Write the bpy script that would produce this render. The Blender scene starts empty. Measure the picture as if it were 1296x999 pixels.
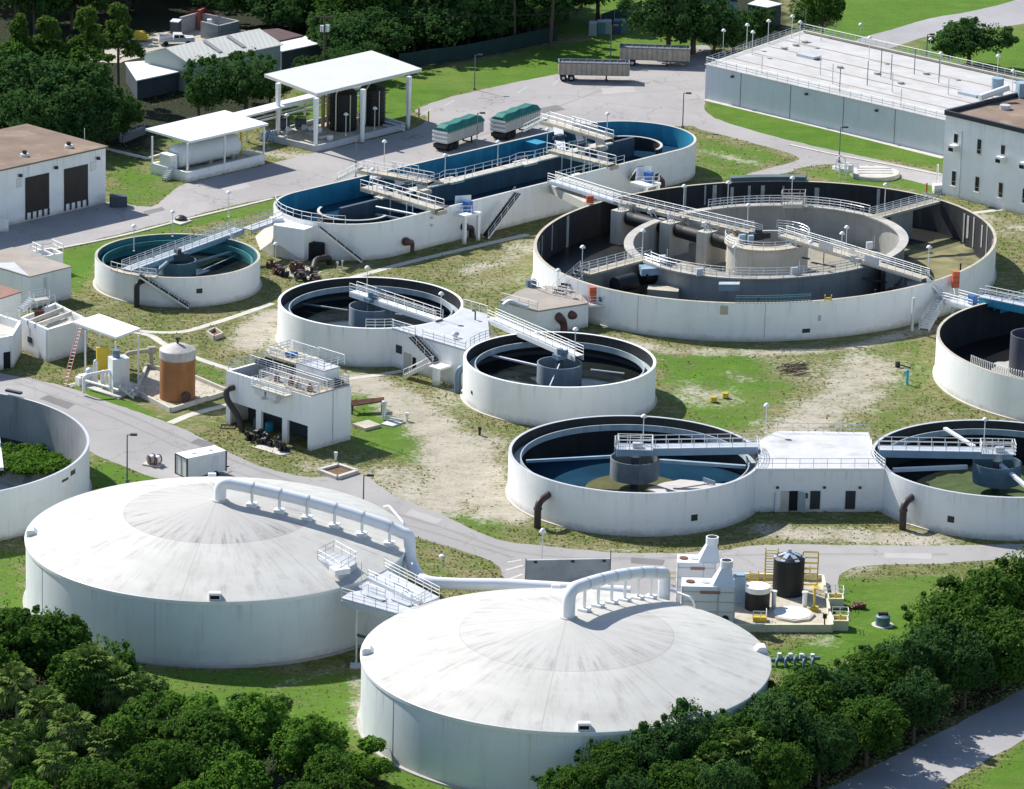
import bpy, math, random
import numpy as np
from mathutils import Vector, Matrix

random.seed(7); RNG = np.random.default_rng(7)
SC = bpy.context.scene
COL = SC.collection
PI = math.pi

# ------------------------------------------------------------------ camera, sky, sun, exposure
F_PX, PITCH, ROLL, CAM_Z = 5943.91, math.radians(17.27441), math.radians(1.51994), 164.444
PW, PH = 1296.0, 999.0
cam_d = bpy.data.cameras.new('camera'); cam = bpy.data.objects.new('camera', cam_d); COL.objects.link(cam)
cam_d.sensor_width = 36.0; cam_d.lens = F_PX / PW * 36.0
cam_d.clip_start = 5.0; cam_d.clip_end = 12000.0
cam.matrix_world = Matrix.Translation((0, 0, CAM_Z)) @ Matrix.Rotation(PI / 2 - PITCH, 4, 'X') @ Matrix.Rotation(ROLL, 4, 'Z')
SC.camera = cam

SUN_EL = math.radians(43.5)
SUN_DIR = Vector((-0.73 * math.cos(SUN_EL), 0.683 * math.cos(SUN_EL), math.sin(SUN_EL))).normalized()   # towards the sun
sun_d = bpy.data.lights.new('sun', 'SUN'); sun_d.energy = 5.0; sun_d.angle = math.radians(0.53); sun_d.color = (1.0, 0.965, 0.90)
sun = bpy.data.objects.new('sun', sun_d); COL.objects.link(sun)
sun.rotation_euler = (-SUN_DIR).to_track_quat('-Z', 'Y').to_euler(); sun.location = (-100, 600, 200)
world = bpy.data.worlds.new('World'); SC.world = world; world.use_nodes = True
wn = world.node_tree; bg = wn.nodes['Background']
sky = wn.nodes.new('ShaderNodeTexSky'); sky.sky_type = 'NISHITA'; sky.sun_disc = False
sky.sun_elevation = SUN_EL; sky.sun_rotation = math.atan2(SUN_DIR.x, SUN_DIR.y)
sky.air_density = 1.0; sky.dust_density = 0.5; sky.ozone_density = 1.8
wn.links.new(sky.outputs[0], bg.inputs[0]); bg.inputs[1].default_value = 0.112
SC.view_settings.view_transform = 'Standard'; SC.view_settings.look = 'None'
SC.view_settings.exposure = 0.42; SC.view_settings.gamma = 1.0
SC.cycles.max_bounces = 6; SC.cycles.diffuse_bounces = 3; SC.cycles.glossy_bounces = 3
SC.cycles.transmission_bounces = 2; SC.cycles.transparent_max_bounces = 4
SC.cycles.caustics_reflective = False; SC.cycles.caustics_refractive = False

# the big aeration tank is slightly oval: it is drawn as a circle of radius 30 and its parts are stretched to this oval
OVAL = False
OV_C, OV_O, OV_A, OV_B, OV_T = (32.0, 582.94), (32.275, 583.63), 32.96/30, 26.99/30, 0.802
def to_oval(x, y):
    x, y = x-OV_C[0], y-OV_C[1]; c, s = math.cos(OV_T), math.sin(OV_T); u, v = (x*c+y*s)*OV_A, (-x*s+y*c)*OV_B
    return OV_O[0]+u*c-v*s, OV_O[1]+u*s+v*c
def to_round(x, y):
    x, y = x-OV_O[0], y-OV_O[1]; c, s = math.cos(OV_T), math.sin(OV_T); u, v = (x*c+y*s)/OV_A, (-x*s+y*c)/OV_B
    return OV_C[0]+u*c-v*s, OV_C[1]+u*s+v*c
# ------------------------------------------------------------------ survey: photo pixel on a plane of known height -> place in the world
_cp, _sp, _c, _s = math.cos(PITCH), math.sin(PITCH), math.cos(ROLL), math.sin(ROLL)
def G(px, py, z=0.0):
    X, Y = px - PW / 2, py - PH / 2
    a, b = X * _c + Y * _s, -X * _s + Y * _c
    dz = -_sp - b / F_PX * _cp
    t = (z - CAM_Z) / dz
    x, y = a / F_PX * t, (_cp - b / F_PX * _sp) * t
    if OVAL: x, y = to_round(x, y)
    return (x, y, z)
def G2(px, py, z=0.0): return G(px, py, z)[:2]

# ------------------------------------------------------------------ mesh builder
def nrm(v):
    l = math.sqrt(sum(i * i for i in v)) or 1.0
    return tuple(i / l for i in v)
def cross(a, b): return (a[1]*b[2]-a[2]*b[1], a[2]*b[0]-a[0]*b[2], a[0]*b[1]-a[1]*b[0])
class MB:
    def __init__(s): s.v = []; s.f = []; s.sm = []
    def add(s, vs, fs, smooth=False):
        o = len(s.v); s.v += [tuple(v) for v in vs]; s.f += [[i + o for i in f] for f in fs]; s.sm += [smooth] * len(fs); return s
    def box(s, cx, cy, z0, sx, sy, sz, ang=0.0):
        ca, sa = math.cos(ang), math.sin(ang); vs = []
        for z in (z0, z0 + sz):
            for x, y in ((-sx/2, -sy/2), (sx/2, -sy/2), (sx/2, sy/2), (-sx/2, sy/2)):
                vs.append((cx + x*ca - y*sa, cy + x*sa + y*ca, z))
        return s.add(vs, [[3,2,1,0],[4,5,6,7],[0,1,5,4],[1,2,6,5],[2,3,7,6],[3,0,4,7]])
    def prism(s, poly, z0, z1, top=True, bottom=True):
        n = len(poly); a = sum(poly[i][0]*poly[(i+1)%n][1]-poly[(i+1)%n][0]*poly[i][1] for i in range(n))
        if a < 0: poly = poly[::-1]
        vs = [(p[0], p[1], z0) for p in poly] + [(p[0], p[1], z1) for p in poly]
        fs = [[i, (i+1)%n, n+(i+1)%n, n+i] for i in range(n)]
        if top: fs.append(list(range(n, 2*n)))
        if bottom: fs.append(list(range(n))[::-1])
        return s.add(vs, fs)
    def sheet(s, poly, z):
        n = len(poly); a = sum(poly[i][0]*poly[(i+1)%n][1]-poly[(i+1)%n][0]*poly[i][1] for i in range(n))
        if a < 0: poly = poly[::-1]
        return s.add([(p[0], p[1], z) for p in poly], [list(range(n))])
    def beam(s, p, q, w, h):
        d = nrm([q[i]-p[i] for i in range(3)]); up = (0,0,1) if abs(d[2]) < 0.98 else (0,1,0)
        r = nrm(cross(d, up)); u = cross(r, d); vs = []
        for e in (p, q):
            for a, b in ((-1,-1),(1,-1),(1,1),(-1,1)):
                vs.append(tuple(e[i] + r[i]*a*w/2 + u[i]*b*h/2 for i in range(3)))
        return s.add(vs, [[3,2,1,0],[4,5,6,7],[0,1,5,4],[1,2,6,5],[2,3,7,6],[3,0,4,7]])
    def tube(s, pts, r, n=8, caps=True):
        m = len(pts); rs = r if isinstance(r, (list, tuple)) else [r]*m; vs = []; ref = None
        for k in range(m):
            a = pts[max(k-1, 0)]; b = pts[min(k+1, m-1)]; d = nrm([b[i]-a[i] for i in range(3)])
            if ref is None: ref = (0,0,1) if abs(d[2]) < 0.9 else (1,0,0)
            x = nrm(cross(ref, d)); y = cross(d, x); ref = y
            for j in range(n):
                t = 2*PI*j/n; vs.append(tuple(pts[k][i] + rs[k]*(math.cos(t)*x[i]+math.sin(t)*y[i]) for i in range(3)))
        fs = [[k*n+j, k*n+(j+1)%n, (k+1)*n+(j+1)%n, (k+1)*n+j] for k in range(m-1) for j in range(n)]
        s.add(vs, fs, n > 5)
        if caps: s.add(vs[:n], [list(range(n))[::-1]]); s.add(vs[-n:], [list(range(n))])
        return s
    def cyl(s, x, y, z0, r, h, n=24, r2=None): return s.tube([(x,y,z0),(x,y,z0+h)], [r, r if r2 is None else r2], n)
    def lathe(s, cx, cy, prof, n=64, a0=0.0, a1=2*PI, closed=False, smooth=True, weld=False):
        full = abs(a1-a0-2*PI) < 1e-6; na = n if full else n+1; m = len(prof); vs = []
        for k in range(na):
            t = a0 + (a1-a0)*k/n; vs += [(cx+r*math.cos(t), cy+r*math.sin(t), z) for r, z in prof]
        if weld:
            s.add(vs, [[k*m+j, ((k+1) % na)*m+j, ((k+1) % na)*m+j+1, k*m+j+1] for k in range(n) for j in range(m-1)], True); return s
        for j in range(m if closed else m-1):      # separate strips so that profile corners stay crisp
            j2 = (j+1) % m; sv = []; sf = []
            for k in range(na): sv += [vs[k*m+j], vs[k*m+j2]]
            for k in range(n):
                k2 = (k+1) % na; sf.append([2*k, 2*k2, 2*k2+1, 2*k+1])
            s.add(sv, sf, smooth)
        if closed and not full:
            s.add(vs[:m], [list(range(m))]); s.add(vs[-m:], [list(range(m))[::-1]])
        return s
    def ring(s, cx, cy, ri, ro, z0, z1, n=96, a0=0.0, a1=2*PI):
        return s.lathe(cx, cy, [(ro,z0),(ro,z1),(ri,z1),(ri,z0)], n, a0, a1, True)
    def disc(s, cx, cy, r, z, n=64):
        return s.add([(cx+r*math.cos(2*PI*k/n), cy+r*math.sin(2*PI*k/n), z) for k in range(n)], [list(range(n))])
    def rail(s, pts, h=1.07, nr=3, sp=1.7, r=0.033, kick=False):
        r = r*1.2
        for p, q in zip(pts[:-1], pts[1:]):
            L = math.dist(p, q)
            if L < 0.05: continue
            for k in range(nr):
                z = h*(k+1)/nr; s.tube([(p[0],p[1],p[2]+z),(q[0],q[1],q[2]+z)], r, 4, False)
            if kick: s.beam((p[0],p[1],p[2]+.08),(q[0],q[1],q[2]+.08), .02, .15)
        tot = [0.0]
        for p, q in zip(pts[:-1], pts[1:]): tot.append(tot[-1]+math.dist(p, q))
        n = max(1, round(tot[-1]/sp))
        for i in range(n+1):
            d = tot[-1]*i/n; k = 0
            while k < len(pts)-2 and tot[k+1] < d: k += 1
            f = (d-tot[k])/max(tot[k+1]-tot[k], 1e-6); P = [pts[k][j]+(pts[k+1][j]-pts[k][j])*f for j in range(3)]
            s.tube([P, (P[0],P[1],P[2]+h)], r, 4, False)
        return s
    def treads(s, top, bot, w):
        dx, dy = bot[0]-top[0], bot[1]-top[1]; L = math.hypot(dx, dy) or 1; px, py = -dy/L, dx/L; n = max(3, round(abs(top[2]-bot[2])/0.2))
        for k in range(n):
            f = (k+.5)/n; c = [top[i]+(bot[i]-top[i])*f for i in range(3)]
            s.beam((c[0]-px*w/2, c[1]-py*w/2, c[2]+.20), (c[0]+px*w/2, c[1]+py*w/2, c[2]+.20), .26, .24)
        return s
    def stringers(s, top, bot, w, h=.22):
        dx, dy = bot[0]-top[0], bot[1]-top[1]; L = math.hypot(dx, dy) or 1; px, py = -dy/L*w/2, dx/L*w/2
        for sg in (-1, 1): s.beam((top[0]+sg*px, top[1]+sg*py, top[2]), (bot[0]+sg*px, bot[1]+sg*py, bot[2]), .06, h)
        return s
def side(p, q, w):                       # two lines parallel to p-q, w apart
    dx, dy = q[0]-p[0], q[1]-p[1]; L = math.hypot(dx, dy) or 1; px, py = -dy/L*w/2, dx/L*w/2
    return [[(p[0]+s*px, p[1]+s*py, p[2]), (q[0]+s*px, q[1]+s*py, q[2])] for s in (-1, 1)]
def arc(c, R, a0, a1, n, z=None, wrap=False):
    if wrap: a1 = a0+(a1-a0+PI) % (2*PI)-PI
    r = [(c[0]+R*math.cos(a0+(a1-a0)*k/n), c[1]+R*math.sin(a0+(a1-a0)*k/n)) for k in range(n+1)]
    return r if z is None else [(x, y, z) for x, y in r]
def ang(c, p): return math.atan2(p[1]-c[1], p[0]-c[0])
def lerp(p, q, t): return tuple(p[i]+(q[i]-p[i])*t for i in range(len(p)))
def spline(pts, k=8, closed=False):
    n = len(pts); out = []
    rng = range(n) if closed else range(n-1)
    for i in rng:
        P = [pts[(i+j-1) % n] if closed else pts[min(max(i+j-1, 0), n-1)] for j in range(4)]
        for q in range(k):
            t = q/k
            out.append(tuple(.5*((2*P[1][d])+(-P[0][d]+P[2][d])*t+(2*P[0][d]-5*P[1][d]+4*P[2][d]-P[3][d])*t*t+(-P[0][d]+3*P[1][d]-3*P[2][d]+P[3][d])*t**3) for d in range(len(pts[0]))))
    if not closed: out.append(tuple(pts[-1]))
    return out

def mesh_of(name, mb, mat, off=(0,0,0)):
    me = bpy.data.meshes.new(name)
    if OVAL: mb.v = [(*to_oval(v[0], v[1]), v[2]) for v in mb.v]
    me.from_pydata([(v[0]-off[0], v[1]-off[1], v[2]-off[2]) for v in mb.v], [], mb.f)
    me.polygons.foreach_set('use_smooth', mb.sm); me.materials.append(mat); me.update(); return me
def wloc(o):
    x = Vector((0,0,0))
    while o: x += o.location; o = o.parent
    return x
def part(name, mb, mat, parent, label=None):
    off = wloc(parent); o = bpy.data.objects.new(name, mesh_of(name, mb, mat, off)); COL.objects.link(o); o.parent = parent
    if label: o['label'] = label
    return o
def tag(o, label, cat, group=None, kind=None):
    o['label'] = label; o['category'] = cat
    if group: o['group'] = group
    if kind: o['kind'] = kind
    return o
def thing(name, label, cat, loc, group=None, rz=0.0):
    o = bpy.data.objects.new(name, None); COL.objects.link(o); o.empty_display_size = .5
    o.location = tuple(loc) + ((0.0,) if len(loc) == 2 else ()); o.rotation_euler.z = rz
    return tag(o, label, cat, group)
def solo(name, mb, mat, label, cat, group=None, loc=None):     # a thing that is one mesh
    if loc is None:
        a = np.array(mb.v); loc = (float(a[:,0].mean()), float(a[:,1].mean()), float(a[:,2].min()))
    o = bpy.data.objects.new(name, mesh_of(name, mb, mat, loc)); COL.objects.link(o); o.location = loc
    return tag(o, label, cat, group)
def struct(name, mb, mat, kind='structure'):
    o = bpy.data.objects.new(name, mesh_of(name, mb, mat)); COL.objects.link(o); o['kind'] = kind; return o
def copy_tree(o, parent=None):
    c = o.copy(); COL.objects.link(c)
    if parent: c.parent = parent
    for ch in list(o.children):
        if ch.name in COL.objects: copy_tree(ch, c)
    return c
def put(proto, first, loc, rz, label, sc=None, group=None):
    o = proto if first else copy_tree(proto)
    o.location = loc; o.rotation_euler.z = rz; o['label'] = label
    if sc: o.scale = sc if isinstance(sc, tuple) else (sc, sc, sc)
    if group: o['group'] = group
    return o

# ------------------------------------------------------------------ materials
class NT:
    def __init__(s, name):
        s.m = bpy.data.materials.new(name); s.m.use_nodes = True; s.t = s.m.node_tree; s.b = s.t.nodes['Principled BSDF']
    def n(s, typ, **kw):
        x = s.t.nodes.new('ShaderNode'+typ)
        for k, v in kw.items(): setattr(x, k, v)
        return x
    def l(s, a, b): s.t.links.new(a, b)
    def math(s, op, a, b=None):
        x = s.n('Math', operation=op)
        for i, v in enumerate((a, b)):
            if v is None: continue
            if isinstance(v, (int, float)): x.inputs[i].default_value = v
            else: s.l(v, x.inputs[i])
        return x.outputs[0]
    def noise(s, vec, scale, detail=4, rough=.6):
        x = s.n('TexNoise'); x.inputs['Scale'].default_value = scale; x.inputs['Detail'].default_value = detail; x.inputs['Roughness'].default_value = rough
        s.l(vec, x.inputs['Vector']); return x.outputs['Fac']
    def scaled(s, vec, sc):
        x = s.n('Mapping'); x.inputs['Scale'].default_value = sc; s.l(vec, x.inputs['Vector']); return x.outputs[0]
    def ramp(s, fac, a, b, lo=0.0, hi=1.0):
        x = s.n('MapRange'); x.inputs[1].default_value = a; x.inputs[2].default_value = b; x.inputs[3].default_value = lo; x.inputs[4].default_value = hi
        s.l(fac, x.inputs[0]); return x.outputs[0]
    def mix(s, fac, a, b):
        x = s.n('MixRGB')
        if isinstance(fac, (int, float)): x.inputs[0].default_value = fac
        else: s.l(fac, x.inputs[0])
        for i, v in ((1, a), (2, b)):
            if isinstance(v, tuple): x.inputs[i].default_value = v + (1,) if len(v) == 3 else v
            else: s.l(v, x.inputs[i])
        return x.outputs[0]
    def done(s, col, rough=.8, bump=None, bs=.3, bd=.05, metal=0.0, spec=.4):
        if isinstance(col, tuple): s.b.inputs['Base Color'].default_value = col + (1,)
        else: s.l(col, s.b.inputs['Base Color'])
        s.b.inputs['Roughness'].default_value = rough; s.b.inputs['Metallic'].default_value = metal; s.b.inputs['Specular IOR Level'].default_value = spec
        if bump is not None:
            x = s.n('Bump'); x.inputs['Strength'].default_value = bs; x.inputs['Distance'].default_value = bd; s.l(bump, x.inputs['Height']); s.l(x.outputs[0], s.b.inputs['Normal'])
        return s.m
def dk(c, f): return tuple(min(1, i*f) for i in c)
def paint(name, c, rough=.6, var=.12, scale=.5, stain=None, amount=.35, sz=.12, sxy=1.3, metal=0.0, spec=.4, bump=0.0, base_dirt=0.0):
    k = NT(name); v = k.n('TexCoord').outputs['Object']
    n1 = k.noise(v, scale, 5); col = k.mix(k.ramp(n1, .3, .7), dk(c, 1-var), dk(c, 1+var*.6))
    n3 = k.noise(v, 9.0, 3); col = k.mix(k.ramp(n3, .3, .8, 0, .18), col, dk(c, .7))
    if stain:
        n2 = k.noise(k.scaled(v, (sxy, sxy, sz)), 1.0, 6, .65); col = k.mix(k.ramp(n2, .52, .78, 0, amount), col, stain)
    if base_dirt:        # splash dirt along the foot and a few rust runs: they belong to the wall itself
        sp = k.n('SeparateXYZ'); k.l(v, sp.inputs[0]); z = k.math('ADD', sp.outputs[2], k.math('MULTIPLY', k.math('SUBTRACT', k.noise(v, .9, 5), .5), 1.1))
        col = k.mix(k.ramp(z, .05, .75, base_dirt, 0), col, (.40,.36,.28))
        rr = k.noise(k.scaled(v, (2.6, 2.6, .14)), 1.0, 4, .5); col = k.mix(k.ramp(rr, .70, .78, 0, .5), col, (.33,.25,.17))
        ge = k.n('SeparateXYZ'); k.l(k.n('TexCoord').outputs['Generated'], ge.inputs[0])
        dn = k.noise(k.scaled(v, (1.9, 1.9, .05)), 1.0, 5, .6); drip = k.math('MULTIPLY', k.ramp(dn, .54, .70, 0, 1), k.ramp(k.math('ADD', ge.outputs[2], k.math('MULTIPLY', k.noise(v, .7, 3), .6)), .85, 1.45)); col = k.mix(k.math('MULTIPLY', drip, .55), col, (.40,.39,.35))
        pt = k.noise(k.scaled(v, (.35, .35, .5)), 1.0, 3, .4); col = k.mix(k.ramp(pt, .60, .62, 0, .10), col, (.55,.56,.56))
    return k.done(col, rough, n3 if bump else None, bump, .03, metal, spec)
white_wall = paint('white_wall', (.90,.90,.89), .7, .05, .15, (.50,.49,.43), .22, .10, .8, base_dirt=.7)
tank_wall = paint('tank_wall', (.74,.78,.78), .6, .08, .12, (.36,.42,.44), .35, .10, .6, base_dirt=.6)
white_paint = paint('white_paint', (.82,.82,.81), .5, .05, 1.0, (.5,.48,.42), .25)
white_metal = paint('white_metal', (.80,.80,.78), .45, .06, 2.0, (.45,.35,.25), .2)
galv = paint('galvanised', (.62,.65,.68), .42, .10, 3.0, metal=.35)
girder_blue = paint('blue_grey_steel', (.30,.42,.52), .5, .15, 1.0, (.2,.2,.2), .3)
concrete = paint('concrete', (.46,.44,.40), .9, .18, .4, (.22,.21,.19), .5, bump=.3)
concrete_deck = paint('concrete_deck', (.50,.52,.55), .9, .12, .5, (.3,.31,.33), .4, sz=1.0, sxy=.5)
deck_white = paint('pale_deck', (.57,.57,.58), .85, .14, .3, (.27,.25,.235), .8, sz=1.0, sxy=.22)
concrete_pale = paint('pale_concrete', (.56,.53,.47), .9, .15, .4, (.3,.28,.22), .55, bump=.3)
concrete_tan = paint('tan_concrete', (.50,.45,.36), .9, .2, .35, (.20,.19,.14), .6, bump=.3)
ring_mat = paint('stained_concrete_wall', (.40,.40,.375), .9, .2, .3, (.16,.16,.15), .6)
lining_black = paint('black_stained_lining', (.022,.024,.026), .7, .35, .4, (.06,.06,.06), .5)
lining_dark = paint('dark_stained_wall', (.030,.032,.036), .8, .3, .4, (.11,.105,.095), .55)
pilaster_mat = paint('pilaster_concrete', (.50,.50,.46), .9, .2, 1.2, (.12,.12,.1), .6)
lining_blue = paint('blue_lining', (.032,.27,.42), .5, .25, .3, (.10,.46,.58), .6)
lining_teal = paint('teal_lining', (.05,.22,.24), .6, .3, .4, (.02,.08,.09), .7)
lining_grey = paint('grey_lining', (.32,.33,.34), .8, .2, .3, (.12,.12,.13), .6)
grille_black = paint('black_steel', (.025,.026,.028), .5, .2, 2)
pipe_brown = paint('brown_pipe', (.060,.042,.042), .5, .2, 1, (.12,.06,.04), .4)
rust = paint('rust_steel', (.17,.075,.045), .8, .35, 1.2, (.06,.03,.025), .6)
rust_silo = paint('rusted_silo_plate', (.34,.15,.055), .75, .22, .35, (.16,.055,.025), .6, .1, .9)
rust_top = paint('pale_weathered_steel', (.50,.47,.45), .6, .25, 1.2, (.2,.14,.1), .6)
pipe_blue = paint('slate_blue_pipe', (.14,.21,.27), .45, .15, 1)
red_brown_pipe = paint('red_brown_pipe', (.13,.055,.05), .55, .25, 1)
duct_white = paint('white_fibreglass', (.80,.81,.84), .35, .04, .4, (.5,.5,.5), .2)
black_tank = paint('black_plastic', (.010,.012,.014), .55, .2, 1)
yellow = paint('yellow_paint', (.62,.46,.04), .5, .1, 1)
pale_yellow = paint('cream_paint', (.74,.70,.52), .7, .1, .6, (.4,.36,.26), .4)
orange = paint('orange_paint', (.62,.12,.05), .5, .1, 1)
motor_blue = paint('blue_motor', (.03,.12,.35), .4, .15, 2)
light_blue = paint('light_blue_paint', (.05,.42,.60), .4, .1, 2)
glass = paint('dark_glass', (.012,.014,.018), .12, .2, 1, spec=.6)
void_black = paint('dark_opening', (.010,.011,.012), .8, .3, 1)
louver_dark = paint('dark_louvre', (.035,.04,.045), .6, .2, 4)
door_brown = paint('brown_door', (.030,.023,.021), .6, .25, 1.0)
roof_brown = paint('brown_gravel_roof', (.23,.165,.125), .95, .3, .22, (.36,.29,.21), .85, 1, .2, bump=.5)
roof_tan = paint('tan_gravel_roof', (.36,.32,.28), .95, .2, .25, (.26,.19,.16), .6, 1, .2, bump=.4)
roof_red = paint('red_brown_roof', (.30,.17,.13), .95, .2, .4, (.4,.3,.25), .5, 1, .3)
fascia_dark = paint('dark_fascia', (.03,.035,.05), .5, .1, 1)
metal_roof = paint('white_metal_roof', (.82,.83,.84), .4, .05, .3, (.55,.55,.52), .25, 1, .4)
metal_roof_cream = paint('cream_metal_roof', (.60,.60,.57), .5, .08, .3, (.5,.47,.4), .4, 1, .3)
skylight = paint('grey_skylight', (.34,.34,.33), .4, .1, 1)
shed_green = paint('pale_green_cladding', (.36,.43,.41), .6, .08, .5)
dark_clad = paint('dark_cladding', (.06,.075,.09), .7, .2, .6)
tarp_green = paint('green_tarp', (.012,.155,.125), .55, .25, .9, (.05,.30,.26), .5)
alu = paint('dull_aluminium', (.55,.56,.57), .4, .15, 1.2, (.25,.23,.2), .4, metal=.4)
trailer_tan = paint('weathered_trailer_side', (.44,.38,.31), .6, .25, .8, (.20,.16,.13), .6, .1, 3.0)
mesh_grey = paint('grey_mesh_cover', (.15,.17,.20), .8, .25, 1.0)
tyre = paint('tyre_rubber', (.015,.015,.016), .85, .2, 3)
pole_grey = paint('grey_pole', (.16,.18,.20), .5, .15, 2)
lamp_glass = paint('white_lamp_globe', (.85,.85,.84), .3, .03, 2)
screen_grey = paint('stained_grey_wall', (.42,.44,.46), .85, .25, .35, (.13,.135,.14), .7, .5, .35)
green_screen = paint('green_windscreen', (.012,.042,.040), .8, .2, .3)
bark = paint('bark', (.11,.085,.065), .95, .3, 2)
bark_pale = paint('pale_bark', (.30,.26,.21), .95, .3, 2)
dead_wood = paint('dead_wood', (.16,.12,.085), .95, .3, 2)
portable_grey = paint('grey_plastic', (.36,.42,.46), .5, .1, 1)
portable_teal = paint('teal_plastic', (.10,.24,.28), .5, .1, 1)
portable_blue = paint('navy_plastic', (.04,.08,.18), .5, .1, 1)
red_wall = paint('red_brick_wall', (.36,.09,.07), .85, .25, 1.0)
car_paint = paint('white_car_paint', (.75,.75,.75), .25, .03, 1, spec=.6)
sand_mat = paint('loose_sand', (.46,.42,.34), .95, .15, .6, (.25,.22,.15), .5, 1, .6)

def water_mat(name, c, rough=.07, bumpy=.02):
    k = NT(name); v = k.n('TexCoord').outputs['Object']; n = k.noise(v, 1.6, 4)
    col = k.mix(k.ramp(k.noise(v, .12, 4), .35, .65), c, dk(c, 1.7))
    m = k.done(col, rough, n, bumpy, .1, 0, .5); k.b.inputs['IOR'].default_value = 1.33; return m
water_dark = water_mat('dark_tank_water', (.010,.013,.012))
water_blue = water_mat('blue_tank_water', (.010,.034,.060), .04, .012)
scum_olive = paint('olive_algae', (.085,.085,.016), .7, .4, .5, (.03,.035,.01), .7, 1, .6)
scum_green = paint('green_duckweed', (.050,.085,.016), .8, .5, .6, (.016,.022,.010), 1.1, 1, .5)

def dome_mat(name, R, ri, cap, sh):
    k = NT(name); v = k.n('TexCoord').outputs['Object']; sp = k.n('SeparateXYZ'); k.l(v, sp.inputs[0])
    x, y = sp.outputs[0], sp.outputs[1]
    r = k.math('SQRT', k.math('ADD', k.math('MULTIPLY', x, x), k.math('MULTIPLY', y, y))); a = k.math('ARCTAN2', x, k.math('MULTIPLY', y, -1.0))
    cb = k.n('CombineXYZ'); k.l(k.math('MULTIPLY', a, 9.0), cb.inputs[0]); k.l(k.math('MULTIPLY', r, .11), cb.inputs[1])
    streak = k.noise(cb.outputs[0], 1.6, 8, .72)
    cb2 = k.n('CombineXYZ'); k.l(k.math('MULTIPLY', a, 2.0), cb2.inputs[0]); k.l(k.math('MULTIPLY', r, .22), cb2.inputs[1]); cb2.inputs[2].default_value = sh
    blotch = k.noise(cb2.outputs[0], 1.0, 5, .6)
    col = k.mix(k.ramp(blotch, .35, .7), (.585,.57,.53), (.49,.475,.435))
    fb = k.noise(v, .55, 5, .65); col = k.mix(k.ramp(fb, .5, .75, 0, .35), col, (.46,.45,.43))
    col = k.mix(k.math('MULTIPLY', k.math('MULTIPLY', k.ramp(streak, .48, .72), k.ramp(fb, .34, .60, .10, 1.0)), k.ramp(r, 2.5, 8.5)), col, (.33,.315,.285))
    inner = k.ramp(r, ri-.05, ri+.05, 1, 0)
    col = k.mix(k.math('MULTIPLY', inner, cap), col, (.45,.43,.41))
    col = k.mix(k.math('MULTIPLY', k.math('MULTIPLY', inner, k.ramp(r, ri*.35, ri*.95)), k.math('MULTIPLY', k.ramp(streak, .47, .66), k.ramp(fb, .32, .58, .15, 1.15*cap))), col, (.19,.175,.16))
    seam = k.math('LESS_THAN', k.math('MULTIPLY', k.math('PINGPONG', k.math('ADD', a, .12), PI/8), r), .045)
    ring = k.math('LESS_THAN', k.math('ABSOLUTE', k.math('SUBTRACT', r, ri)), .05)
    col = k.mix(k.math('MULTIPLY', k.math('MAXIMUM', seam, ring), .55), col, (.30,.29,.28))
    edge = k.ramp(r, R-1.3, R-.2)
    col = k.mix(k.math('MULTIPLY', edge, k.ramp(k.noise(v, .8, 4), .45, .7, 0, .4)), col, (.45,.44,.42))
    return k.done(col, .55, streak, .15, .02, 0, .3)

def corrugated(name, c, axis_ang, pitch=.3):
    k = NT(name); v = k.n('TexCoord').outputs['Object']; mp = k.n('Mapping'); mp.inputs['Rotation'].default_value = (0,0,-axis_ang); k.l(v, mp.inputs['Vector'])
    w = k.n('TexWave', wave_type='BANDS', bands_direction='X'); w.inputs['Scale'].default_value = PI/10/pitch*1.0; k.l(mp.outputs[0], w.inputs['Vector'])
    n1 = k.noise(v, .3, 4); col = k.mix(k.ramp(n1, .3, .7), dk(c, .9), c)
    col = k.mix(k.ramp(w.outputs['Fac'], 0, .25, .25, 0), col, dk(c, .6))
    return k.done(col, .4, w.outputs['Fac'], .4, .05, 0, .4)

def leaf_mat(name, dark, light, trans=.38):
    k = NT(name); g = k.n('NewGeometry'); oi = k.n('ObjectInfo')
    n = k.noise(g.outputs['Position'], .55, 3); n2 = k.noise(g.outputs['Position'], 4.0, 2)
    f = k.math('ADD', k.math('MULTIPLY', k.ramp(n, .3, .7), .5), k.math('ADD', k.math('MULTIPLY', k.ramp(n2, .3, .7), .3), k.math('MULTIPLY', oi.outputs['Random'], .2)))
    col = k.mix(f, dark, light)
    d = k.n('BsdfDiffuse'); t = k.n('BsdfTranslucent'); m = k.n('MixShader'); m.inputs[0].default_value = trans
    k.l(col, d.inputs[0]); k.l(col, t.inputs[0]); k.l(d.outputs[0], m.inputs[1]); k.l(t.outputs[0], m.inputs[2])
    k.l(m.outputs[0], k.t.nodes['Material Output'].inputs[0]); k.t.nodes.remove(k.b); return k.m
leaf_oak = leaf_mat('oak_leaves', (0.034,0.078,0.016), (0.121,0.232,0.041))
leaf_bright = leaf_mat('bright_leaves', (0.053,0.122,0.018), (0.185,0.353,0.054))
leaf_dark = leaf_mat('dark_leaves', (0.030,0.073,0.024), (0.102,0.202,0.056))
leaf_pine = leaf_mat('pine_needles', (0.044,0.091,0.018), (0.161,0.262,0.054))
leaf_palm = leaf_mat('palm_fronds', (.060,.105,.025), (.20,.285,.075), .15)
leaf_weed = leaf_mat('weeds', (.07,.16,.02), (.16,.30,.05))
leaf_grass = leaf_mat('grass_blades', (.12,.14,.035), (.33,.31,.14), .3)

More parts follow.
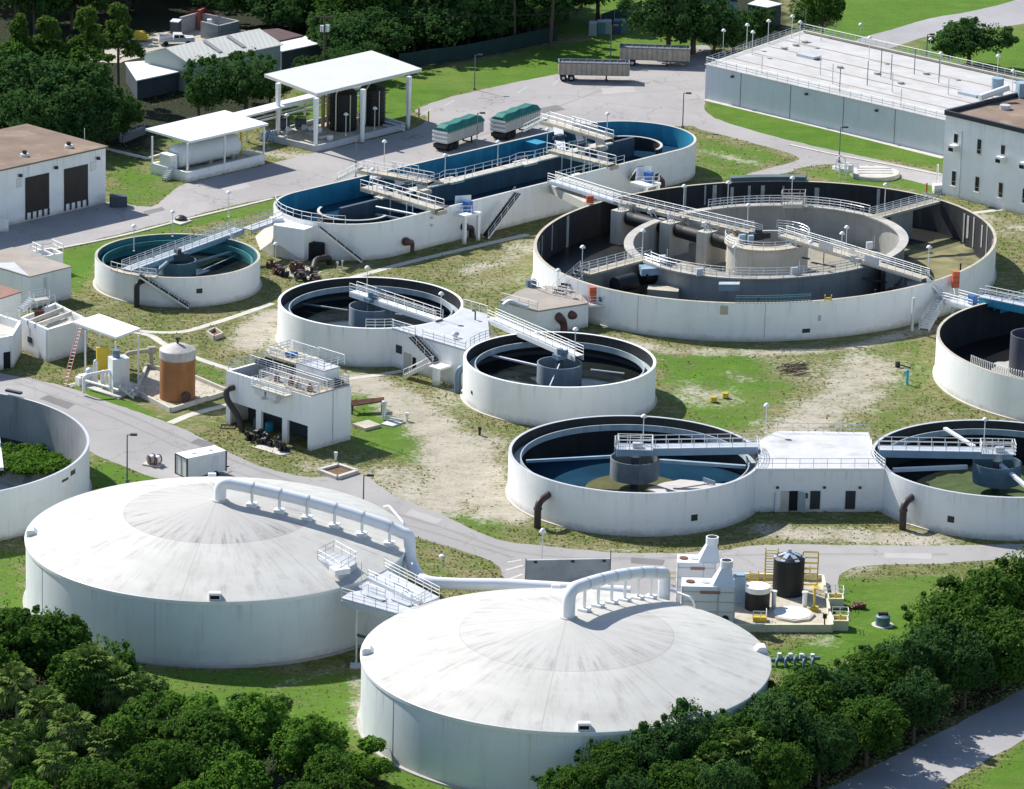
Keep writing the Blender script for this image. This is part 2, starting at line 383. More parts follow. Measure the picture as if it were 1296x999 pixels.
def asphalt(name, c, crack=.5):
    k = NT(name); g = k.n('NewGeometry').outputs['Position']
    n1 = k.noise(g, .05, 5); n2 = k.noise(g, .35, 5); n3 = k.noise(g, 12, 2)
    col = k.mix(k.ramp(n1, .35, .65), dk(c, .88), dk(c, 1.08)); col = k.mix(k.ramp(n2, .5, .75, 0, .35), col, dk(c, .72)); col = k.mix(k.ramp(n3, .35, .65, 0, .3), col, dk(c, .75))
    n5 = k.noise(k.scaled(g, (.9,.25,1)), .35, 5, .6); col = k.mix(k.ramp(n5, .52, .70, 0, .35), col, dk(c, .72)); n6 = k.noise(g, .8, 2, .4); col = k.mix(k.ramp(n6, .70, .74, 0, .45), col, dk(c, .55))
    vo = k.n('TexVoronoi', feature='DISTANCE_TO_EDGE'); vo.inputs['Scale'].default_value = .085; 
    wv = k.n('VectorMath', operation='ADD'); nz = k.n('TexNoise'); nz.inputs['Scale'].default_value = .25; nz.inputs['Detail'].default_value = 4; k.l(g, nz.inputs['Vector'])
    sc = k.n('VectorMath', operation='SCALE'); sc.inputs[3].default_value = 7.0; k.l(nz.outputs['Color'], sc.inputs[0]); k.l(g, wv.inputs[0]); k.l(sc.outputs[0], wv.inputs[1]); k.l(wv.outputs[0], vo.inputs['Vector'])
    cr = k.math('LESS_THAN', vo.outputs['Distance'], .006)
    col = k.mix(k.math('MULTIPLY', cr, crack), col, dk(c, .45))
    return k.done(col, .92, n3, .25, .02, 0, .25)
road_mat = asphalt('aged_asphalt', (.355,.340,.330), .35)
tyre_dirt = asphalt('tyre_worn_asphalt', (.305,.29,.285), .2)
yard_mat = asphalt('cracked_asphalt', (.365,.343,.335), .55)
lane_mat = asphalt('grey_asphalt', (.36,.35,.355), .2)

def ground_mat():
    k = NT('ground'); g = k.n('NewGeometry').outputs['Position']
    at = k.n('VertexColor'); at.layer_name = 'cover'; sp = k.n('SeparateColor'); k.l(at.outputs[0], sp.inputs[0])
    big = k.noise(g, .045, 5); mid = k.noise(g, .22, 6, .7); fine = k.noise(g, 1.6, 6, .72); vf = k.noise(g, 7.0, 3)
    st = k.noise(k.scaled(g, (.5, 1.6, 1)), .9, 6, .75)
    lush = k.mix(k.ramp(mid, .3, .7), (.066,.150,.014), (.118,.222,.024)); lush = k.mix(k.ramp(fine, .40, .75, 0, .5), lush, (.065,.115,.012)); lush = k.mix(k.ramp(big, .48, .64, 0, .55), lush, (.17,.215,.05)); lush = k.mix(k.ramp(k.noise(k.scaled(g, (.25, 1.2, 1)), .6, 4), .5, .7, 0, .4), lush, (.052,.110,.012))
    dry = k.mix(k.ramp(fine, .34, .66), (.115,.120,.036), (.30,.265,.135)); dry = k.mix(k.ramp(mid, .42, .58, 0, .8), dry, (.105,.150,.030))
    dry = k.mix(k.ramp(st, .53, .68, 0, .8), dry, (.44,.39,.29)); dry = k.mix(k.ramp(vf, .55, .75, 0, .3), dry, (.080,.085,.030))
    sand = k.mix(k.ramp(mid, .3, .7), (.36,.325,.26), (.50,.45,.37)); sand = k.mix(k.ramp(st, .53, .68, 0, .7), sand, (.24,.22,.14)); sand = k.mix(k.ramp(fine, .56, .70, 0, .75), sand, (.15,.15,.07)); sand = k.mix(k.ramp(vf, .6, .75, 0, .5), sand, (.12,.11,.07))
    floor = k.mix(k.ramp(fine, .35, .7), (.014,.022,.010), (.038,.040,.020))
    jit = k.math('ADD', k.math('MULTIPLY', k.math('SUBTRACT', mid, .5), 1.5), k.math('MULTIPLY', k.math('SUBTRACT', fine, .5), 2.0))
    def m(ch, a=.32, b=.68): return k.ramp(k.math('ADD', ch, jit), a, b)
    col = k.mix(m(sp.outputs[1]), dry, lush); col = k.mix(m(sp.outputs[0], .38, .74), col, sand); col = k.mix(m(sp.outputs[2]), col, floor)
    return k.done(col, .95, k.math('ADD', fine, k.math('MULTIPLY', vf, .5)), .9, .18, 0, .15)
GROUND = ground_mat()

# ------------------------------------------------------------------ ground, roads, paths
def pip(poly, X, Y):
    ins = np.zeros(X.shape, bool); n = len(poly)
    for i in range(n):
        x1, y1 = poly[i]; x2, y2 = poly[(i+1) % n]
        c = ((y1 > Y) != (y2 > Y)) & (X < (x2-x1)*(Y-y1)/((y2-y1) or 1e-9)+x1); ins ^= c
    return ins
def dseg(poly, X, Y, closed):
    d = np.full(X.shape, 1e9); n = len(poly)
    for i in range(n if closed else n-1):
        x1, y1 = poly[i]; x2, y2 = poly[(i+1) % n]; dx, dy = x2-x1, y2-y1; L = dx*dx+dy*dy or 1e-9
        t = np.clip(((X-x1)*dx+(Y-y1)*dy)/L, 0, 1); d = np.minimum(d, np.hypot(X-x1-t*dx, Y-y1-t*dy))
    return d
def area(px, X, Y, soft=3.0):
    poly = [G2(*p) for p in px]; d = dseg(poly, X, Y, True); d = np.where(pip(poly, X, Y), d, -d); return np.clip(d/(2*soft)+.5, 0, 1)
def stroke(px, w, X, Y):
    poly = [G2(*p) for p in px]; d = dseg(poly, X, Y, False); return np.clip(1.25-d/w*.75, 0, 1)
LUSH = [([(330,132),(480,95),(560,88),(640,72),(760,48),(900,25),(905,64),(700,98),(600,115),(520,140),(512,172),(380,175)],1,2),
 ([(690,-60),(960,-60),(930,45),(760,48),(690,45)],.75,3), ([(990,-80),(1420,-80),(1296,0),(1140,45),(1090,60),(1010,40)],1,2), ([(1110,75),(1190,45),(1296,32),(1420,40),(1420,140),(1290,110)],.8,3),
 ([(893,122),(1195,196),(1195,214),(1000,183),(893,150)],1,1.0), ([(870,170),(1000,196),(960,224),(880,226)],.62,2), ([(1010,214),(1190,214),(1190,246),(1080,238),(1020,222)],.7,1.5),
 ([(137,185),(238,232),(190,264),(137,264)],.65,2), ([(60,322),(345,252),(352,266),(230,290),(130,325),(95,380)],.95,1.5), ([(130,420),(180,425),(288,470),(285,500),(200,450)],.6,2), ([(85,487),(110,482),(160,505),(215,535),(200,540)],.95,1),
 ([(443,490),(480,500),(548,560),(540,592),(443,562)],.85,2), ([(822,448),(960,440),(1005,490),(965,548),(880,542),(840,500)],.78,3), ([(1000,430),(1180,420),(1190,480),(1180,530),(1090,548),(1060,500)],.42,3),
 ([(1058,735),(1190,727),(1215,800),(1080,840),(1000,860),(960,830),(1050,800)],.95,2.5), ([(1150,1060),(1296,935),(1420,880),(1420,1060)],1,2), ([(-60,690),(33,700),(40,770),(-60,780)],.8,2), ([(150,840),(470,850),(520,960),(700,1010),(650,1060),(150,1000)],.72,3),
 ([(505,628),(600,672),(645,692),(650,620),(600,650)],.75,2), ([(112,575),(205,605),(190,615),(110,625)],.8,1.5), ([(515,678),(625,715),(560,742),(520,735)],.42,2), ([(150,160),(240,130),(345,150),(200,190)],.6,3), ([(330,600),(470,560),(520,600),(430,600)],.3,2)]
SAND = [([(440,480),(500,500),(555,545),(575,600),(560,640)],4.2,1), ([(600,560),(600,600),(640,650)],4.5,.95), ([(575,480),(560,510)],3,.6), ([(345,398),(318,420),(312,440)],3.0,.95), ([(345,450),(348,410)],1.5,.8), ([(665,305),(640,330),(600,345)],3.5,.62), ([(655,350),(610,360)],4,.5),
 ([(1100,462),(1075,500),(1020,535),(985,560)],5.5,.85), ([(750,425),(850,445),(965,447),(1080,440),(1180,415)],2.0,.8), ([(975,672),(1060,678),(1180,682)],3.2,.85), ([(880,495),(905,505)],4.5,.7), ([(930,475),(945,480)],2,.7), ([(1000,470),(1030,480)],4,.6),
 ([(1195,265),(1296,290)],3,.7), ([(335,192),(395,200)],3,.75), ([(640,445),(600,520)],1.5,.4), ([(460,600),(400,590)],3,.7), ([(500,600),(540,640)],4,.85), ([(250,595),(300,570)],1.2,.4), ([(1290,300),(1240,290)],2,.6), ([(455,860),(455,920),(500,965)],1.2,.8), ([(430,845),(350,870)],1.3,.5), ([(470,330),(400,352)],1.2,.5), ([(690,690),(760,694),(800,698)],1.2,.6),
 ([(985,790),(1040,812)],3,.45), ([(1075,725),(1100,718)],1.5,.7), ([(185,345),(130,390)],1.5,.4), ([(1050,460),(960,455)],2,.5), ([(880,190),(980,212)],2,.55), ([(560,430),(600,545)],.8,.4), ([(640,1010),(560,985)],1,.6)]
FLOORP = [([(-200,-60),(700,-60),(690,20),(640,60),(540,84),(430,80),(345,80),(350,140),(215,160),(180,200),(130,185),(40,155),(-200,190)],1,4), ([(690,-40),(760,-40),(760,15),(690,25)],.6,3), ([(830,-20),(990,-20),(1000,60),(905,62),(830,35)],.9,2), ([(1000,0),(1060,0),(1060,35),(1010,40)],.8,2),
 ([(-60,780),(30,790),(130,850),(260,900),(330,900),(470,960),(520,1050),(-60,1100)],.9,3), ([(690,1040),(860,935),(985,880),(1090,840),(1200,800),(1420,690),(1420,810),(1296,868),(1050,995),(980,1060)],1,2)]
def axis_coords(a, b, step, far):
    mid = list(np.arange(a, b+.01, step)); lo = [-far, -far*.4, -far*.15]; return np.array([a+v for v in lo] + mid + [b-v for v in lo[::-1]])
gx = axis_coords(-115, 125, 1.25, 4000); gy = axis_coords(375, 800, 1.5, 5000)
GX, GY = np.meshgrid(gx, gy); cov = np.zeros(GX.shape+(4,), np.float32); cov[..., 3] = 1
for px, s, soft in LUSH: cov[..., 1] = np.maximum(cov[..., 1], s*area(px, GX, GY, soft))
for px, w, s in SAND: cov[..., 0] = np.maximum(cov[..., 0], s*.88*stroke(px, w*.88, GX, GY))
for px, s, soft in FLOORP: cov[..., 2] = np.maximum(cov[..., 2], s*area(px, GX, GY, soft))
far = (GY > 770) | (GX < -118) | (GX > 128); cov[..., 1] = np.where(far, .7, cov[..., 1])
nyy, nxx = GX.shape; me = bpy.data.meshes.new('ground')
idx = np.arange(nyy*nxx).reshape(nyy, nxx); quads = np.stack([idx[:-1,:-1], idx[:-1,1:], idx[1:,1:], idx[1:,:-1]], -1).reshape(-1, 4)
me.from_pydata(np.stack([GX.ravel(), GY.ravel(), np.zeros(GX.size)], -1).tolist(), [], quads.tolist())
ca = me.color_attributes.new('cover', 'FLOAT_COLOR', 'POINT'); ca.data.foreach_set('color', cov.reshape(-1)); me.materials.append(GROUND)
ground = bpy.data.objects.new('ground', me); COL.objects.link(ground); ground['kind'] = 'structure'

def jag(poly, step=1.2, amp=.18):
    out = []; n = len(poly)
    for i in range(n):
        p, q = poly[i], poly[(i+1) % n]; L = math.dist(p, q); m = max(1, int(L/step))
        for k in range(m):
            t = k/m; out.append((p[0]+(q[0]-p[0])*t+random.uniform(-amp, amp), p[1]+(q[1]-p[1])*t+random.uniform(-amp, amp)))
    return out
ROADS = []
def road(name, px, mat, z=.012, k=3, amp=.16):
    poly = [G2(*p) for p in px]
    poly = spline(poly, k, True) if k else poly
    ROADS.append(poly); return struct(name, MB().sheet(jag(poly, 1.2, amp), z), mat)
road('plant_road', [(-80,440),(-20,467),(40,480),(85,490),(140,510),(225,540),(280,568),(330,590),(395,605),(455,600),(500,628),(560,652),(632,683),(700,692),(790,700),(900,698),(965,690),(1060,690),(1160,691),(1240,690),(1340,688),(1420,686),(1420,720),(1296,707),(1190,714),(1100,716),(1062,728),(1052,765),(930,790),(780,780),(660,760),(640,735),(625,712),(570,693),(515,676),(440,650),(300,625),(205,607),(160,592),(115,572),(60,540),(0,505),(-80,470)], road_mat, .012, 3)
road('asphalt_yard', [(-60,290),(0,288),(60,268),(134,256),(190,262),(214,246),(235,233),(290,220),(340,208),(400,193),(520,164),(540,148),(525,140),(560,126),(600,116),(660,103),(710,93),(800,72),(880,58),(900,62),(898,90),(892,128),(905,150),(1000,178),(1100,200),(1192,220),(1230,230),(1240,245),(1190,238),(1100,215),(1060,208),(1012,213),(1000,218),(965,225),(945,221),(1005,205),(1003,196),(940,178),(885,164),(860,160),(700,175),(560,205),(455,228),(410,238),(345,250),(280,264),(219,280),(140,299),(76,315),(0,330),(-60,340)], yard_mat, .016, 3, .12)
road('access_road', [(1082,52),(1128,38),(1175,24),(1232,14),(1280,2),(1340,-14),(1440,-40),(1440,10),(1310,28),(1260,36),(1184,44),(1130,60),(1104,66)], lane_mat, .012, 3, .1)
road('service_lane', [(960,1050),(1052,997),(1120,963),(1200,922),(1296,872),(1440,800),(1440,870),(1296,937),(1240,967),(1190,1000),(1110,1050)], lane_mat, .012, 0, .12)
def path(px, w, name='concrete_path', mat=concrete_pale, z=.024):
    c = spline([G2(*p) for p in px], 6); L, R = [], []
    for i, p in enumerate(c):
        a, b = c[max(i-1, 0)], c[min(i+1, len(c)-1)]; d = math.hypot(b[0]-a[0], b[1]-a[1]) or 1; nx, ny = -(b[1]-a[1])/d*w/2, (b[0]-a[0])/d*w/2
        L.append((p[0]+nx, p[1]+ny)); R.append((p[0]-nx, p[1]-ny))
    poly = L+R[::-1]; ROADS.append(poly); return struct(name, MB().prism(poly, -.05, z, True, False), mat)
path([(668,297),(620,308),(560,322),(510,334),(470,345),(430,356)], 1.1)
path([(345,384),(300,400),(262,412),(232,420),(200,421),(162,418)], 1.0)
path([(160,419),(190,425),(212,438),(250,454),(292,468)], 1.0)
path([(86,489),(104,484),(128,480)], 1.0)
path([(215,536),(245,524),(292,512)], 1.1)
path([(440,480),(490,473),(540,464)], 1.0)
path([(1230,270),(1262,266),(1280,262)], 1.0, 'concrete_path')
path([(893,126),(960,142),(1060,166),(1195,200)], 1.4, 'concrete_path')
path([(60,318),(150,300),(225,281),(300,263),(345,252)], .5, 'kerb', concrete_pale, .12)
path([(1000,184),(1060,197),(1130,210),(1190,222)], .5, 'kerb', concrete_pale, .12)
patch_mat = asphalt('dark_patch_asphalt', (.20,.195,.195), .2); light_patch = asphalt('pale_patch_asphalt', (.43,.41,.40), .2)
for px, mt in (([(668,140),(705,133),(716,139),(676,147)],patch_mat),([(760,112),(800,109),(806,116),(764,120)],light_patch),([(250,555),(272,562),(262,568),(241,561)],patch_mat),([(520,645),(560,658),(552,664),(512,651)],light_patch),([(800,706),(842,709),(838,716),(798,713)],patch_mat),([(1120,700),(1180,701),(1178,708),(1118,706)],light_patch),([(60,500),(95,512),(86,518),(50,505)],patch_mat),([(280,238),(312,231),(318,237),(286,244)],light_patch),([(180,268),(205,262),(210,266),(184,273)],patch_mat)): struct('asphalt_patch', MB().sheet(jag([G2(*p) for p in px],.8,.08), .020), mt)
for px, w in (([(30,476),(150,520),(300,585),(440,632),(560,668),(660,700),(800,707),(980,702),(1200,702)],.5),([(20,484),(140,528),(290,594),(430,640),(550,675),(650,706)],.45),([(560,190),(640,160),(720,130),(800,100)],.6)):
    c_ = spline([G2(*p) for p in px], 8); L_, R_ = [], []
    for i_, p in enumerate(c_):
        a, b = c_[max(i_-1,0)], c_[min(i_+1,len(c_)-1)]; d_ = math.hypot(b[0]-a[0],b[1]-a[1]) or 1; ww = w*random.uniform(.2,.75); L_.append((p[0]-(b[1]-a[1])/d_*ww, p[1]+(b[0]-a[0])/d_*ww)); R_.append((p[0]+(b[1]-a[1])/d_*ww, p[1]-(b[0]-a[0])/d_*ww))
    struct('tyre_track', MB().sheet(L_+R_[::-1], .0185), tyre_dirt)
# painted bay lines and repaired cracks in the yard
for a, b in [((532,147),(548,137)),((563,134),(575,127)),((655,118),(668,110)),((700,108),(712,97)),((640,722),(662,716)),((640,735),(662,727)),((642,712),(660,709))]:
    p, q = G2(*a), G2(*b); struct('painted_line', MB().beam((p[0],p[1],.02),(q[0],q[1],.02),.35,.012), screen_grey if a[1] < 300 else concrete_pale)

# ------------------------------------------------------------------ digester tanks with domed roofs
T1, T2, T3, T4, T5, T6 = (-29.81,454.76), (5.82,422.25), (-17.5,549.89), (5.5,528.1), (13.73,492.65), (53.87,494.53)
T7, T8, T11, T10 = (32.0,582.94), (71.3,540.4), (-66.7,488.1), (-42.75,572.2)
H1 = 6.97
def dome_z(r, R): s = r/R; return H1 + 4.0*(1-.5*s-.5*s*s)
def digester(c, R, ri, label, cap, sh):
    t = thing('digester_tank', label, 'storage tank', c)
    m = MB(); m.lathe(c[0], c[1], [(R+.35,-.2),(R+.35,.18),(R-.02,.22)], 128); part('footing', m, concrete, t)
    m = MB(); m.lathe(c[0], c[1], [(R,0),(R,H1-.42)], 160); w = part('wall', m, tank_wall, t)
    m = MB()
    for k in (-3,-1,2):
        a = -PI*.5+k*.40+.12+sh*.01; m.beam((c[0]+(R+.005)*math.cos(a), c[1]+(R+.005)*math.sin(a), .2), (c[0]+(R+.005)*math.cos(a), c[1]+(R+.005)*math.sin(a), H1-.45), .045, .02)
    part('wall_joint', m, galv, w)
    prof = [(R,H1-.42),(R+.10,H1-.40),(R+.12,H1-.05),(R+.05,H1)]
    m = MB(); m.lathe(c[0], c[1], prof, 160); part('roof_rim', m, white_paint, t)
    m = MB(); m.lathe(c[0], c[1], [(R+.05,H1)]+[(R*s, dome_z(R*s, R)) for s in (.97,.9,.8,.7,.6,.5,.4,.3,.2,.1,.03)]+[(0.01, dome_z(0, R))], 160, weld=True)
    part('dome_roof', m, dome_mat('dome_roof_paint', R, ri*R, cap, sh), t)
    return t
digester(T1, 19.5, .49, 'big white domed tank at left, its grey stained cap crossed by a long white duct', .8, 3.0)
digester(T2, 19.58, .525, 'big white domed tank nearest the camera, with a short arched duct on its roof', .34, 11.0)
def roof_hatch(c, R, px, z, lab):
    sc_ = .5 if 'far edge' in lab else .68
    a = ang(c, G2(*px, z)); r = R-.6; x, y = c[0]+r*math.cos(a), c[1]+r*math.sin(a); zb = dome_z(r, R)-.12
    t = thing('roof_vent', lab, 'vent', (x, y, zb), 'hooded vents round the dome roofs')
    ca, sa = math.cos(a), math.sin(a)
    def L(u, v, w): u, v, w = u*sc_, v*sc_, w*sc_; return (x+u*ca-v*sa, y+u*sa+v*ca, zb+w)
    m = MB(); prof = [(.75,0),(.75,.75),(.55,.98),(-.35,.98),(-.95,.35),(-.95,0)]; n = len(prof)
    m.add([L(u,-.85,w) for u, w in prof]+[L(u,.85,w) for u, w in prof], [list(range(n)), list(range(n,2*n))[::-1]]+[[i+n,(i+1)%n+n,(i+1)%n,i] for i in range(n)])
    part('hood', m, white_paint, t)
    m = MB(); m.add([L(.758,-.68,.14),L(.758,.68,.14),L(.758,.68,.68),L(.758,-.68,.68)], [[0,1,2,3]]); part('opening', m, void_black, t)
for c, R, px, lab in [(T1,19.5,(272,757),'dark mouthed vent box at the front edge of the left dome roof'),(T1,19.5,(46,678),'pale vent hood at the left edge of the left dome roof'),(T1,19.5,(268,602),'small white vent box at the far edge of the left dome roof'),
    (T2,19.58,(738,921),'dark mouthed vent box at the front edge of the nearest dome roof'),(T2,19.58,(468,828),'pale vent hood at the left edge of the nearest dome roof'),(T2,19.58,(966,826),'vent hood at the right edge of the nearest dome roof'),(T2,19.58,(703,744),'white vent box at the far edge of the nearest dome roof, near the grey wall')]:
    roof_hatch(c, R, px, H1, lab)
def bend(pts, rad=1.3, k=6):             # rounded polyline
    out = [pts[0]]
    for i in range(1, len(pts)-1):
        p, q, s = pts[i-1], pts[i], pts[i+1]; r = min(rad, math.dist(p,q)*.48, math.dist(q,s)*.48)
        a = lerp(q, p, r/math.dist(p,q)); b = lerp(q, s, r/math.dist(q,s))
        for j in range(k+1):
            t = j/k; out.append(tuple((1-t)**2*a[d]+2*t*(1-t)*q[d]+t*t*b[d] for d in range(3)))
    out.append(pts[-1]); return out
def duct(c, R, a, hgt, label, tail, nsup):
    ca, sa = math.cos(a), math.sin(a); at = lambda r, z: (c[0]+r*ca, c[1]+r*sa, z)
    t = thing('odour_duct', label, 'duct', at(.3, dome_z(.3, R)), 'white air ducts over the dome roofs')
    pts = [at(.3, dome_z(0,R)-.1), at(.3, dome_z(0,R)+hgt)] + [at(r, dome_z(r,R)+hgt) for r in (4,7.5,11,14.5,17.5)] + tail
    m = MB(); m.tube(bend(pts, 1.5), .62, 20); d = part('duct_pipe', m, duct_white, t)
    m = MB(); m.cyl(*at(.3, dome_z(0,R)-.12), .85, .16, 24); part('base_flange', m, concrete_pale, t)
    for k in range(nsup):
        r = 3.6+k*(R-5.2)/(nsup-1); z0 = dome_z(r,R); zc = z0+hgt; p = at(r, zc); q = at(r+.13, zc-.13*.2)
        m = MB(); m.tube([p,q], .66, 20, False); b = part('support_bracket', m, galv, t)
        m = MB(); m.beam((p[0],p[1],zc-.55),(p[0],p[1],z0+.2),.30,.16); m.box(p[0],p[1],z0-.1,1.0,1.0,.42,a); part('support_leg', m, white_paint, b)
a1 = math.radians(-8); cc = lambda r, z: (T1[0]+r*math.cos(a1), T1[1]+r*math.sin(a1), z)
duct(T1, 19.5, a1, 1.95, 'long white duct crossing the left dome roof and running on behind the other dome', [cc(18.9,8.9), cc(19.95,8.6), cc(20.1,5.6), (*G2(534,737,4.9),4.9), (*G2(580,739.5,4.8),4.8), (*G2(640,740,4.8),4.8), (12.5,447.5,4.7)], 6)
a2 = math.radians(62.0); c2 = lambda r, z: (T2[0]+r*math.cos(a2), T2[1]+r*math.sin(a2), z)
duct(T2, 19.58, a2, 2.75, 'short arched white duct from the nearest dome to the air scrubbers', [c2(19.6,9.6), c2(20.9,9.3), c2(20.95,4.9), (17.2,443.2,4.4)], 6)
# small bent pipe at the right edge of each dome
m = MB(); m.tube(bend([G(486,642,9.0), G(492,640,9.6), G(511,662,9.2), G(515,684,7.4)], .5), .13, 8); solo('vent_pipe', m, white_paint, 'thin white bent pipe at the right edge of the left dome roof', 'pipe')
m = MB(); m.tube(bend([G(846,752,8.0), G(846,746,8.2), G(876,757,8.0), G(880,768,7.0)], .5), .13, 8); solo('vent_pipe', m, white_paint, 'thin white bent pipe at the edge of the nearest dome beside the scrubbers', 'pipe')

# bridge deck between the two domes
dk_ = [G(432,757,6.8), G(486,720,6.8), G(556,756,6.8), G(504,777,6.8)]
t = thing('connecting_bridge', 'steel bridge deck with railings between the two dome tanks', 'bridge', (*dk_[0][:2], 0))
m = MB(); m.prism([p[:2] for p in dk_], 6.55, 6.82); part('deck', m, concrete_deck, t)
m = MB(); m.beam((*dk_[0][:2],6.3),(*dk_[3][:2],6.3),.2,.55); m.beam((*dk_[1][:2],6.3),(*dk_[2][:2],6.3),.2,.55); m.beam((*lerp(dk_[0],dk_[1],.5)[:2],6.3),(*lerp(dk_[3],dk_[2],.5)[:2],6.3),.2,.45); part('girder', m, galv, t)
m = MB(); m.rail([dk_[0],dk_[3]],1.07,3,1.5,.028); part('railing', m, galv, t)
m = MB(); m.rail([dk_[1],dk_[2]],1.07,3,1.5,.032); part('railing', m, white_metal, t)
p4, p5 = lerp(dk_[0],dk_[1],.62), lerp(dk_[3],dk_[2],.55); m = MB(); m.rail([p4,p5],1.07,3,1.5,.03); m.beam((*p4[:2],7.0),(*p5[:2],7.0),.6,.35); part('cable_tray', m, galv, t)
for q in (lerp(dk_[0],dk_[3],.28), lerp(dk_[0],dk_[3],.80)):
    m = MB(); m.tube([(q[0],q[1],0),(q[0],q[1],6.3)], .11, 8); m.box(q[0],q[1],0,1.2,1.2,.25); part('column', m, galv, t)
for f0, f1, g0_ in ((.25,.55,.30),(.62,.92,.42),(.30,.6,.75)):
    a0_, b0_ = lerp(lerp(dk_[0],dk_[1],g0_),lerp(dk_[3],dk_[2],g0_),f0), lerp(lerp(dk_[0],dk_[1],g0_),lerp(dk_[3],dk_[2],g0_),f1); m = MB(); m.rail([a0_,b0_],1.07,3,1.1,.03); m.beam((a0_[0],a0_[1]-.4,6.95),(b0_[0],b0_[1]-.4,6.95),.8,.12); part('step_platform', m, galv, t)
p = lerp(dk_[3],dk_[2],.25); m = MB(); m.rail([(p[0]+.3,p[1]-.2,7.0),(*lerp(dk_[3],dk_[2],.8)[:2],7.0)],1.07,3,1.2,.032); part('railing', m, white_metal, t)
m = MB()
for k in range(3): p = lerp(dk_[0],dk_[3],.86+.04*k); m.tube([(p[0],p[1]-.3,2.6),(p[0],p[1]-.3,6.3)],.10,6)
m.beam((*lerp(dk_[0],dk_[3],.3)[:2],3.4),(*lerp(dk_[0],dk_[3],1.0)[:2],3.4),.2,.25); part('riser_pipe', m, dark_clad, t)
qa, qb = lerp(dk_[0],dk_[3],.28), lerp(dk_[0],dk_[3],.80)
m = MB()
for a, b in (((qa,2.4),(lerp(qa,qb,.45),6.1)),((qa,2.6),(qb,2.2)),((qb,3.6),(lerp(qa,qb,.5),6.1))): m.beam((a[0][0],a[0][1],a[1]),(b[0][0],b[0][1],b[1]),.09,.09)
part('brace', m, galv, t)
# roof platform on the left dome
pf = [G(402,711,8.1), G(424,700,8.1), G(452,715,7.85), G(430,728,7.85)]
t = thing('roof_platform', 'railed access platform with a white hatch on the left dome roof', 'platform', pf[0])
m = MB(); m.add([(p[0],p[1],p[2]+.25) for p in pf]+[(p[0],p[1],p[2]-.9) for p in pf], [[0,1,2,3],[4,7,6,5],[0,4,5,1],[1,5,6,2],[2,6,7,3],[3,7,4,0]]); part('deck', m, concrete_deck, t)
m = MB(); m.rail([(p[0],p[1],p[2]+.25) for p in pf+pf[:1]],1.07,2,1.4,.025); part('railing', m, galv, t)
h0 = G(430,722,8.3); m = MB(); m.box(h0[0],h0[1],8.05,1.7,1.4,.55,.5); part('hatch', m, white_metal, t)
q = G(457,752,6.8); m = MB(); m.tube([q,(q[0],q[1],q[2]+3.4)], .045, 6); solo('mast', m, galv, 'thin grey mast standing on the bridge between the domes', 'mast')

# ------------------------------------------------------------------ lamps
def globe_lamp():
    t = thing('globe_lamp', '', 'lamp', (0,0,0), 'white globe lamps on the tanks')
    m = MB(); m.tube([(0,0,0),(0,0,3.1)], .055, 6); m.cyl(0,0,0,.14,.06,8); part('pole', m, white_metal, t)
    m = MB(); m.lathe(0,0,[(.05,3.05),(.12,3.08),(.36,3.16),(.36,3.22),(.26,3.38),(.12,3.5),(.01,3.52)],14,weld=True); part('lamp_head', m, lamp_glass, t); return t
LAMP = globe_lamp(); lamp_n = [0]
def lamp(px, py, zb, label, h=1.0, group=None):                  # px, py = where the head shows in the photo
    z = zb+3.35*h; p = G(px, py, z); put(LAMP, lamp_n[0] == 0, (p[0],p[1],zb), 0, label, (1,1,h), group); lamp_n[0] += 1
def road_lamp():
    t = thing('street_lamp', '', 'street lamp', (0,0,0), 'dark street lamps along the plant roads')
    m = MB(); m.tube([(0,0,0),(0,0,5.4)], [.10,.075], 6); m.cyl(0,0,0,.22,.3,8); part('pole', m, pole_grey, t)
    m = MB(); m.beam((0,0,5.38),(.45,0,5.42),.08,.08); m.box(.72,0,5.34,.75,.38,.2); part('lamp_head', m, grille_black, t); return t
SLAMP = road_lamp(); sl_n = [0]
def street_lamp(px, py, h, label, rz=0.0):
    p = G(px, py, h); s = h/5.5; put(SLAMP, sl_n[0] == 0, (p[0],p[1],0), rz, label, (1,1,s)); sl_n[0] += 1

# ------------------------------------------------------------------ open round tanks
def round_tank(name, label, cat, c, R, h, tk=.35, wall=white_wall, lining=lining_black, zin=.3, cap=white_paint, n=160):
    t = thing(name, label, cat, c)
    m = MB(); m.lathe(c[0], c[1], [(R+.25,-.1),(R+.25,.12),(R-.02,.14)], 96); part('footing', m, concrete_pale, t)
    m = MB(); m.lathe(c[0], c[1], [(R,0),(R,h)], n); part('wall', m, wall, t)
    m = MB(); m.lathe(c[0], c[1], [(R,h),(R-.004,h+.03),(R-tk,h+.03),(R-tk,h-.02)], n); part('wall_cap', m, cap, t)
    m = MB(); m.lathe(c[0], c[1], [(R-tk,h-.02),(R-tk,zin)], n); part('inner_lining', m, lining, t)
    return t
def water_disc(t, c, r, z, mat, name='water'):
    m = MB(); m.disc(c[0], c[1], r, z, 96); return part(name, m, mat, t)
def walkway(t, p, q, w, mat_deck, mat_rail, depth=.5, mat_beam=None, nr=3, both=True, r=.033, sp=1.6, name='walkway'):
    m = MB(); m.beam((p[0],p[1],p[2]-.05), (q[0],q[1],q[2]-.05), w, .1); d = part(name, m, mat_deck, t)
    a, b = side(p, q, w-.06)
    m = MB()
    for e in (a, b): m.beam((e[0][0],e[0][1],e[0][2]-.1-depth/2), (e[1][0],e[1][1],e[1][2]-.1-depth/2), .12, depth)
    part('girder', m, mat_beam or mat_deck, d)
    for e in ((a, b) if both else (a,)):
        m = MB(); m.rail(e, 1.07, nr, sp, r); part('railing', m, mat_rail, d)
    return d
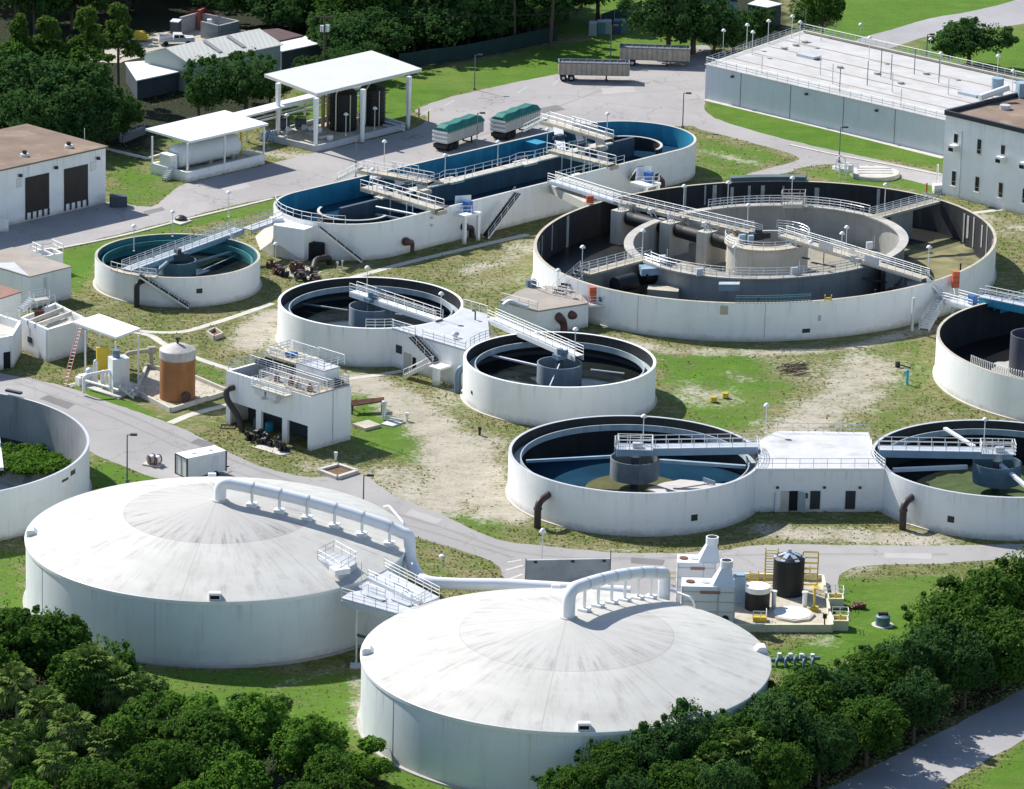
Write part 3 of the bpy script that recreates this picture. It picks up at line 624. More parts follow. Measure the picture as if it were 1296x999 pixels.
def stairway(t, top, bot, w, mt=grille_black, ms=white_metal, rails=True):
    m = MB(); m.treads(top, bot, w); s = part('stair', m, mt, t)
    m = MB(); m.stringers(top, bot, w); part('stringer', m, ms, s)
    if rails:
        m = MB()
        for e in side(top, bot, w): m.rail(e, 1.0, 2, 1.6, .028)
        part('railing', m, ms, s)
    return s
def centre_well(t, c, r, z0, z1, mat, pier=True, zf=0.3):
    m = MB(); m.ring(c[0], c[1], r-.10, r, z0, z1, 48); d = part('centre_well', m, mat, t)
    m = MB(); m.tube([(c[0],c[1],zf),(c[0],c[1],z1+.2)], .45, 16); part('centre_column', m, dark_clad, t)
    return d
def launder(t, c, r, z, mat):
    m = MB(); m.ring(c[0], c[1], r-.12, r, z-.7, z, 128); m.ring(c[0], c[1], r, r+1.0, z-.72, z-.66, 128); return part('launder', m, mat, t)
launder_mat = paint('pale_launder_concrete', (.40,.47,.50), .8, .2, .6, (.16,.19,.2), .6)

# two clarifiers joined by a raised deck
c34 = []
for c, lab, tipx, deckx, zt in ((T3,'round white clarifier left of the flat grey deck, with still dark water',(447,368),(556,404),0),(T4,'round white clarifier right of the flat grey deck, in front of the brown pipes',(733,450),(622,402),0)):
    R, h = 11.34, 4.72; t = round_tank('clarifier_tank', lab, 'water tank', c, R, h); c34.append(t)
    water_disc(t, c, R-.35, 1.95, water_dark); m = MB(); m.lathe(c[0],c[1],[(R-.36,2.0),(R-.36,2.45)],128); part('tide_line', m, dark_clad, t); launder(t, c, R-1.35, h-.75, launder_mat)
    d = centre_well(t, c, 2.65, 1.9, 4.3, paint('slate_centre_well', (.26,.31,.36), .6, .2, .6, (.12,.13,.14), .5) if c is T3 else bpy.data.materials['slate_centre_well'])
    p, q = G(*tipx, h+.55), G(*deckx, h+.35)
    walkway(t, p, q, 1.25, white_paint, white_metal, .55, white_paint, 3)
    m = MB(); m.box(c[0], c[1], h+.1, 1.3, 1.3, .5, .6); m.cyl(c[0], c[1], h+.55, .38, .75, 12); m.box(c[0]+.6, c[1]+.3, h+.55, .7, .4, .5, .4); part('drive_motor', m, pipe_blue, t)
m = MB(); c = T3; m.beam((*G2(377,384,2.3),2.35), (*G2(440,393,2.6),2.6), .16, .16); m.beam((*G2(500,398,2.3),2.3), (*G2(548,402,2.3),2.2), .16, .2); part('skimmer_arm', m, launder_mat, c34[0])
m = MB(); m.beam((*G2(618,448,3.2),3.1), (*G2(680,462,3.2),3.1), .28, .2); m.beam((*G2(748,468,3.0),3.0), (*G2(790,472,2.5),2.4), .15, .15); m.beam((*G2(694,487,3),2.4), (*G2(708,462,4.3),4.4), .12, .12); part('skimmer_arm', m, duct_white, c34[1])
# pump-house deck between them
t = thing('clarifier_deck', 'flat grey railed deck over the pump rooms between the two small clarifiers', 'building', G2(560,440,4.7))
a_ = lambda c, px: ang(c, G2(*px, 4.7))
arcL = arc(T3, 11.36, a_(T3,(497,417)), a_(T3,(585,390)), 14); arcR = arc(T4, 11.40, a_(T4,(624,430)), a_(T4,(592,444)), 8)
poly34 = arcL + [G2(617,398,4.7)] + arcR
m = MB(); m.prism(poly34, 0, 4.55, True, False); part('wall', m, white_wall, t)
m = MB(); m.prism(poly34, 4.56, 4.78); part('roof_deck', m, concrete_deck, t)
fr = [(*arcL[0],4.78), (*lerp(arcL[0],arcR[-1],.32),4.78), (*lerp(arcL[0],arcR[-1],.42),4.78), (*arcR[-1],4.78)]
m = MB(); m.rail([fr[2],fr[3]],1.07,3,1.6,.034); m.rail([fr[0],fr[1]],1.07,3,1.6,.034); part('railing', m, white_metal, t)
m = MB(); m.rail([(*arcL[-1],4.78),(*G2(617,398,4.78),4.78)],1.07,3,1.6,.034); part('railing', m, white_metal, t)
m = MB(); m.rail([(*x,4.78) for x in arc(T3,11.1,a_(T3,(497,417))-.28,a_(T3,(497,417))+.02,5)],1.07,3,1.2,.034); part('railing', m, white_metal, t)
m = MB(); m.rail([(*x,4.78) for x in arc(T4,11.25,a_(T4,(622,428)),a_(T4,(600,441)),4)],1.07,3,1.4,.03); part('railing', m, galv, t)
g = G(576,428,4.78); m = MB(); m.cyl(g[0],g[1],4.7,.3,.5,14); m.lathe(g[0],g[1],[(.5,5.2),(.5,5.35),(.3,5.55),(.01,5.6)],14); part('roof_vent', m, galv, t)
g = G(586,398,4.78); m = MB(); m.tube(bend([(g[0]+1.5,g[1]-2.2,4.7),(g[0]+1.5,g[1]-2.2,5.9),(g[0]+1.1,g[1]-2.2,5.9)],.3), .09, 8); part('vent_pipe', m, grille_black, t)
def wall_panel(t, p, q, z0, z1, mat, name, off=.02, thick=.05, sub=None):   # a panel lying on the wall line p-q (p left, q right seen from outside)
    dx, dy = q[0]-p[0], q[1]-p[1]; L = math.hypot(dx, dy); nx, ny = dy/L, -dx/L; m = MB()
    m.prism([(p[0]+nx*off,p[1]+ny*off),(q[0]+nx*off,q[1]+ny*off),(q[0]+nx*(off+thick),q[1]+ny*(off+thick)),(p[0]+nx*(off+thick),p[1]+ny*(off+thick))], z0, z1); return part(name, m, mat, sub or t)
w0, w1 = arcL[0], arcR[-1]
wl = lambda f: lerp(w0, w1, f)
wall_panel(t, wl(.17), wl(.27), .1, 2.25, concrete_pale, 'door', .02); wall_panel(t, wl(.29), wl(.335), .35, 1.95, void_black, 'window', .02); wall_panel(t, wl(.06), wl(.14), 1.9, 2.9, louver_dark, 'louvre', .02)
nx, ny = (w1[1]-w0[1]), -(w1[0]-w0[0]); L = math.hypot(nx, ny); nx, ny = nx/L, ny/L
top = (*lerp(w0,w1,.33),4.6); top = (top[0]+nx*.75, top[1]+ny*.75, 4.6); land = (*lerp(w0,w1,.66),2.35); land = (land[0]+nx*.75, land[1]+ny*.75, 2.35)
stairway(t, top, land, 1.1)
m = MB(); lx, ly = lerp(w0,w1,.74); m.box(lx+nx*1.0, ly+ny*1.0, 2.1, 1.9, 2.3, .25, math.atan2(w1[1]-w0[1], w1[0]-w0[0])); m.box(lx+nx*1.6, ly+ny*1.6, 0, .8, .5, 2.1, math.atan2(w1[1]-w0[1], w1[0]-w0[0])); part('stair_landing', m, white_wall, t)
l2 = (lx+nx*1.6-(w1[0]-w0[0])/L*1.0, ly+ny*1.6-(w1[1]-w0[1])/L*1.0, 2.3); b2 = (l2[0]-(w1[0]-w0[0])/L*3.6+nx*.4, l2[1]-(w1[1]-w0[1])/L*3.6+ny*.4, .1); stairway(t, l2, b2, 1.1, concrete_pale)
m = MB(); v = G2(579,497); u = G2(584,478); m.tube(bend([(v[0],v[1],0),(v[0],v[1],3.0),(v[0]+1.6,v[1]+.7,3.0)],1.0), .42, 14); solo('elbow_pipe', m, pipe_blue, 'slate blue elbow pipe coming down the wall left of the right small clarifier', 'pipe')

# two big clarifiers joined by a white-roofed building
R5, h5 = 13.95, 4.81
big = []
for c, lab, bx, by in ((T5,'large white clarifier left of the white roofed building, partly emptied',(779,566),(958,563)),(T6,'large white clarifier at the right edge with green weed on its water',(1281,570),(1112,567))):
    t = round_tank('clarifier_tank', lab, 'water tank', c, R5, h5, cap=concrete_deck); big.append(t)
    water_disc(t, c, R5-.35, .75, water_blue if c is T5 else water_dark); launder(t, c, R5-1.3, h5-.65, launder_mat)
    p, q = G(*bx, h5+.75), G(*by, h5+.75)
    d = walkway(t, p, q, 1.5, galv, white_metal, .75, girder_blue, 2, sp=1.5)
    m = MB(); m.rail([(p[0],p[1]-.75,p[2]),(p[0],p[1]+.75,p[2])],1.07,2,1.5,.033); m.box(c[0], c[1], h5+.72, 3.8, 2.3, .08); part('platform', m, galv, t)
    m = MB(); m.rail([(c[0]-1.9,c[1]-1.15,h5+.8),(c[0]+1.9,c[1]-1.15,h5+.8),(c[0]+1.9,c[1]+1.15,h5+.8),(c[0]-1.9,c[1]+1.15,h5+.8),(c[0]-1.9,c[1]-1.15,h5+.8)],1.07,3,1.2,.033); part('railing', m, white_metal, t)
    m = MB(); m.cyl(c[0],c[1],h5-.3,.6,1.0,16); m.box(c[0]+.2,c[1]-.3,h5+.75,1.0,.7,.6); part('drive_motor', m, galv, t)
    centre_well(t, c, 2.7, 2.1, 4.35, paint('grey_centre_well', (.22,.24,.25), .7, .25, .7, (.09,.09,.085), .6) if c is T5 else pipe_blue)
t = big[0]; c = T5
m = MB(); m.disc(c[0]+.2,c[1]-.5,5.6,.775,48); part('algae_patch', m, scum_olive, t)
m = MB(); m.sheet(jag([(c[0]+1.2,c[1]-.2),(c[0]+5,c[1]+3.5),(c[0]+12.2,c[1]+2.0),(c[0]+12.6,c[1]-3.0),(c[0]+9,c[1]-8),(c[0]+5.5,c[1]-8),(c[0]+5.6,c[1]-3.5),(c[0]+3.5,c[1]-2.2)],.8,.25), .785); part('pale_floor_patch', m, paint('pale_sludge', (.55,.52,.50), .9, .1, .5, (.3,.28,.25), .4, 1, .5), t)  # pale ragged sheet laid just above the water, right of the drum
m = MB(); m.beam((*G2(666,584,3.4),3.4),(*G2(776,578,3.9),3.9),.3,.3); m.beam((*G2(828,575,4),4),(*G2(895,571,3.6),3.6),.18,.18); m.beam((*G2(831,583,3.4),3.4),(*G2(944,591,3.0),3.0),.45,.35); m.beam((*G2(890,607,1.2),1.2),(*G2(905,612,1.2),1.2),.12,.5); part('rake_arm', m, girder_blue, t)
t = big[1]; c = T6
m = MB(); m.sheet([(c[0]+(8.3+.5*math.sin(k*1.7)+.4*math.sin(k*.6))*math.cos(k*PI/32), c[1]-.8+(8.0+.5*math.sin(k*2.1))*math.sin(k*PI/32)) for k in range(64)], .79); part('weed_patch', m, scum_green, t)
m = MB(); m.beam((*G2(1196,540,h5+1),5.6),(*G2(1233,563,h5+.9),5.5),.45,.25); m.beam((*G2(1262,588,3.9),4.2),(*G2(1300,617,3.3),3.3),.45,.3); m.beam((*G2(1130,595,3.6),3.6),(*G2(1224,591,3.6),3.6),.5,.4); part('rake_arm', m, duct_white, t)
# the building between them
t = thing('control_building', 'white flat roofed building between the two large clarifiers, one of its doors open', 'building', G2(1034,640,0))
a_ = lambda c, px: ang(c, G2(*px, 4.85))
aL = arc(T5, R5+.02, a_(T5,(975,561)), a_(T5,(949,594)), 10, None, True); aR = arc(T6, R5+.02, a_(T6,(1121,595)), a_(T6,(1104,565)), 10, None, True)
pol = [G2(984,547,4.85)] + aL + aR + [G2(1099.5,549,4.85)]
m = MB(); m.prism(pol, 0, 4.8, True, False); part('wall', m, white_wall, t)
m = MB(); m.prism(pol, 4.81, 5.0); part('roof', m, deck_white, t)
w0, w1 = aL[-1], aR[0]; W = lambda px: lerp(w0, w1, (px-949)/(1121-949))
wall_panel(t, (w0[0]+.1,w0[1]-.0), (w1[0]-.1,w1[1]), 4.72, 5.06, white_paint, 'roof_edge', .01, .12)
wall_panel(t, W(984), W(994.5), .15, 2.45, concrete_pale, 'door', .02, .06); wall_panel(t, W(995), W(1006.5), .15, 2.45, void_black, 'doorway', .015, .01)
dx, dy = W(1007)[0], W(1007)[1]; m = MB(); m.beam((dx,dy-.06,1.3),(dx+.75,dy-.75,1.3),.06,2.3); part('door', m, launder_mat, t, 'grey door leaf standing open')
wall_panel(t, W(1015), W(1020), 1.6, 2.2, glass, 'window', .02, .03)
for x0, x1 in ((1023,1036.5),(1070,1083.5)): wall_panel(t, W(x0), W(x1), .35, 2.45, louver_dark, 'louvre', .02, .05)
for x in (979,1041.5,1089): p = W(x); m = MB(); m.box(p[0], p[1]-.12, 2.75, .3, .25, .22); part('wall_light', m, grille_black, t)
p = W(976); m = MB(); m.tube([(p[0],p[1]-.1,.1),(p[0],p[1]-.1,2.3)],.06,6); part('conduit', m, galv, t)
zz = 5.0; e0, e1 = (w0[0]+.3,w0[1]+.25,zz), (w1[0]-.3,w1[1]+.25,zz)
m = MB(); m.rail([e0,e1],1.07,2,1.6,.028); part('railing', m, galv, t)
b0, b1 = (*G2(984,547,5),5.0), (*G2(1099.5,549,5),5.0); m = MB(); m.rail([b0,b1],1.07,2,1.6,.028); part('railing', m, galv, t)
m = MB(); m.rail([(*x,5.0) for x in aL[1:]],1.07,3,1.2,.033); part('railing', m, white_metal, t)
m = MB(); m.rail([(*x,5.0) for x in aR[:-1]],1.07,3,1.2,.033); part('railing', m, white_metal, t)
for px, lab in (((680,668,684.5,632),'dark brown elbow pipe on the wall of the left large clarifier'),((1142,670,1150,636),'dark brown elbow pipe on the wall of the right large clarifier')):
    v = G(px[0],px[1],0); m = MB(); m.tube(bend([(v[0],v[1],0),(v[0],v[1],2.9),(v[0]+1.35,v[1]+2.2,3.25)],.9), .40, 14)
    for z in (2.1,): m.cyl(v[0],v[1],z,.5,.14,14)
    solo('elbow_pipe', m, pipe_brown, lab, 'pipe')
for c, px, R in ((T5,(875,653),R5),(T6,(1206.5,655.5),R5),(T7,(1019,424),30.0),(T10,(249,365),10.5),(T4,(595,497),11.34)):
    pass
def wall_plate(t, c, R, px, z, w, hh, mat, name):
    p = G2(px[0], px[1], z); a = ang(c, p); m = MB(); da = w/R/2
    m.lathe(c[0],c[1],[(R+.0,z-hh/2),(R+.06,z-hh/2),(R+.06,z+hh/2),(R+.0,z+hh/2)],4,a-da,a+da,True); return part(name, m, mat, t)
wall_plate(big[0], T5, R5, (875,653), 1.75, .75, .7, louver_dark, 'access_hatch'); wall_plate(big[1], T6, R5, (1206.5,655), 1.75, .75, .7, louver_dark, 'access_hatch')
wall_plate(c34[1], T4, 11.34, (595,497), 1.9, .35, .35, louver_dark, 'access_hatch')
for px, py, z, lab in ((465,338,5.2,'white globe lamp at the far end of the left small clarifier bridge'),(558.5,371,4.8,'white globe lamp where the left small clarifier bridge meets the grey deck'),(728.5,416,5.3,'white globe lamp on the right small clarifier bridge'),(815,526,5.6,'white globe lamp above the drum of the left large clarifier'),(970.5,512,5.0,'white globe lamp at the left corner of the white roofed building'),(1247,530,5.6,'white globe lamp above the drum of the weed covered clarifier')): lamp(px, py, z, lab)

# ------------------------------------------------------------------ small round tank with teal lining
R, h = 10.45, 3.75; c = T10
t = round_tank('settling_tank', 'small round white tank at left with a teal lining and a railed bridge', 'water tank', c, R, h, lining=lining_teal, cap=concrete_tan); teal_tank = t
water_disc(t, c, R-.35, 1.5, water_dark); m = MB(); m.ring(c[0],c[1],R-1.1,R-.95,2.6,3.15,96); part('launder', m, lining_teal, t)
centre_well(t, c, 2.35, 1.4, 3.2, paint('grey_green_steel', (.22,.30,.31), .6, .2, .6, (.08,.1,.1), .5))
p, q = G(160,341,4.15), G(303,289,4.15); walkway(t, p, q, 1.5, galv, white_metal, .6, girder_blue, 4, r=.034)
m = MB(); m.box(c[0],c[1],3.2,2.2,1.8,.9,.5); m.cyl(c[0],c[1],3.6,.5,1.0,12); part('drive_motor', m, dark_clad, t)
m = MB(); m.beam((*G2(196,346,2.9),2.9),(*G2(212,330,4.2),4.0),.35,.35); m.beam((*G2(246,332,2.6),2.6),(*G2(302,316,2.4),2.4),.22,.22); m.beam((*G2(252,344,2.0),2.0),(*G2(306,320,2.0),2.0),.1,.1); part('rake_arm', m, launder_mat, t)
a0 = ang(c, G2(170,347,3.8)); m = MB(); m.lathe(c[0],c[1],[(R-.3,3.80),(R+.7,3.80),(R+.7,3.92),(R-.3,3.92)],12,a0-.30,a0+.30,True); part('platform', m, concrete_tan, t)
m = MB(); m.rail([(*x,3.92) for x in arc(c,R+.65,a0-.30,a0+.30,8)],1.07,2,1.2,.03); part('railing', m, white_metal, t)
def off_wall(p, c, R, d=.62):
    a = ang(c, p); return (c[0]+(R+d)*math.cos(a), c[1]+(R+d)*math.sin(a), p[2])
stairway(t, off_wall(G(186,344,3.9),c,R), off_wall(G(238,386,0.1),c,R), 1.0)
stairway(t, off_wall(G(318,288,4.0),c,R), off_wall(G(336,324,0.1),c,R,2.0), 1.0, white_metal)
v = G2(173,389); m = MB(); m.tube(bend([(v[0],v[1],0),(v[0],v[1],3.1),(v[0]+.8,v[1]+1.4,3.1)],.7), .36, 12); solo('elbow_pipe', m, grille_black, 'black elbow pipe standing against the small teal lined tank', 'pipe')
wall_plate(t, c, R, (249,365), 2.0, .75, .6, louver_dark, 'access_hatch')
for px, py, z, lab in ((169.5,285.5,4.2,'white globe lamp at the left rim of the small teal lined tank'),(218.5,267.5,4.2,'white globe lamp over the middle of the small teal lined tank'),(289.5,243,4.2,'white globe lamp at the right end of the teal lined tank bridge')): lamp(px, py, z, lab)

# ------------------------------------------------------------------ round tank at lower left with weeds growing inside
R, h = 20.6, 5.43; c = T11
t = round_tank('disused_tank', 'big empty round white tank at the left edge with green weeds growing inside', 'water tank', c, R, h, .3, lining=lining_grey, cap=concrete_deck)
water_disc(t, c, R-.3, .3, paint('wet_black_floor', (.012,.013,.011), .25, .3, .4), 'tank_floor')
m = MB(); m.beam((*G2(-7,530,5.6),5.7),(*G2(1,585,4.2),3.4),.6,.4); m.tube([(*G2(-5,590,2),.3),(*G2(-5,590,2),5.4)],.35,10); part('bridge_end', m, white_paint, t)
WEED_AT = t
wall_plate(t, c, R, (92,598), 4.6, 1.1, .5, rust, 'rust_patch'); wall_plate(t, c, R, (74,606), 4.3, 1.3, .25, rust, 'rust_patch')
m = MB(); m.beam((*G2(8,497,5.6),5.9),(*G2(27,501,5.6),5.9),.5,.25); part('weir_bracket', m, dark_clad, t)

# ------------------------------------------------------------------ tank at the right edge
R, h = 20.5, 5.0; c = T8
t = round_tank('treatment_tank', 'big round white tank cut by the right edge, black inside, white fins on its rim', 'water tank', c, R, h, .35, cap=concrete_tan); right_tank = t
water_disc(t, c, R-.35, .45, paint('wet_black_floor_two', (.010,.011,.011), .3, .3, .4), 'tank_floor')
m = MB(); pc = G2(1275,462,.5); m.sheet(jag([(pc[0]-2.6,pc[1]-5),(pc[0]-1.2,pc[1]+1.5),(pc[0]+2.5,pc[1]+2.2),(pc[0]+6,pc[1]-2),(pc[0]+6,pc[1]-7),(pc[0],pc[1]-9)],.8,.3), .47); part('sludge_patch', m, concrete, t)
wc = G2(1306,440,3.5); m = MB(); m.ring(wc[0],wc[1],2.5,2.65,.5,5.2,40); part('centre_well', m, paint('purple_grey_steel', (.10,.10,.13), .6, .2, .6), t)
m = MB()
for k in range(26):
    a = ang(c, G2(1229,459,5)) + k*.0165; x, y = c[0]+(R-.4)*math.cos(a), c[1]+(R-.4)*math.sin(a); m.beam((x,y,4.3),(x+.12*math.cos(a+1.4),y+.12*math.sin(a+1.4),5.95),.09,.2)
part('weir_fin', m, white_metal, t)
p, q = G(1243,374,5.6), G(1330,392,5.6); walkway(t, p, q, 1.6, galv, white_metal, .9, lining_blue, 3)
p, q = G(1262,389,4.6), G(1300,379,4.8); walkway(t, p, q, 1.3, lining_blue, white_metal, .5, lining_blue, 3)
p, q = G(1203,379,2.8), G(1240,389,3.2); walkway(t, p, q, 2.6, galv, white_metal, .3, galv, 3)
g = G(1231,381,3.6); m = MB(); m.box(g[0],g[1],3.2,.9,.9,1.1,.4); part('motor_cover', m, motor_blue, t)

# ------------------------------------------------------------------ the big double-ring aeration tank
OVAL = True
R, h = 30.0, 4.8; c = T7; RI = 18.0
t = round_tank('aeration_tank', 'very large round white tank with an inner ring, crossed by a long railed walkway', 'water tank', c, R, h, .40, lining=lining_dark, cap=concrete_tan, n=224); aer = t
fl = paint('wet_tank_floor', (.022,.023,.022), .35, .3, .2, (.05,.05,.04), .6, 1, .2)
water_disc(t, c, R-.4, .35, fl, 'tank_floor')
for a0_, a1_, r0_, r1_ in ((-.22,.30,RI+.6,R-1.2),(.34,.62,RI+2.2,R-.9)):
    m = MB(); m.sheet(jag(arc(c,r0_,a0_,a1_,14)+arc(c,r1_,a1_,a0_,14),.9,.35),.365); part('sediment', m, paint('yellow_sediment', (.23,.215,.10), .9, .4, .35, (.030,.032,.02), 1.6, 1, .22) if a0_ < 0 else bpy.data.materials['yellow_sediment'], t)  # yellow sludge: sunlight painted in as paler colour, shadow stripes as dark blotches
m = MB(); m.disc(c[0], c[1], RI-.4, .37, 96); part('inner_floor', m, paint('olive_floor', (.33,.30,.23), .9, .25, .3, (.13,.125,.09), .8, 1, .3), t)
m = MB(); zi = 4.3
m.ring(c[0], c[1], RI-.4, RI, .35, 4.5, 160); ring_o = part('inner_ring_wall', m, ring_mat, t)
m = MB(); m.ring(c[0], c[1], RI-.75, RI+.45, 4.52, 4.72, 160); part('ring_walkway', m, concrete, ring_o)
# pilasters on the inner face of the outer wall
PIL = [(687,320),(698,315),(711,310),(729,300),(746,290)] + [(873,255),(892,248),(903,246),(924,242),(947,241),(965,241),(992,242),(1036,243),(1117,250),(1173,290),(1190,285),(1206,290),(1233,295),(1250,300),(1260,312)]
for px in PIL:
    a = ang(c, G2(px[0], px[1], 3.2)); w = random.uniform(.18,.70); lean = random.uniform(-.15,.2) if px[0] < 1050 else 0; r = R-.47
    x0, y0 = c[0]+r*math.cos(a), c[1]+r*math.sin(a); x1, y1 = c[0]+r*math.cos(a+lean/R*3), c[1]+r*math.sin(a+lean/R*3)
    m = MB(); m.prism([(x0-w/2*math.sin(a),y0+w/2*math.cos(a)),(x0+w/2*math.sin(a),y0-w/2*math.cos(a)),(x0+w/2*math.sin(a)+.2*math.cos(a),y0-w/2*math.cos(a)+.2*math.sin(a)),(x0-w/2*math.sin(a)+.2*math.cos(a),y0+w/2*math.cos(a)+.2*math.sin(a))],.36+random.choice((0,0,.8,1.6)),4.72-random.uniform(0,.7))
    part('pilaster', m, pilaster_mat, t)
# ring railings: back and front, with gates
def ring_rail(a0, a1, r, mat=white_metal, name='railing'):
    m = MB(); m.rail(arc(c, r, a0, a1, max(3, int(abs(a1-a0)*12)), 4.72), 1.07, 3, 1.7, .034); part(name, m, mat, ring_o)
A = lambda px, py, z=4.7: ang(c, G2(px, py, z))
aP2, aP1, aBR, aMB = A(1103,272), A(806,328), A(1128,333), A(893,272)
ring_rail(aP2+.03, aMB-.12, RI+.4); ring_rail(aP2+.03, aMB-.12, RI-.7, galv)
ring_rail(aP1+.08 if aP1 < 0 else aP1+.10-2*PI, aBR-.05, RI-.7); ring_rail(aP1+.10, aBR-.06, RI+.4, galv)
g = G(1003,262,4.7); m = MB(); m.rail([(g[0]-1.5,g[1]-.5,4.75),(g[0]+1.6,g[1]-.5,4.75),(g[0]+1.6,g[1]+1.6,4.75),(g[0]-1.5,g[1]+1.6,4.75),(g[0]-1.5,g[1]-.5,4.75)],1.9,4,1.5,.035); m.box(g[0],g[1],4.7,2.6,1.4,.5,0); part('ring_platform', m, concrete_pale, ring_o)
g = G(923,359,4.7); m = MB(); m.box(g[0],g[1],3.9,2.6,1.2,.85,0); part('ring_platform', m, launder_mat, ring_o)
# centre drum with motor platform
cd = G2(972,303,4.9); r0 = 5.3
m = MB(); m.ring(cd[0],cd[1],r0-.35,r0,.37,4.7,72); drum = part('centre_drum', m, concrete_pale, t)
m = MB(); m.ring(cd[0],cd[1],r0-1.5,r0+.35,4.72,4.95,72, PI*.62, PI*1.75); part('drum_walkway', m, concrete_tan, drum)
m = MB(); m.rail(arc(cd, r0+.28, PI*.63, PI*1.74, 16, 4.95),1.07,3,1.5,.034); part('railing', m, white_metal, drum)
m = MB(); m.rail(arc(cd, r0+.1, -.2*PI, .45*PI, 10, 4.95),1.07,3,1.5,.034); part('railing', m, galv, drum)
g = G(957,300,5.2); m = MB(); m.box(g[0],g[1],4.9,1.7,1.2,.9,.4); m.cyl(g[0]+.3,g[1],5.7,.45,.5,12); m.box(g[0]+1.3,g[1]+.6,4.9,.9,.7,.7,.4); part('drive_motor', m, grille_black, drum)
g = G(941,306,5.1); m = MB(); m.box(g[0]-.2,g[1],4.95,.8,.6,1.1,.3); m.box(g[0]+.9,g[1]+.3,4.95,.7,.6,.9,.3); part('control_box', m, girder_blue, drum)
m = MB(); m.prism([G2(968,322,3.6),G2(1001,310,3.6),G2(1003,316,3.6),G2(970,326,3.6)],3.2,3.9); part('launder_trough', m, portable_teal, drum)
# long walkway: ditch -> centre -> far rim
pA, pB = G(698,228,5.3), G(781,254,5.3); pC = G(960,296,5.5); pD, pE = G(990,297,5.5), G(1171,352,5.3)
t2 = thing('walkway_bridge', 'white railed walkway linking the blue ditch with the big round tank', 'bridge', (pA[0],pA[1],0)); walkway(t2, pA, pB, 1.3, galv, white_metal, .28, galv, 3)
m = MB(); m.tube([(*lerp(pA,pB,.5)[:2],0),(*lerp(pA,pB,.5)[:2],5.0)],.09,8); part('column', m, white_metal, t2)
d = walkway(t, pB, pC, 1.4, concrete_tan, white_metal, .30, concrete, 4); d2 = walkway(t, pD, pE, 1.4, concrete_tan, white_metal, .30, concrete, 4)
for a, b in ((.30,.40),(.62,.72)):
    m = MB()
    for e in side(lerp(pD,pE,a), lerp(pD,pE,b), 1.9): m.beam((e[0][0],e[0][1],e[0][2]+.6),(e[1][0],e[1][1],e[1][2]+.6),.04,.9)
    part('rail_panel', m, galv, d2)
for f in (.12,.30,.52,.66,.86):           # hangers and gate frames below the walkway
    p = lerp(pD,pE,f); m = MB(); m.tube([(p[0],p[1],p[2]-.4),(p[0],p[1],p[2]-2.4)],.07,6); m.beam((p[0]-1.6,p[1]+.7,p[2]-2.2),(p[0]+1.6,p[1]-.7,p[2]-2.4),.18,.18); part('baffle_hanger', m, dark_clad, d2)
# piers under the first half and the big black pipes between them
for f in (.07,.42,.68):
    p = lerp(pB,pC,f); aa = math.atan2(pC[1]-pB[1], pC[0]-pB[0]); m = MB(); m.box(p[0],p[1]-1.2,.36,1.9,3.6,4.5,aa); k = part('pier', m, concrete_pale, t)
    q = (p[0]-.9,p[1]-3.2,4.86); m = MB(); m.rail([(p[0]-.9,p[1]-2.8,4.86),(p[0]+.9,p[1]-2.6,4.86)],.95,3,.9,.033); m.rail([(p[0]-.9,p[1]-2.8,4.86),(p[0]-.7,p[1]+.2,4.86)],.95,3,.9,.033); part('railing', m, galv, k)
for f0, f1 in ((.10,.39),(.45,.65),(.71,.90)):
    p, q = lerp(pB,pC,f0), lerp(pB,pC,f1); m = MB(); m.tube([(p[0],p[1]-1.9,3.9),(q[0],q[1]-1.9,3.8)],.95,16); part('air_pipe', m, black_tank, t)
for f in (.10,.24,.48,.62,.84):
    p = lerp(pB,pC,f); m = MB(); m.tube(bend([(p[0]-.3,p[1]-.9,5.2),(p[0]-.5,p[1]-1.7,6.0),(p[0]+.5,p[1]-1.9,4.6)],.4),.10,6); m.tube(bend([(p[0]+.3,p[1]-.9,5.4),(p[0]+.2,p[1]-1.8,5.9),(p[0]+1.1,p[1]-2.0,4.5)],.4),.08,6); m.box(p[0]+.2,p[1]-1.1,5.0,.9,.5,.55,.4); part('air_valve', m, white_metal if f in (.24,.62) else concrete_tan, d)
for px in ((885,352),(1005,350),(1080,335),(1100,318),(838,335)):
    g = G(*px,4.4); m = MB(); m.box(g[0],g[1],4.72,.8,.5,.9,.3); m.tube([(g[0]+.6,g[1],4.72),(g[0]+.6,g[1],6.4)],.06,6); part('valve_stand', m, galv, ring_o)
for k in range(7):
    a = -2.2+k*.32; r = R-3.5-(k%3)*2; x, y = c[0]+r*math.cos(a), c[1]+r*math.sin(a); m = MB(); m.tube([(x,y,.35),(x,y,3.6)],.12,6); m.beam((x-1.8,y-.6,1.2),(x+1.8,y+.6,1.2),.14,.14); part('diffuser_pipe', m, dark_clad, t)
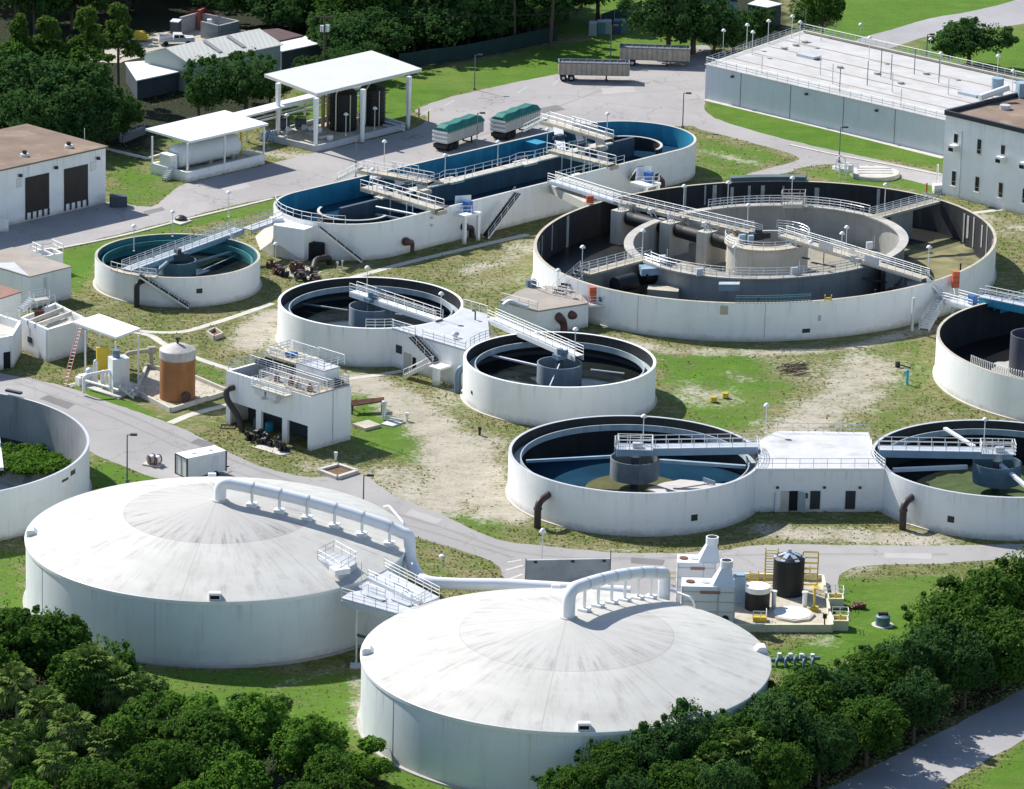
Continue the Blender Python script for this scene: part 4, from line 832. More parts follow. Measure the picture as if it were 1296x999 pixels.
# partition walls in the outer channel
o0, i0 = G(778,249,4.8), G(795,300,4.8); m = MB(); pa = A(775,252); m.beam((c[0]+(R-.5)*math.cos(pa),c[1]+(R-.5)*math.sin(pa),2.5),(c[0]+(RI+.1)*math.cos(pa),c[1]+(RI+.1)*math.sin(pa),2.5),.35,4.3); part('partition_wall', m, lining_black, t)
m = MB(); pa = A(1196,251); q0 = (c[0]+(R-.5)*math.cos(pa),c[1]+(R-.5)*math.sin(pa)); q1 = G2(1105,275,4.7); m.beam((*q0,4.6),(*q1,4.6),1.7,.3); d = part('radial_walkway', m, concrete_tan, t)
m = MB()
for e in side((*q0,4.75),(*q1,4.75),1.6): m.rail(e,1.07,4,1.5,.034)
part('railing', m, white_metal, d)
m = MB(); m.beam((*lerp(q1,q0,.28),2.4),(*lerp(q1,q0,.62),2.4),.35,4.1); m.beam((*lerp(q1,q0,.0),2.4),(*lerp(q1,q0,.15),2.4),.35,4.1); part('partition_wall', m, ring_mat, t)
q0, q1 = G2(740,346,4.8), G2(818,326,4.7); m = MB(); m.beam((*q0,4.65),(*q1,4.65),1.9,.3); m.beam((*q0,2.4),(*q1,2.4),.4,4.1); d = part('radial_walkway', m, concrete_tan, t)
s0, s1 = side((*q0,4.8),(*q1,4.8),1.8); m = MB(); m.rail(s0,1.07,3,1.5,.034); m.rail(s1,1.07,3,1.5,.034); part('railing', m, white_metal, d)
p, q = G(778,362,3.2), G(802,356,3.2); m = MB(); m.tube([p,q],1.1,14); p, q = G(813,350,3.3), G(842,345,3.3); m.tube([p,q],1.15,14); part('air_pipe', m, black_tank, t)
g = G(826,338,4.4); m = MB(); m.box(g[0],g[1],3.6,3.2,2.2,.9,.25); part('pipe_gallery', m, girder_blue, t)
g = G(819,372,2); m = MB(); m.prism([(g[0],g[1]),(g[0]+4,g[1]-1.2),(g[0]+4,g[1]+1.6),(g[0],g[1]+2)],.36,2.6); part('sloped_block', m, concrete_tan, t)
m = MB(); pf_, pg_ = G2(1119,360,3), G2(1128,300,4); m.beam((*G2(1117,345,3),2.5),(*G2(1117,380,1),2.5),.5,4.0); part('gate_frame', m, lining_black, t)
# teeth and stubs on the front rim
m = MB()
for k in range(22):
    a = ang(c, G2(929,388,4.8))+k*.0149; x, y = c[0]+(R-.25)*math.cos(a), c[1]+(R-.25)*math.sin(a); m.beam((x,y,4.8),(x,y,5.7),.08,.12)
for z in (5.0,5.45,5.7): m.lathe(c[0],c[1],[(R-.28,z),(R-.22,z),(R-.22,z+.06),(R-.28,z+.06)],30,ang(c,G2(929,388,4.8)),ang(c,G2(929,388,4.8))+21*.0149,True)
part('weir_rack', m, portable_teal, t)
m = MB(); g = G(1048,380,4.9)
for dx in (-.4,.4): m.box(g[0]+dx,g[1],4.8,.12,.3,.75)
m.box(g[0],g[1],4.95,.8,.15,.3); part('rim_bracket', m, yellow, t)
wall_plate(aer, c, R, (1023,423), 1.1, .95, .5, louver_dark, 'access_hatch'); wall_plate(aer, c, R, (1040,406), 2.6, .4, .7, concrete_deck, 'wall_patch'); wall_plate(aer, c, R, (915,395), 3.9, 1.0, 1.1, concrete_tan, 'stain_patch'); wall_plate(aer, c, R, (770,376), 3.3, .6, .5, louver_dark, 'pipe_flange')
m = MB(); m.beam((*G2(1156,373,4.8),2.3),(*G2(1157,374,4.8),2.3),.3,4.3); part('wall_joint', m, concrete_deck, t)
m = MB()
for px in (811,968): a = ang(c, G2(px, 395 if px < 900 else 410, 2.5)); m.beam((c[0]+(R+.01)*math.cos(a),c[1]+(R+.01)*math.sin(a),.2),(c[0]+(R+.01)*math.cos(a),c[1]+(R+.01)*math.sin(a),4.75),.08,.05)
part('wall_joint', m, concrete_deck, t)
# grey raised channel on the far rim
a0, a1 = A(924,230), A(1020,229); m = MB(); m.ring(c[0],c[1],R-.1,R+1.3,4.3,5.35,40,a1,a0); part('effluent_channel', m, paint('dark_green_grey', (.10,.135,.14), .7, .2, .5), t)
OVAL = False
# right-hand stairs and landing
rp, ld = G(1172,353,5.1), G(1194,378,2.6)
stairway(t, rp, G(1193,376,2.7), 1.2, galv)
m = MB(); m.box(ld[0]+.2,ld[1]+.1,2.4,2.2,2.4,.18,.4)
for dx, dy in ((-.8,-.9),(1.2,-.9),(1.2,.9)): m.tube([(ld[0]+dx,ld[1]+dy,0),(ld[0]+dx,ld[1]+dy,2.4)],.08,6)
part('stair_landing', m, galv, t)
m = MB(); m.rail([(ld[0]-.8,ld[1]-1.0,2.58),(ld[0]+1.3,ld[1]-1.0,2.58),(ld[0]+1.3,ld[1]+1.2,2.58)],1.07,3,1.1,.034); part('railing', m, white_metal, t)
stairway(t, (ld[0]-.4,ld[1]-1.0,2.5), G(1169,418,0.1), 1.3, white_metal)
for px, py, z, lab in ((737.5,312,4.8,'white globe lamp at the top of the left stairs of the big round tank'),(706.5,341.5,2.9,'white globe lamp on the brown roofed valve house'),(814,291.5,4.7,'white globe lamp on the inner ring at the left of the big tank'),(866,235,5.3,'white globe lamp on the long walkway nearest the blue ditch'),(922,230.5,4.8,'white globe lamp on the far rim, left of the grey raised channel'),(1003,224.5,4.7,'white globe lamp beside the railed box on the far inner ring'),(947,259,5.4,'white globe lamp on the long walkway just before the centre drum'),(930,312,4.9,'white globe lamp in front of the centre drum of the big tank'),(1026.5,305.5,4.7,'white globe lamp in front of the long walkway right of the drum'),(1072,287,5.3,'taller of the paired globe lamps by the right inner ring'),(1066,294.7,5.0,'lower of the paired globe lamps by the right inner ring'),(1176,312,5.3,'white globe lamp at the right end of the long walkway'),(1121,233,4.8,'white globe lamp at the back of the radial railed walkway')): lamp(px, py, z, lab)
# orange cabinets
def cabinet(px, py, z, w, hh, label):
    g = G(px, py, z); o = thing('life_ring_cabinet', label, 'cabinet', g, 'orange cabinets around the big round tank')
    m = MB(); m.box(g[0],g[1],z,w,.6,hh,.2); part('box', m, orange, o)
    m = MB()
    for f in (.32,.66): m = MB(); m.box(g[0],g[1]-.02,z+hh*f,w+.03,.62,.06,.2); part('band', m, rust, o)
cabinet(750,382,2.8,.9,1.9,'tall orange cabinet on the platform at the left stairs of the big round tank'); cabinet(1209,364,3.5,.85,2.1,'orange cabinet near the stair landing at the right of the big round tank'); cabinet(746.5,257,5.0,.9,1.0,'small orange cabinet on the wall corner below the white linking walkway')
# valve house left of the big tank
t = thing('valve_house', 'low white valve house with tan roof, between small clarifier and big round tank', 'building', G2(690,400,0))
vp = [G2(680.5,394,3.1),G2(745,384,3.1),G2(733,371,3.1),G2(700,362,3.1),G2(664,365,3.1),G2(632,381,3.1)]
m = MB(); m.prism(vp,0,2.95,True,False); part('wall', m, white_wall, t); m = MB(); m.prism(vp,2.96,3.15); part('roof', m, roof_tan, t)
m = MB(); m.rail([G(672,364,3.15),G(690,371,3.15),G(728,379,3.15)],1.07,2,1.5,.03); m.rail([G(634,381,3.15),G(680,393,3.15)],1.07,2,1.5,.028); part('railing', m, white_metal, t)
g = G(672,363,3.2); m = MB(); m.box(g[0],g[1]+.4,3.1,1.2,.9,.9,.3); part('roof_box', m, pipe_blue, t)
g = G(652,388,3.2); m = MB(); m.tube(bend([(g[0]-1.4,g[1],3.3),(g[0]-.6,g[1]+.2,3.9),(g[0]+.8,g[1]-.5,3.5),(g[0]+1.6,g[1]-.8,3.4)],.5),.3,10); part('roof_pipe', m, galv, t)
rp = G(740,341,4.8); stairway(aer, rp, G(705,372,3.2), 1.3, grille_black)
g = G(752,384,2.8); m = MB(); m.box(g[0],g[1],2.55,3.2,1.5,.2,.25); part('stair_platform', m, galv, aer)
m = MB(); m.rail([(g[0]-1.5,g[1]-.9,2.75),(g[0]+1.5,g[1]-.3,2.75)],1.07,3,1.2,.03); part('railing', m, galv, aer)
for px, lab in (((712,416,705,401),'brown flanged pipe bend by the valve house, the left one of the pair'),((731,409,720,398),'brown flanged pipe bend by the valve house, the right one of the pair')):
    v = G(px[0],px[1],.2); u = G(px[2],px[3],1.9); m = MB(); m.tube(bend([(u[0],u[1]+.6,2.0),(u[0]+.2,u[1]-.6,2.0),(v[0],v[1]-.3,1.2),(v[0]+.1,v[1]-.3,0)],.6),.55,14); m.tube([(u[0]+.0,u[1]+.1,2.0),(u[0]+.05,u[1]-.08,2.0)],.72,14); solo('pipe_bend', m, red_brown_pipe, lab, 'pipe')

# ------------------------------------------------------------------ blue oxidation ditch (racetrack tank)
EA, EB, RD, HD = (-22.45,594.62), (15.28,635.34), 9.45, 4.85
dA = math.atan2(EB[1]-EA[1], EB[0]-EA[0])
def stad(r, n=40): return arc(EA, r, dA+PI/2, dA+1.5*PI, n) + arc(EB, r, dA-PI/2, dA+PI/2, n)
def band(m, ro, ri, z0, z1):
    a, b = stad(ro), stad(ri); n = len(a)
    vs = [(*p,z0) for p in a]+[(*p,z1) for p in a]+[(*p,z1) for p in b]+[(*p,z0) for p in b]
    for k in range(3): m.add(vs, [[k*n+i, k*n+(i+1)%n, (k+1)*n+(i+1)%n, (k+1)*n+i] for i in range(n)], k != 1)
    return m
t = thing('oxidation_ditch', 'long racetrack shaped white tank lined in bright blue, crossed by railed walkways', 'water tank', EA); ditch = t
def strip(m, r, z0, z1, inward):
    a = stad(r); n = len(a); m.add([(*p,z0) for p in a]+[(*p,z1) for p in a], [[i,(i+1)%n,n+(i+1)%n,n+i] for i in range(n)], True)
m = MB(); strip(m, RD, 0, HD, False); part('wall', m, white_wall, t)
m = MB(); a, b = stad(RD), stad(RD-.35); n = len(a); m.add([(*p,HD) for p in a]+[(*p,HD) for p in b], [[i,(i+1)%n,n+(i+1)%n,n+i] for i in range(n)]); part('wall_cap', m, concrete_pale, t)
m = MB(); strip(m, RD-.35, .4, HD-.002, True); part('inner_lining', m, lining_blue, t)
m = MB(); m.sheet(stad(RD-.35), 2.1); part('water', m, water_blue, t)
u_ = (math.cos(dA), math.sin(dA)); v_ = (u_[1], -u_[0])           # v_ points to the near side
D = lambda s, w, z: (EA[0]+u_[0]*s+v_[0]*w, EA[1]+u_[1]*s+v_[1]*w, z)
LD = math.dist(EA, EB)
m = MB(); m.beam(D(-1,0,3.3),D(LD+1,0,3.3),.5,2.8); dv = part('divider_wall', m, paint('dark_wet_concrete', (.07,.09,.12), .6, .25, .4, (.16,.18,.2), .5), t)  # shade of the divider's near face put into its dark colour
m = MB(); m.beam(D(6,0,4.75),D(LD-4,0,4.75),1.5,.2); m.box(*D(LD*.36,0,4.6),2.6,2.4,.3,dA); m.box(*D(LD*.62,0,4.6),2.6,2.4,.3,dA); part('divider_walkway', m, concrete_pale, dv)
m = MB(); m.rail([D(8,-.7,4.85),D(LD*.33,-.7,4.85),D(LD*.36,-1.3,4.85),D(LD*.40,-.7,4.85),D(LD*.58,-.7,4.85),D(LD*.62,-1.3,4.85),D(LD*.66,-.7,4.85),D(LD-8,-.7,4.85)],1.07,2,1.7,.034); part('railing', m, white_metal, dv)
m = MB(); m.rail([D(LD*.34,.7,4.85),D(LD*.42,.7,4.85)],1.07,2,1.4,.034); m.rail([D(LD*.57,.7,4.85),D(LD*.66,.7,4.85)],1.07,2,1.4,.034); part('railing', m, white_metal, dv)
for cc_, a0, a1, nm in ((EA,dA+PI*.62,dA+PI*1.62,'guide_wall'),(EB,dA-PI*.45,dA+PI*.62,'guide_wall')):
    m = MB(); m.ring(cc_[0]+(u_[0] if cc_ is EA else 0)*1.5, cc_[1]+(u_[1] if cc_ is EA else 0)*1.5, 4.5, 4.75, 1.5, 3.75, 48, a0, a1); part(nm, m, lining_black, t)
    m = MB(); m.ring(cc_[0]+(u_[0] if cc_ is EA else 0)*1.5, cc_[1]+(u_[1] if cc_ is EA else 0)*1.5, 4.45, 4.8, 3.76, 3.86, 48, a0, a1); part('guide_wall_cap', m, concrete_pale, t)
# cross walkways (given by where they start and end in the photo)
for a, b in (((457,214),(545,230)),((462,236),(556,264)),((690,152),(771,176)),((697,189),(774,208))):
    p, q = G(*a,5.2), G(*b,5.2); walkway(t, p, q, 1.7, concrete_tan, white_metal, .4, concrete_tan, 2, r=.036)
    pm = lerp(p,q,.5)
for a, b in (((457,214),(447,226)),((692,152),(681,167))):
    p, q = G(*a,5.2), G(*b,3.0); stairway(t, p, (p[0]-3.0,p[1]+1.5,3.2), 1.2, galv)
for px, lab in (((468,222),''),((662,178),''),((520,243),''),((742,186),'')):   # rotor covers and drives
    g = G(*px,4.2); g = (g[0]+v_[0]*1.9, g[1]+v_[1]*1.9) if px[0] in (468,662) else g; m = MB(); m.box(g[0],g[1],2.3,3.4,2.0,2.2,dA-PI/2); part('rotor_cover', m, dark_clad if px[0] not in (468,662) else lining_blue, t)
for a, b in (((500,232),(540,246)),((720,170),(760,186)),((476,262),(548,276))):
    p, q = G(*a,4.0), G(*b,4.0); m = MB(); m.tube([p,q],.16,8); m.beam((p[0],p[1],p[2]-1),(q[0],q[1],q[2]-1),.3,.2); part('rotor_shaft', m, galv, t)
    m = MB(); m.beam((p[0]+1.4,p[1]+2,4.9),(q[0]+1.4,q[1]+2,4.9),2.2,.08); part('splash_plate', m, dark_clad, t)
for px in ((556,266),(774,209),(458,214),(691,153)): g = G(*px,4.9); m = MB(); m.box(g[0],g[1],4.4,1.6,1.3,.55,dA); part('gear_box', m, concrete_tan, t)
for (a, b), (c1_, d1_) in ((((457,214),(545,230)),((462,236),(556,264))),(((690,152),(771,176)),((697,189),(774,208)))):
    P0, P1, Q0, Q1 = G(*a,5.2), G(*b,5.2), G(*c1_,5.2), G(*d1_,5.2)
    for f, w_ in ((.12,.16),(.47,.12),(.78,.16)):
        e = [lerp(P0,P1,f), lerp(P0,P1,f+w_), lerp(Q0,Q1,f+w_*.9), lerp(Q0,Q1,f)]; m = MB(); m.prism([p[:2] for p in e],4.75,4.9); dk2 = part('rotor_deck', m, concrete_deck if f < .3 else dark_clad, t)
        
        ce = lerp(e[0],e[2],.5); m = MB(); m.box(ce[0],ce[1],4.9,1.3,.8,.7,dA); m.tube([(ce[0]-.9,ce[1]-.5,5.2),(ce[0]+.9,ce[1]+.5,5.2)],.28,10); part('rotor_motor', m, dark_clad if f < .6 else concrete_tan, dk2)
    for f in (.25,.4,.62,.7,.9):
        p = lerp(Q0,Q1,f); m = MB(); m.tube([(p[0]-.5,p[1]-.9,5.0),(p[0]-.5,p[1]-.9,2.2)],.07,6); part('hanger', m, white_metal, t)
    p, q = lerp(Q0,Q1,.18), lerp(Q0,Q1,.44); m = MB(); m.beam((p[0]-.6,p[1]-1.0,2.5),(q[0]-.6,q[1]-1.0,2.5),.35,.2); part('splash_board', m, galv, t)
    p, q = lerp(P0,P1,.55), lerp(P0,P1,.95); m = MB(); m.rail([(p[0],p[1],5.2),(p[0]-1.2,p[1]+.9,6.0),(q[0]-1.2,q[1]+.9,6.0)],1.0,2,1.2,.034); part('railing', m, white_metal, t)
# front wall railing, stairs, platforms
m = MB(); m.rail([D(LD*.56,RD-.3,HD),D(LD*.80,RD-.3,HD)],1.07,2,1.6,.034); part('railing', m, white_metal, t)
m = MB(); m.rail([(*x,HD) for x in arc(EA,RD-.3,dA+PI*.72,dA+PI*1.25,10)],1.07,2,1.6,.034); part('railing', m, white_metal, t)
def wall_stair(a, b):
    p, q = G(a[0],a[1],HD), G(b[0],b[1],.1); o = (v_[0]*.62, v_[1]*.62, 0); stairway(t, tuple(p[i]+o[i] for i in range(3)), tuple(q[i]+o[i] for i in range(3)), 1.0)
wall_stair((399,287),(453,330)); wall_stair((651,245),(610,300)); wall_stair((806,212),(786,240))
for px, w in (((588,268),(2.6,2.6)),((817,231),(2.4,2.4))):
    g = G(px[0],px[1],3.9); pl = MB(); pl.box(g[0],g[1],3.6,w[0]+.6,w[1]+.6,.3,dA)
    for sx, sy in ((-1,-1),(1,-1)):
        x = g[0]+(sx*w[0]/2)*math.cos(dA)-(sy*w[1]/2)*math.sin(dA); y = g[1]+(sx*w[0]/2)*math.sin(dA)+(sy*w[1]/2)*math.cos(dA); pl.box(x,y,0,.4,.4,3.6,dA)
    k = part('motor_platform', pl, white_wall, t); m = MB(); m.box(g[0]+.4,g[1]+.2,3.9,1.0,.9,1.4,dA); part('motor', m, motor_blue, k)
    m = MB(); m.beam((g[0]-1.3,g[1]+1.2,4.8),(g[0]+.8,g[1]+2.0,4.8),.05,1.7); part('splash_guard', m, galv, k); m = MB(); m.rail([(g[0]-1.4,g[1]-1.3,3.9),(g[0]+1.6,g[1]-1.0,3.9),(g[0]+1.9,g[1]+.6,3.9)],1.07,2,1.2,.03); part('railing', m, white_metal, k)
for px, lab, mt in (((521,318,514,307),'rusty flanged outlet pipe low on the front wall of the blue ditch',red_brown_pipe),((597,300,588,288),'dark outlet pipe under the motor platform of the blue ditch',pipe_brown),((838,240,832,226),'brown bent pipe at the right end of the blue ditch',red_brown_pipe)):
    v, u = G(px[0],px[1],0), G(px[2],px[3],1.6); m = MB(); m.tube(bend([(u[0]-.3,u[1]+.9,1.7),(u[0]+.2,u[1]-.6,1.7),(v[0],v[1]-.2,1.3),(v[0],v[1]-.2,0)],.5),.38,12); m.tube([(u[0]-.05,u[1]+.1,1.7),(u[0],u[1],1.7)],.58,12); solo('outlet_pipe', m, mt, lab, 'pipe')
m = MB(); p = G(766,244,0); m.beam((p[0],p[1],0),(p[0],p[1],5.0),.5,.25); part('stained_downpipe', m, paint('ochre_stain', (.45,.36,.15), .9, .25, 1), t)
m = MB(); p = G(548,311,0); m.beam((p[0],p[1]-.05,0.1),(p[0],p[1]-.05,4.7),.25,.12); p = G(573,304,0); m.beam((p[0],p[1]-.05,0.1),(p[0],p[1]-.05,4.7),.2,.12); part('downpipe', m, galv, t)
m = MB(); m.beam(G(704,238,3.9), G(748,260,3.9), 2.2, 1.1); part('side_channel', m, concrete_pale, t)
m = MB(); q = G(728,251,0); m.box(q[0],q[1],0,1.6,.6,3.4,dA); part('channel_pier', m, white_wall, t)
# left buttress with a sloped bank and pipes
t2 = thing('inlet_block', 'white concrete inlet block at the left end of the blue ditch', 'building', G2(365,325,0)); bl = [G2(346,284,4.4),G2(385,290,4.4),G2(399,285,4.4),G2(352,266,4.4)]
m = MB(); m.prism(bl,0,4.3); part('block', m, white_wall, t2); m = MB(); m.add([(*bl[0],2.2),(*bl[3],3.6),(*lerp(bl[3],bl[2],.4),3.8),(*G2(323,300),.03),(*G2(329,317),.03),(*G2(348,326),.03),(*G2(372,330),.03),(*bl[1],.03)], [[1,2,3],[1,3,4],[0,1,4],[0,4,5],[0,5,6],[0,6,7]]); part('sloped_bank', m, concrete_pale, t2)
m = MB(); m.box(*G2(350,279,4.4),4.3,1.6,1.1,.5,.4); part('hatch', m, white_metal, t2)
m = MB(); a, b = G2(384,329), G2(411,331); m.prism([a,b,(b[0]-.2,b[1]+1.6),(a[0],a[1]+1.2)],.02,2.3); part('dark_opening', m, void_black, t2)
p, q = G(312,290,4.3), G(352,276,4.3); t2 = thing('linking_walkway', 'grey walkway between the small teal tank and the blue ditch', 'bridge', (p[0],p[1],0)); walkway(t2, p, q, 1.6, concrete_deck, galv, .3, concrete_deck, 2)
for px, py, z, lab in ((486.7,178.5,1.8,'white globe lamp behind the left end of the blue ditch'),(563.7,196,4.9,'white globe lamp left on the ditch divider, near the crossing walkways'),(472,214,4.9,'white globe lamp at the corner of the left crossing walkways'),(630.5,179,4.9,'white globe lamp on the middle of the ditch divider'),(693,163.5,4.9,'white globe lamp right on the ditch divider'),(769,143.5,5.2,'white globe lamp at the far right crossing walkway of the ditch'),(349,308,0,'white globe lamp over the heap of valves')): lamp(px, py, z, lab)

# ------------------------------------------------------------------ covered basin at the top right
t = thing('covered_basin', 'long grey walled basin with a railed white concrete lid and rows of posts', 'building', G2(893,125))
bz = 5.25; B0, B1 = G2(892,125), G2(1190,196.5); B3 = G2(1018,38.5,bz)
B2 = (B1[0]+(B3[0]-B0[0])*.97, B1[1]+(B3[1]-B0[1])*.97)
bu = nrm((B1[0]-B0[0], B1[1]-B0[1], 0)); bn = (-bu[1], bu[0])
BL = math.dist(B0, B1); BW = math.dist(B0, B3)
BB = lambda u, v: (B0[0]+(B1[0]-B0[0])*u+(B3[0]-B0[0])*v, B0[1]+(B1[1]-B0[1])*u+(B3[1]-B0[1])*v)
ext = 1.12
grey_wall = paint('blue_grey_wall', (.62,.66,.71), .75, .06, .2, (.36,.38,.4), .3)
m = MB(); m.prism([B0,BB(ext,0),BB(ext,1),B3],0,bz-.1,False,False); w = part('wall', m, grey_wall, t)
m = MB(); m.prism([BB(-.004,-.008),BB(ext,-.008),BB(ext,1.01),BB(-.004,1.01)],bz-.08,bz); lid = part('lid', m, paint('pale_lid_concrete', (.50,.49,.48), .9, .14, .35, (.36,.35,.33), .6, 1, .4), t)
for v in (.2,.38,.56,.74):
    m = MB(); p, q = BB(.03,v), BB(1.05,v); m.beam((*p,bz+.02),(*q,bz+.02),.28,.035); part('joint', m, paint('rusty_joint', (.36,.29,.22), .9, .3, .5) if v == .2 else bpy.data.materials['rusty_joint'], lid)
for u in (.155,.37,.595,.81):
    p = BB(u,0); m = MB(); m.beam((p[0]-bn[0]*.012,p[1]-bn[1]*.012,.1),(p[0]-bn[0]*.012,p[1]-bn[1]*.012,bz-.1),.09,.03); part('wall_joint', m, fascia_dark, w)
for u in (.44,.735,.12): p = BB(u,0); m = MB(); m.box(p[0]-bn[0]*.2,p[1]-bn[1]*.2,4.2,.45,.35,.3,dA); part('wall_light', m, grille_black, t)
m = MB(); m.rail([(*BB(.0,.0),bz),(*BB(1.02,.0),bz)],1.07,3,2.0,.034); part('railing', m, white_metal, t)
m = MB(); m.rail([(*BB(.0,.0),bz),(*BB(0,.99),bz)],1.07,3,1.8,.034); part('railing', m, galv, t)
m = MB(); m.rail([(*BB(.0,.99),bz),(*BB(1.1,.99),bz)],1.07,3,2.0,.034); part('railing', m, white_metal, t)
m = MB(); m.beam((*BB(.02,.95),bz+.25),(*BB(1.05,.95),bz+.25),.35,.3); part('roof_pipe', m, concrete_tan, t)
for px in ((1023,71),(1228,119)): g = G(*px,bz+.2); m = MB(); m.box(g[0],g[1],bz,3.4,1.6,.4,math.atan2(bu[1],bu[0])); d = part('hatch', m, galv, lid); m = MB(); m.box(g[0]+.6,g[1]-.9,bz,3.0,1.0,.012,math.atan2(bu[1],bu[0])); part('opening', m, void_black, d)
for px in ((1018,54),(992,62),(1007,58),(1140,106),(1063,86),(1110,94),(1172,94)): g = G(*px,bz); m = MB(); m.cyl(g[0],g[1],bz,.5,.3,12); part('cover', m, concrete, lid)
for px, hh in (((1062.5,116),3.4),((1097.5,108),3.6),((1127.5,101),3.8),((1157,94),3.8),((1019,40),3.4),((1039,52),2.2),((1114.5,97),4.2),((964,93),2.6),((1053.5,106),3.0),((1140,135),2.6),((1200,120),2.4),((1038,95),3.0),((1129,117),3.0),((1188,105),4.0)):
    g = G(*px,bz); m = MB(); m.tube([(g[0],g[1],bz),(g[0],g[1],bz+hh)],.07,6); part('vent_post', m, pole_grey if hh > 3.3 else galv, lid)
for i, (px, py, zb, lab) in enumerate(((916,38,2.0,'globe lamp outside the far left corner of the covered basin'),(946,31,bz,'globe lamp on the left edge of the covered basin, second from the corner'),(953,40,bz,'globe lamp nearest the left front corner of the covered basin'),(973,26,bz,'globe lamp on the left edge of the covered basin, beside the dark hut'),(1003,20,bz,'taller globe lamp at the back left corner of the covered basin'),(1013,27.5,bz,'globe lamp at the back left corner of the basin, right of the taller one'),(1089.5,30.5,2.0,'globe lamp behind the basin against the bright lawn'),(1101,47,bz,'globe lamp on the back edge of the basin by the access road'),(1178,49,2.5,'globe lamp behind the basin, left of the round tree'),(1191,67,bz,'globe lamp on the back edge of the basin below the round tree'),(1263.6,70,bz,'globe lamp behind the basin right of the round tree trunk'),(1282.5,89,bz,'globe lamp on the back edge of the basin nearest the white building'))): lamp(px, py, zb, lab, 1.05, 'white globe lamps around the covered basin')

# ------------------------------------------------------------------ two storey building at the right edge
t = thing('office_building', 'tall white two storey building with slit windows and a brown gravel roof', 'building', G2(1191.5,245)); bh = 11.6
O0 = G2(1191.5,246); O1 = G2(1296,272.5); du = nrm((O1[0]-O0[0],O1[1]-O0[1],0)); dn = (-du[1],du[0]); OL = 24
OB = lambda u, v: (O0[0]+du[0]*u+dn[0]*v, O0[1]+du[1]*u+dn[1]*v)
wall_o = paint('cool_white_wall', (.90,.90,.91), .7, .05, .3, (.6,.6,.6), .2, base_dirt=.5)
m = MB(); m.prism([OB(0,0),OB(OL,0),OB(OL,17),OB(0,17)],0,bh,False,False); w = part('wall', m, wall_o, t)
m = MB(); m.prism([OB(.2,.2),OB(OL,.2),OB(OL,16.8),OB(.2,16.8)],bh-.35,bh-.25); part('roof', m, roof_brown, t)
m = MB()
for a, b in ((OB(-.06,-.06),OB(OL,-.06)),(OB(-.06,0),OB(-.06,17))): m.beam((*a,bh+.02),(*b,bh+.02),.42,.62)
part('parapet', m, fascia_dark, t)
def o_panel(u, w_, z0, z1, mat, name, parent=None, off=.03): return wall_panel(t, OB(u-w_/2,0), OB(u+w_/2,0), z0, z1, mat, name, off, .04, parent)
pitch_w = (lambda a, b: math.dist(G2(a[0],a[1],2.5), G2(b[0],b[1],2.5)))((1206,224),(1264.5,239))/2
u0 = math.dist(O0, OB(0,0)) + pitch_w*.50
for k in range(5):
    u = u0+k*pitch_w
    for z0, z1 in (((1.6,3.75)),((6.9,9.05))):
        if z0 > 5 and k % 2 == 0: z0 = 7.6
        if z0 > 5 and k == 3: z0 = 7.6
        f = o_panel(u, .78, z0, z1, white_paint, 'window'); o_panel(u, .64, z0+.12, (z0+z1)/2-.45 if z0 < 7.2 else z1-.1, glass, 'pane', f, .075)
        if z0 < 7.2: o_panel(u, .64, (z0+z1)/2-.38, z1-.06, glass, 'pane', f, .075); p = OB(u,-.1); m = MB(); m.box(p[0],p[1],z0-.12,.95,.22,.1,math.atan2(du[1],du[0])); part('sill', m, white_paint, f)
        else: p = OB(u+.1,-.55); m = MB(); aa = math.atan2(du[1],du[0]); m.box(p[0],p[1],z0-.95,1.05,1.1,.85,aa); hd = part('vent_hood', m, white_paint, w); p = OB(u-.0,-1.115); m = MB(); m.box(p[0],p[1],z0-.90,.8,.03,.5,aa); part('opening', m, void_black, hd)
m = MB(); p = OB(3.1,-.05); m.beam((*p,.2),(*p,bh*.82),.12,.1); part('downpipe', m, grey_wall, t)
g = G(1286,120,bh); m = MB(); m.cyl(g[0]-2.6,g[1]+.5,bh-.2,.85,2.4,16); part('roof_unit', m, girder_blue, t); m = MB(); m.box(g[0]+1.2,g[1],bh-.2,2.2,1.8,2.0,.2); part('roof_unit', m, girder_blue, t)
g0, g1 = G(1240,124,bh+.6), G(1276,111,bh+1.6); m = MB(); m.tube([g0,g1],.45,12); part('roof_duct', m, white_paint, t)
g = G(1272,136,bh); m = MB(); m.cyl(g[0],g[1],bh-.25,.75,.6,16); part('roof_vent', m, galv, t)
g = G(1266,140,bh); 
t2 = thing('concrete_stub', 'small white stub box with pipes at the foot of the two storey building corner', 'box', G2(1187,246)); g = G(1187,244,0); m = MB(); m.box(g[0],g[1],0,1.4,1.2,1.2,.2); m.tube([(g[0]-.2,g[1],1.2),(g[0]-.2,g[1],4.0)],.12,8); part('body', m, white_wall, t2); m = MB(); m.tube([(g[0]-1.6,g[1]-.3,0),(g[0]-1.6,g[1]-.3,1.4)],.12,8); part('post', m, orange, t2)

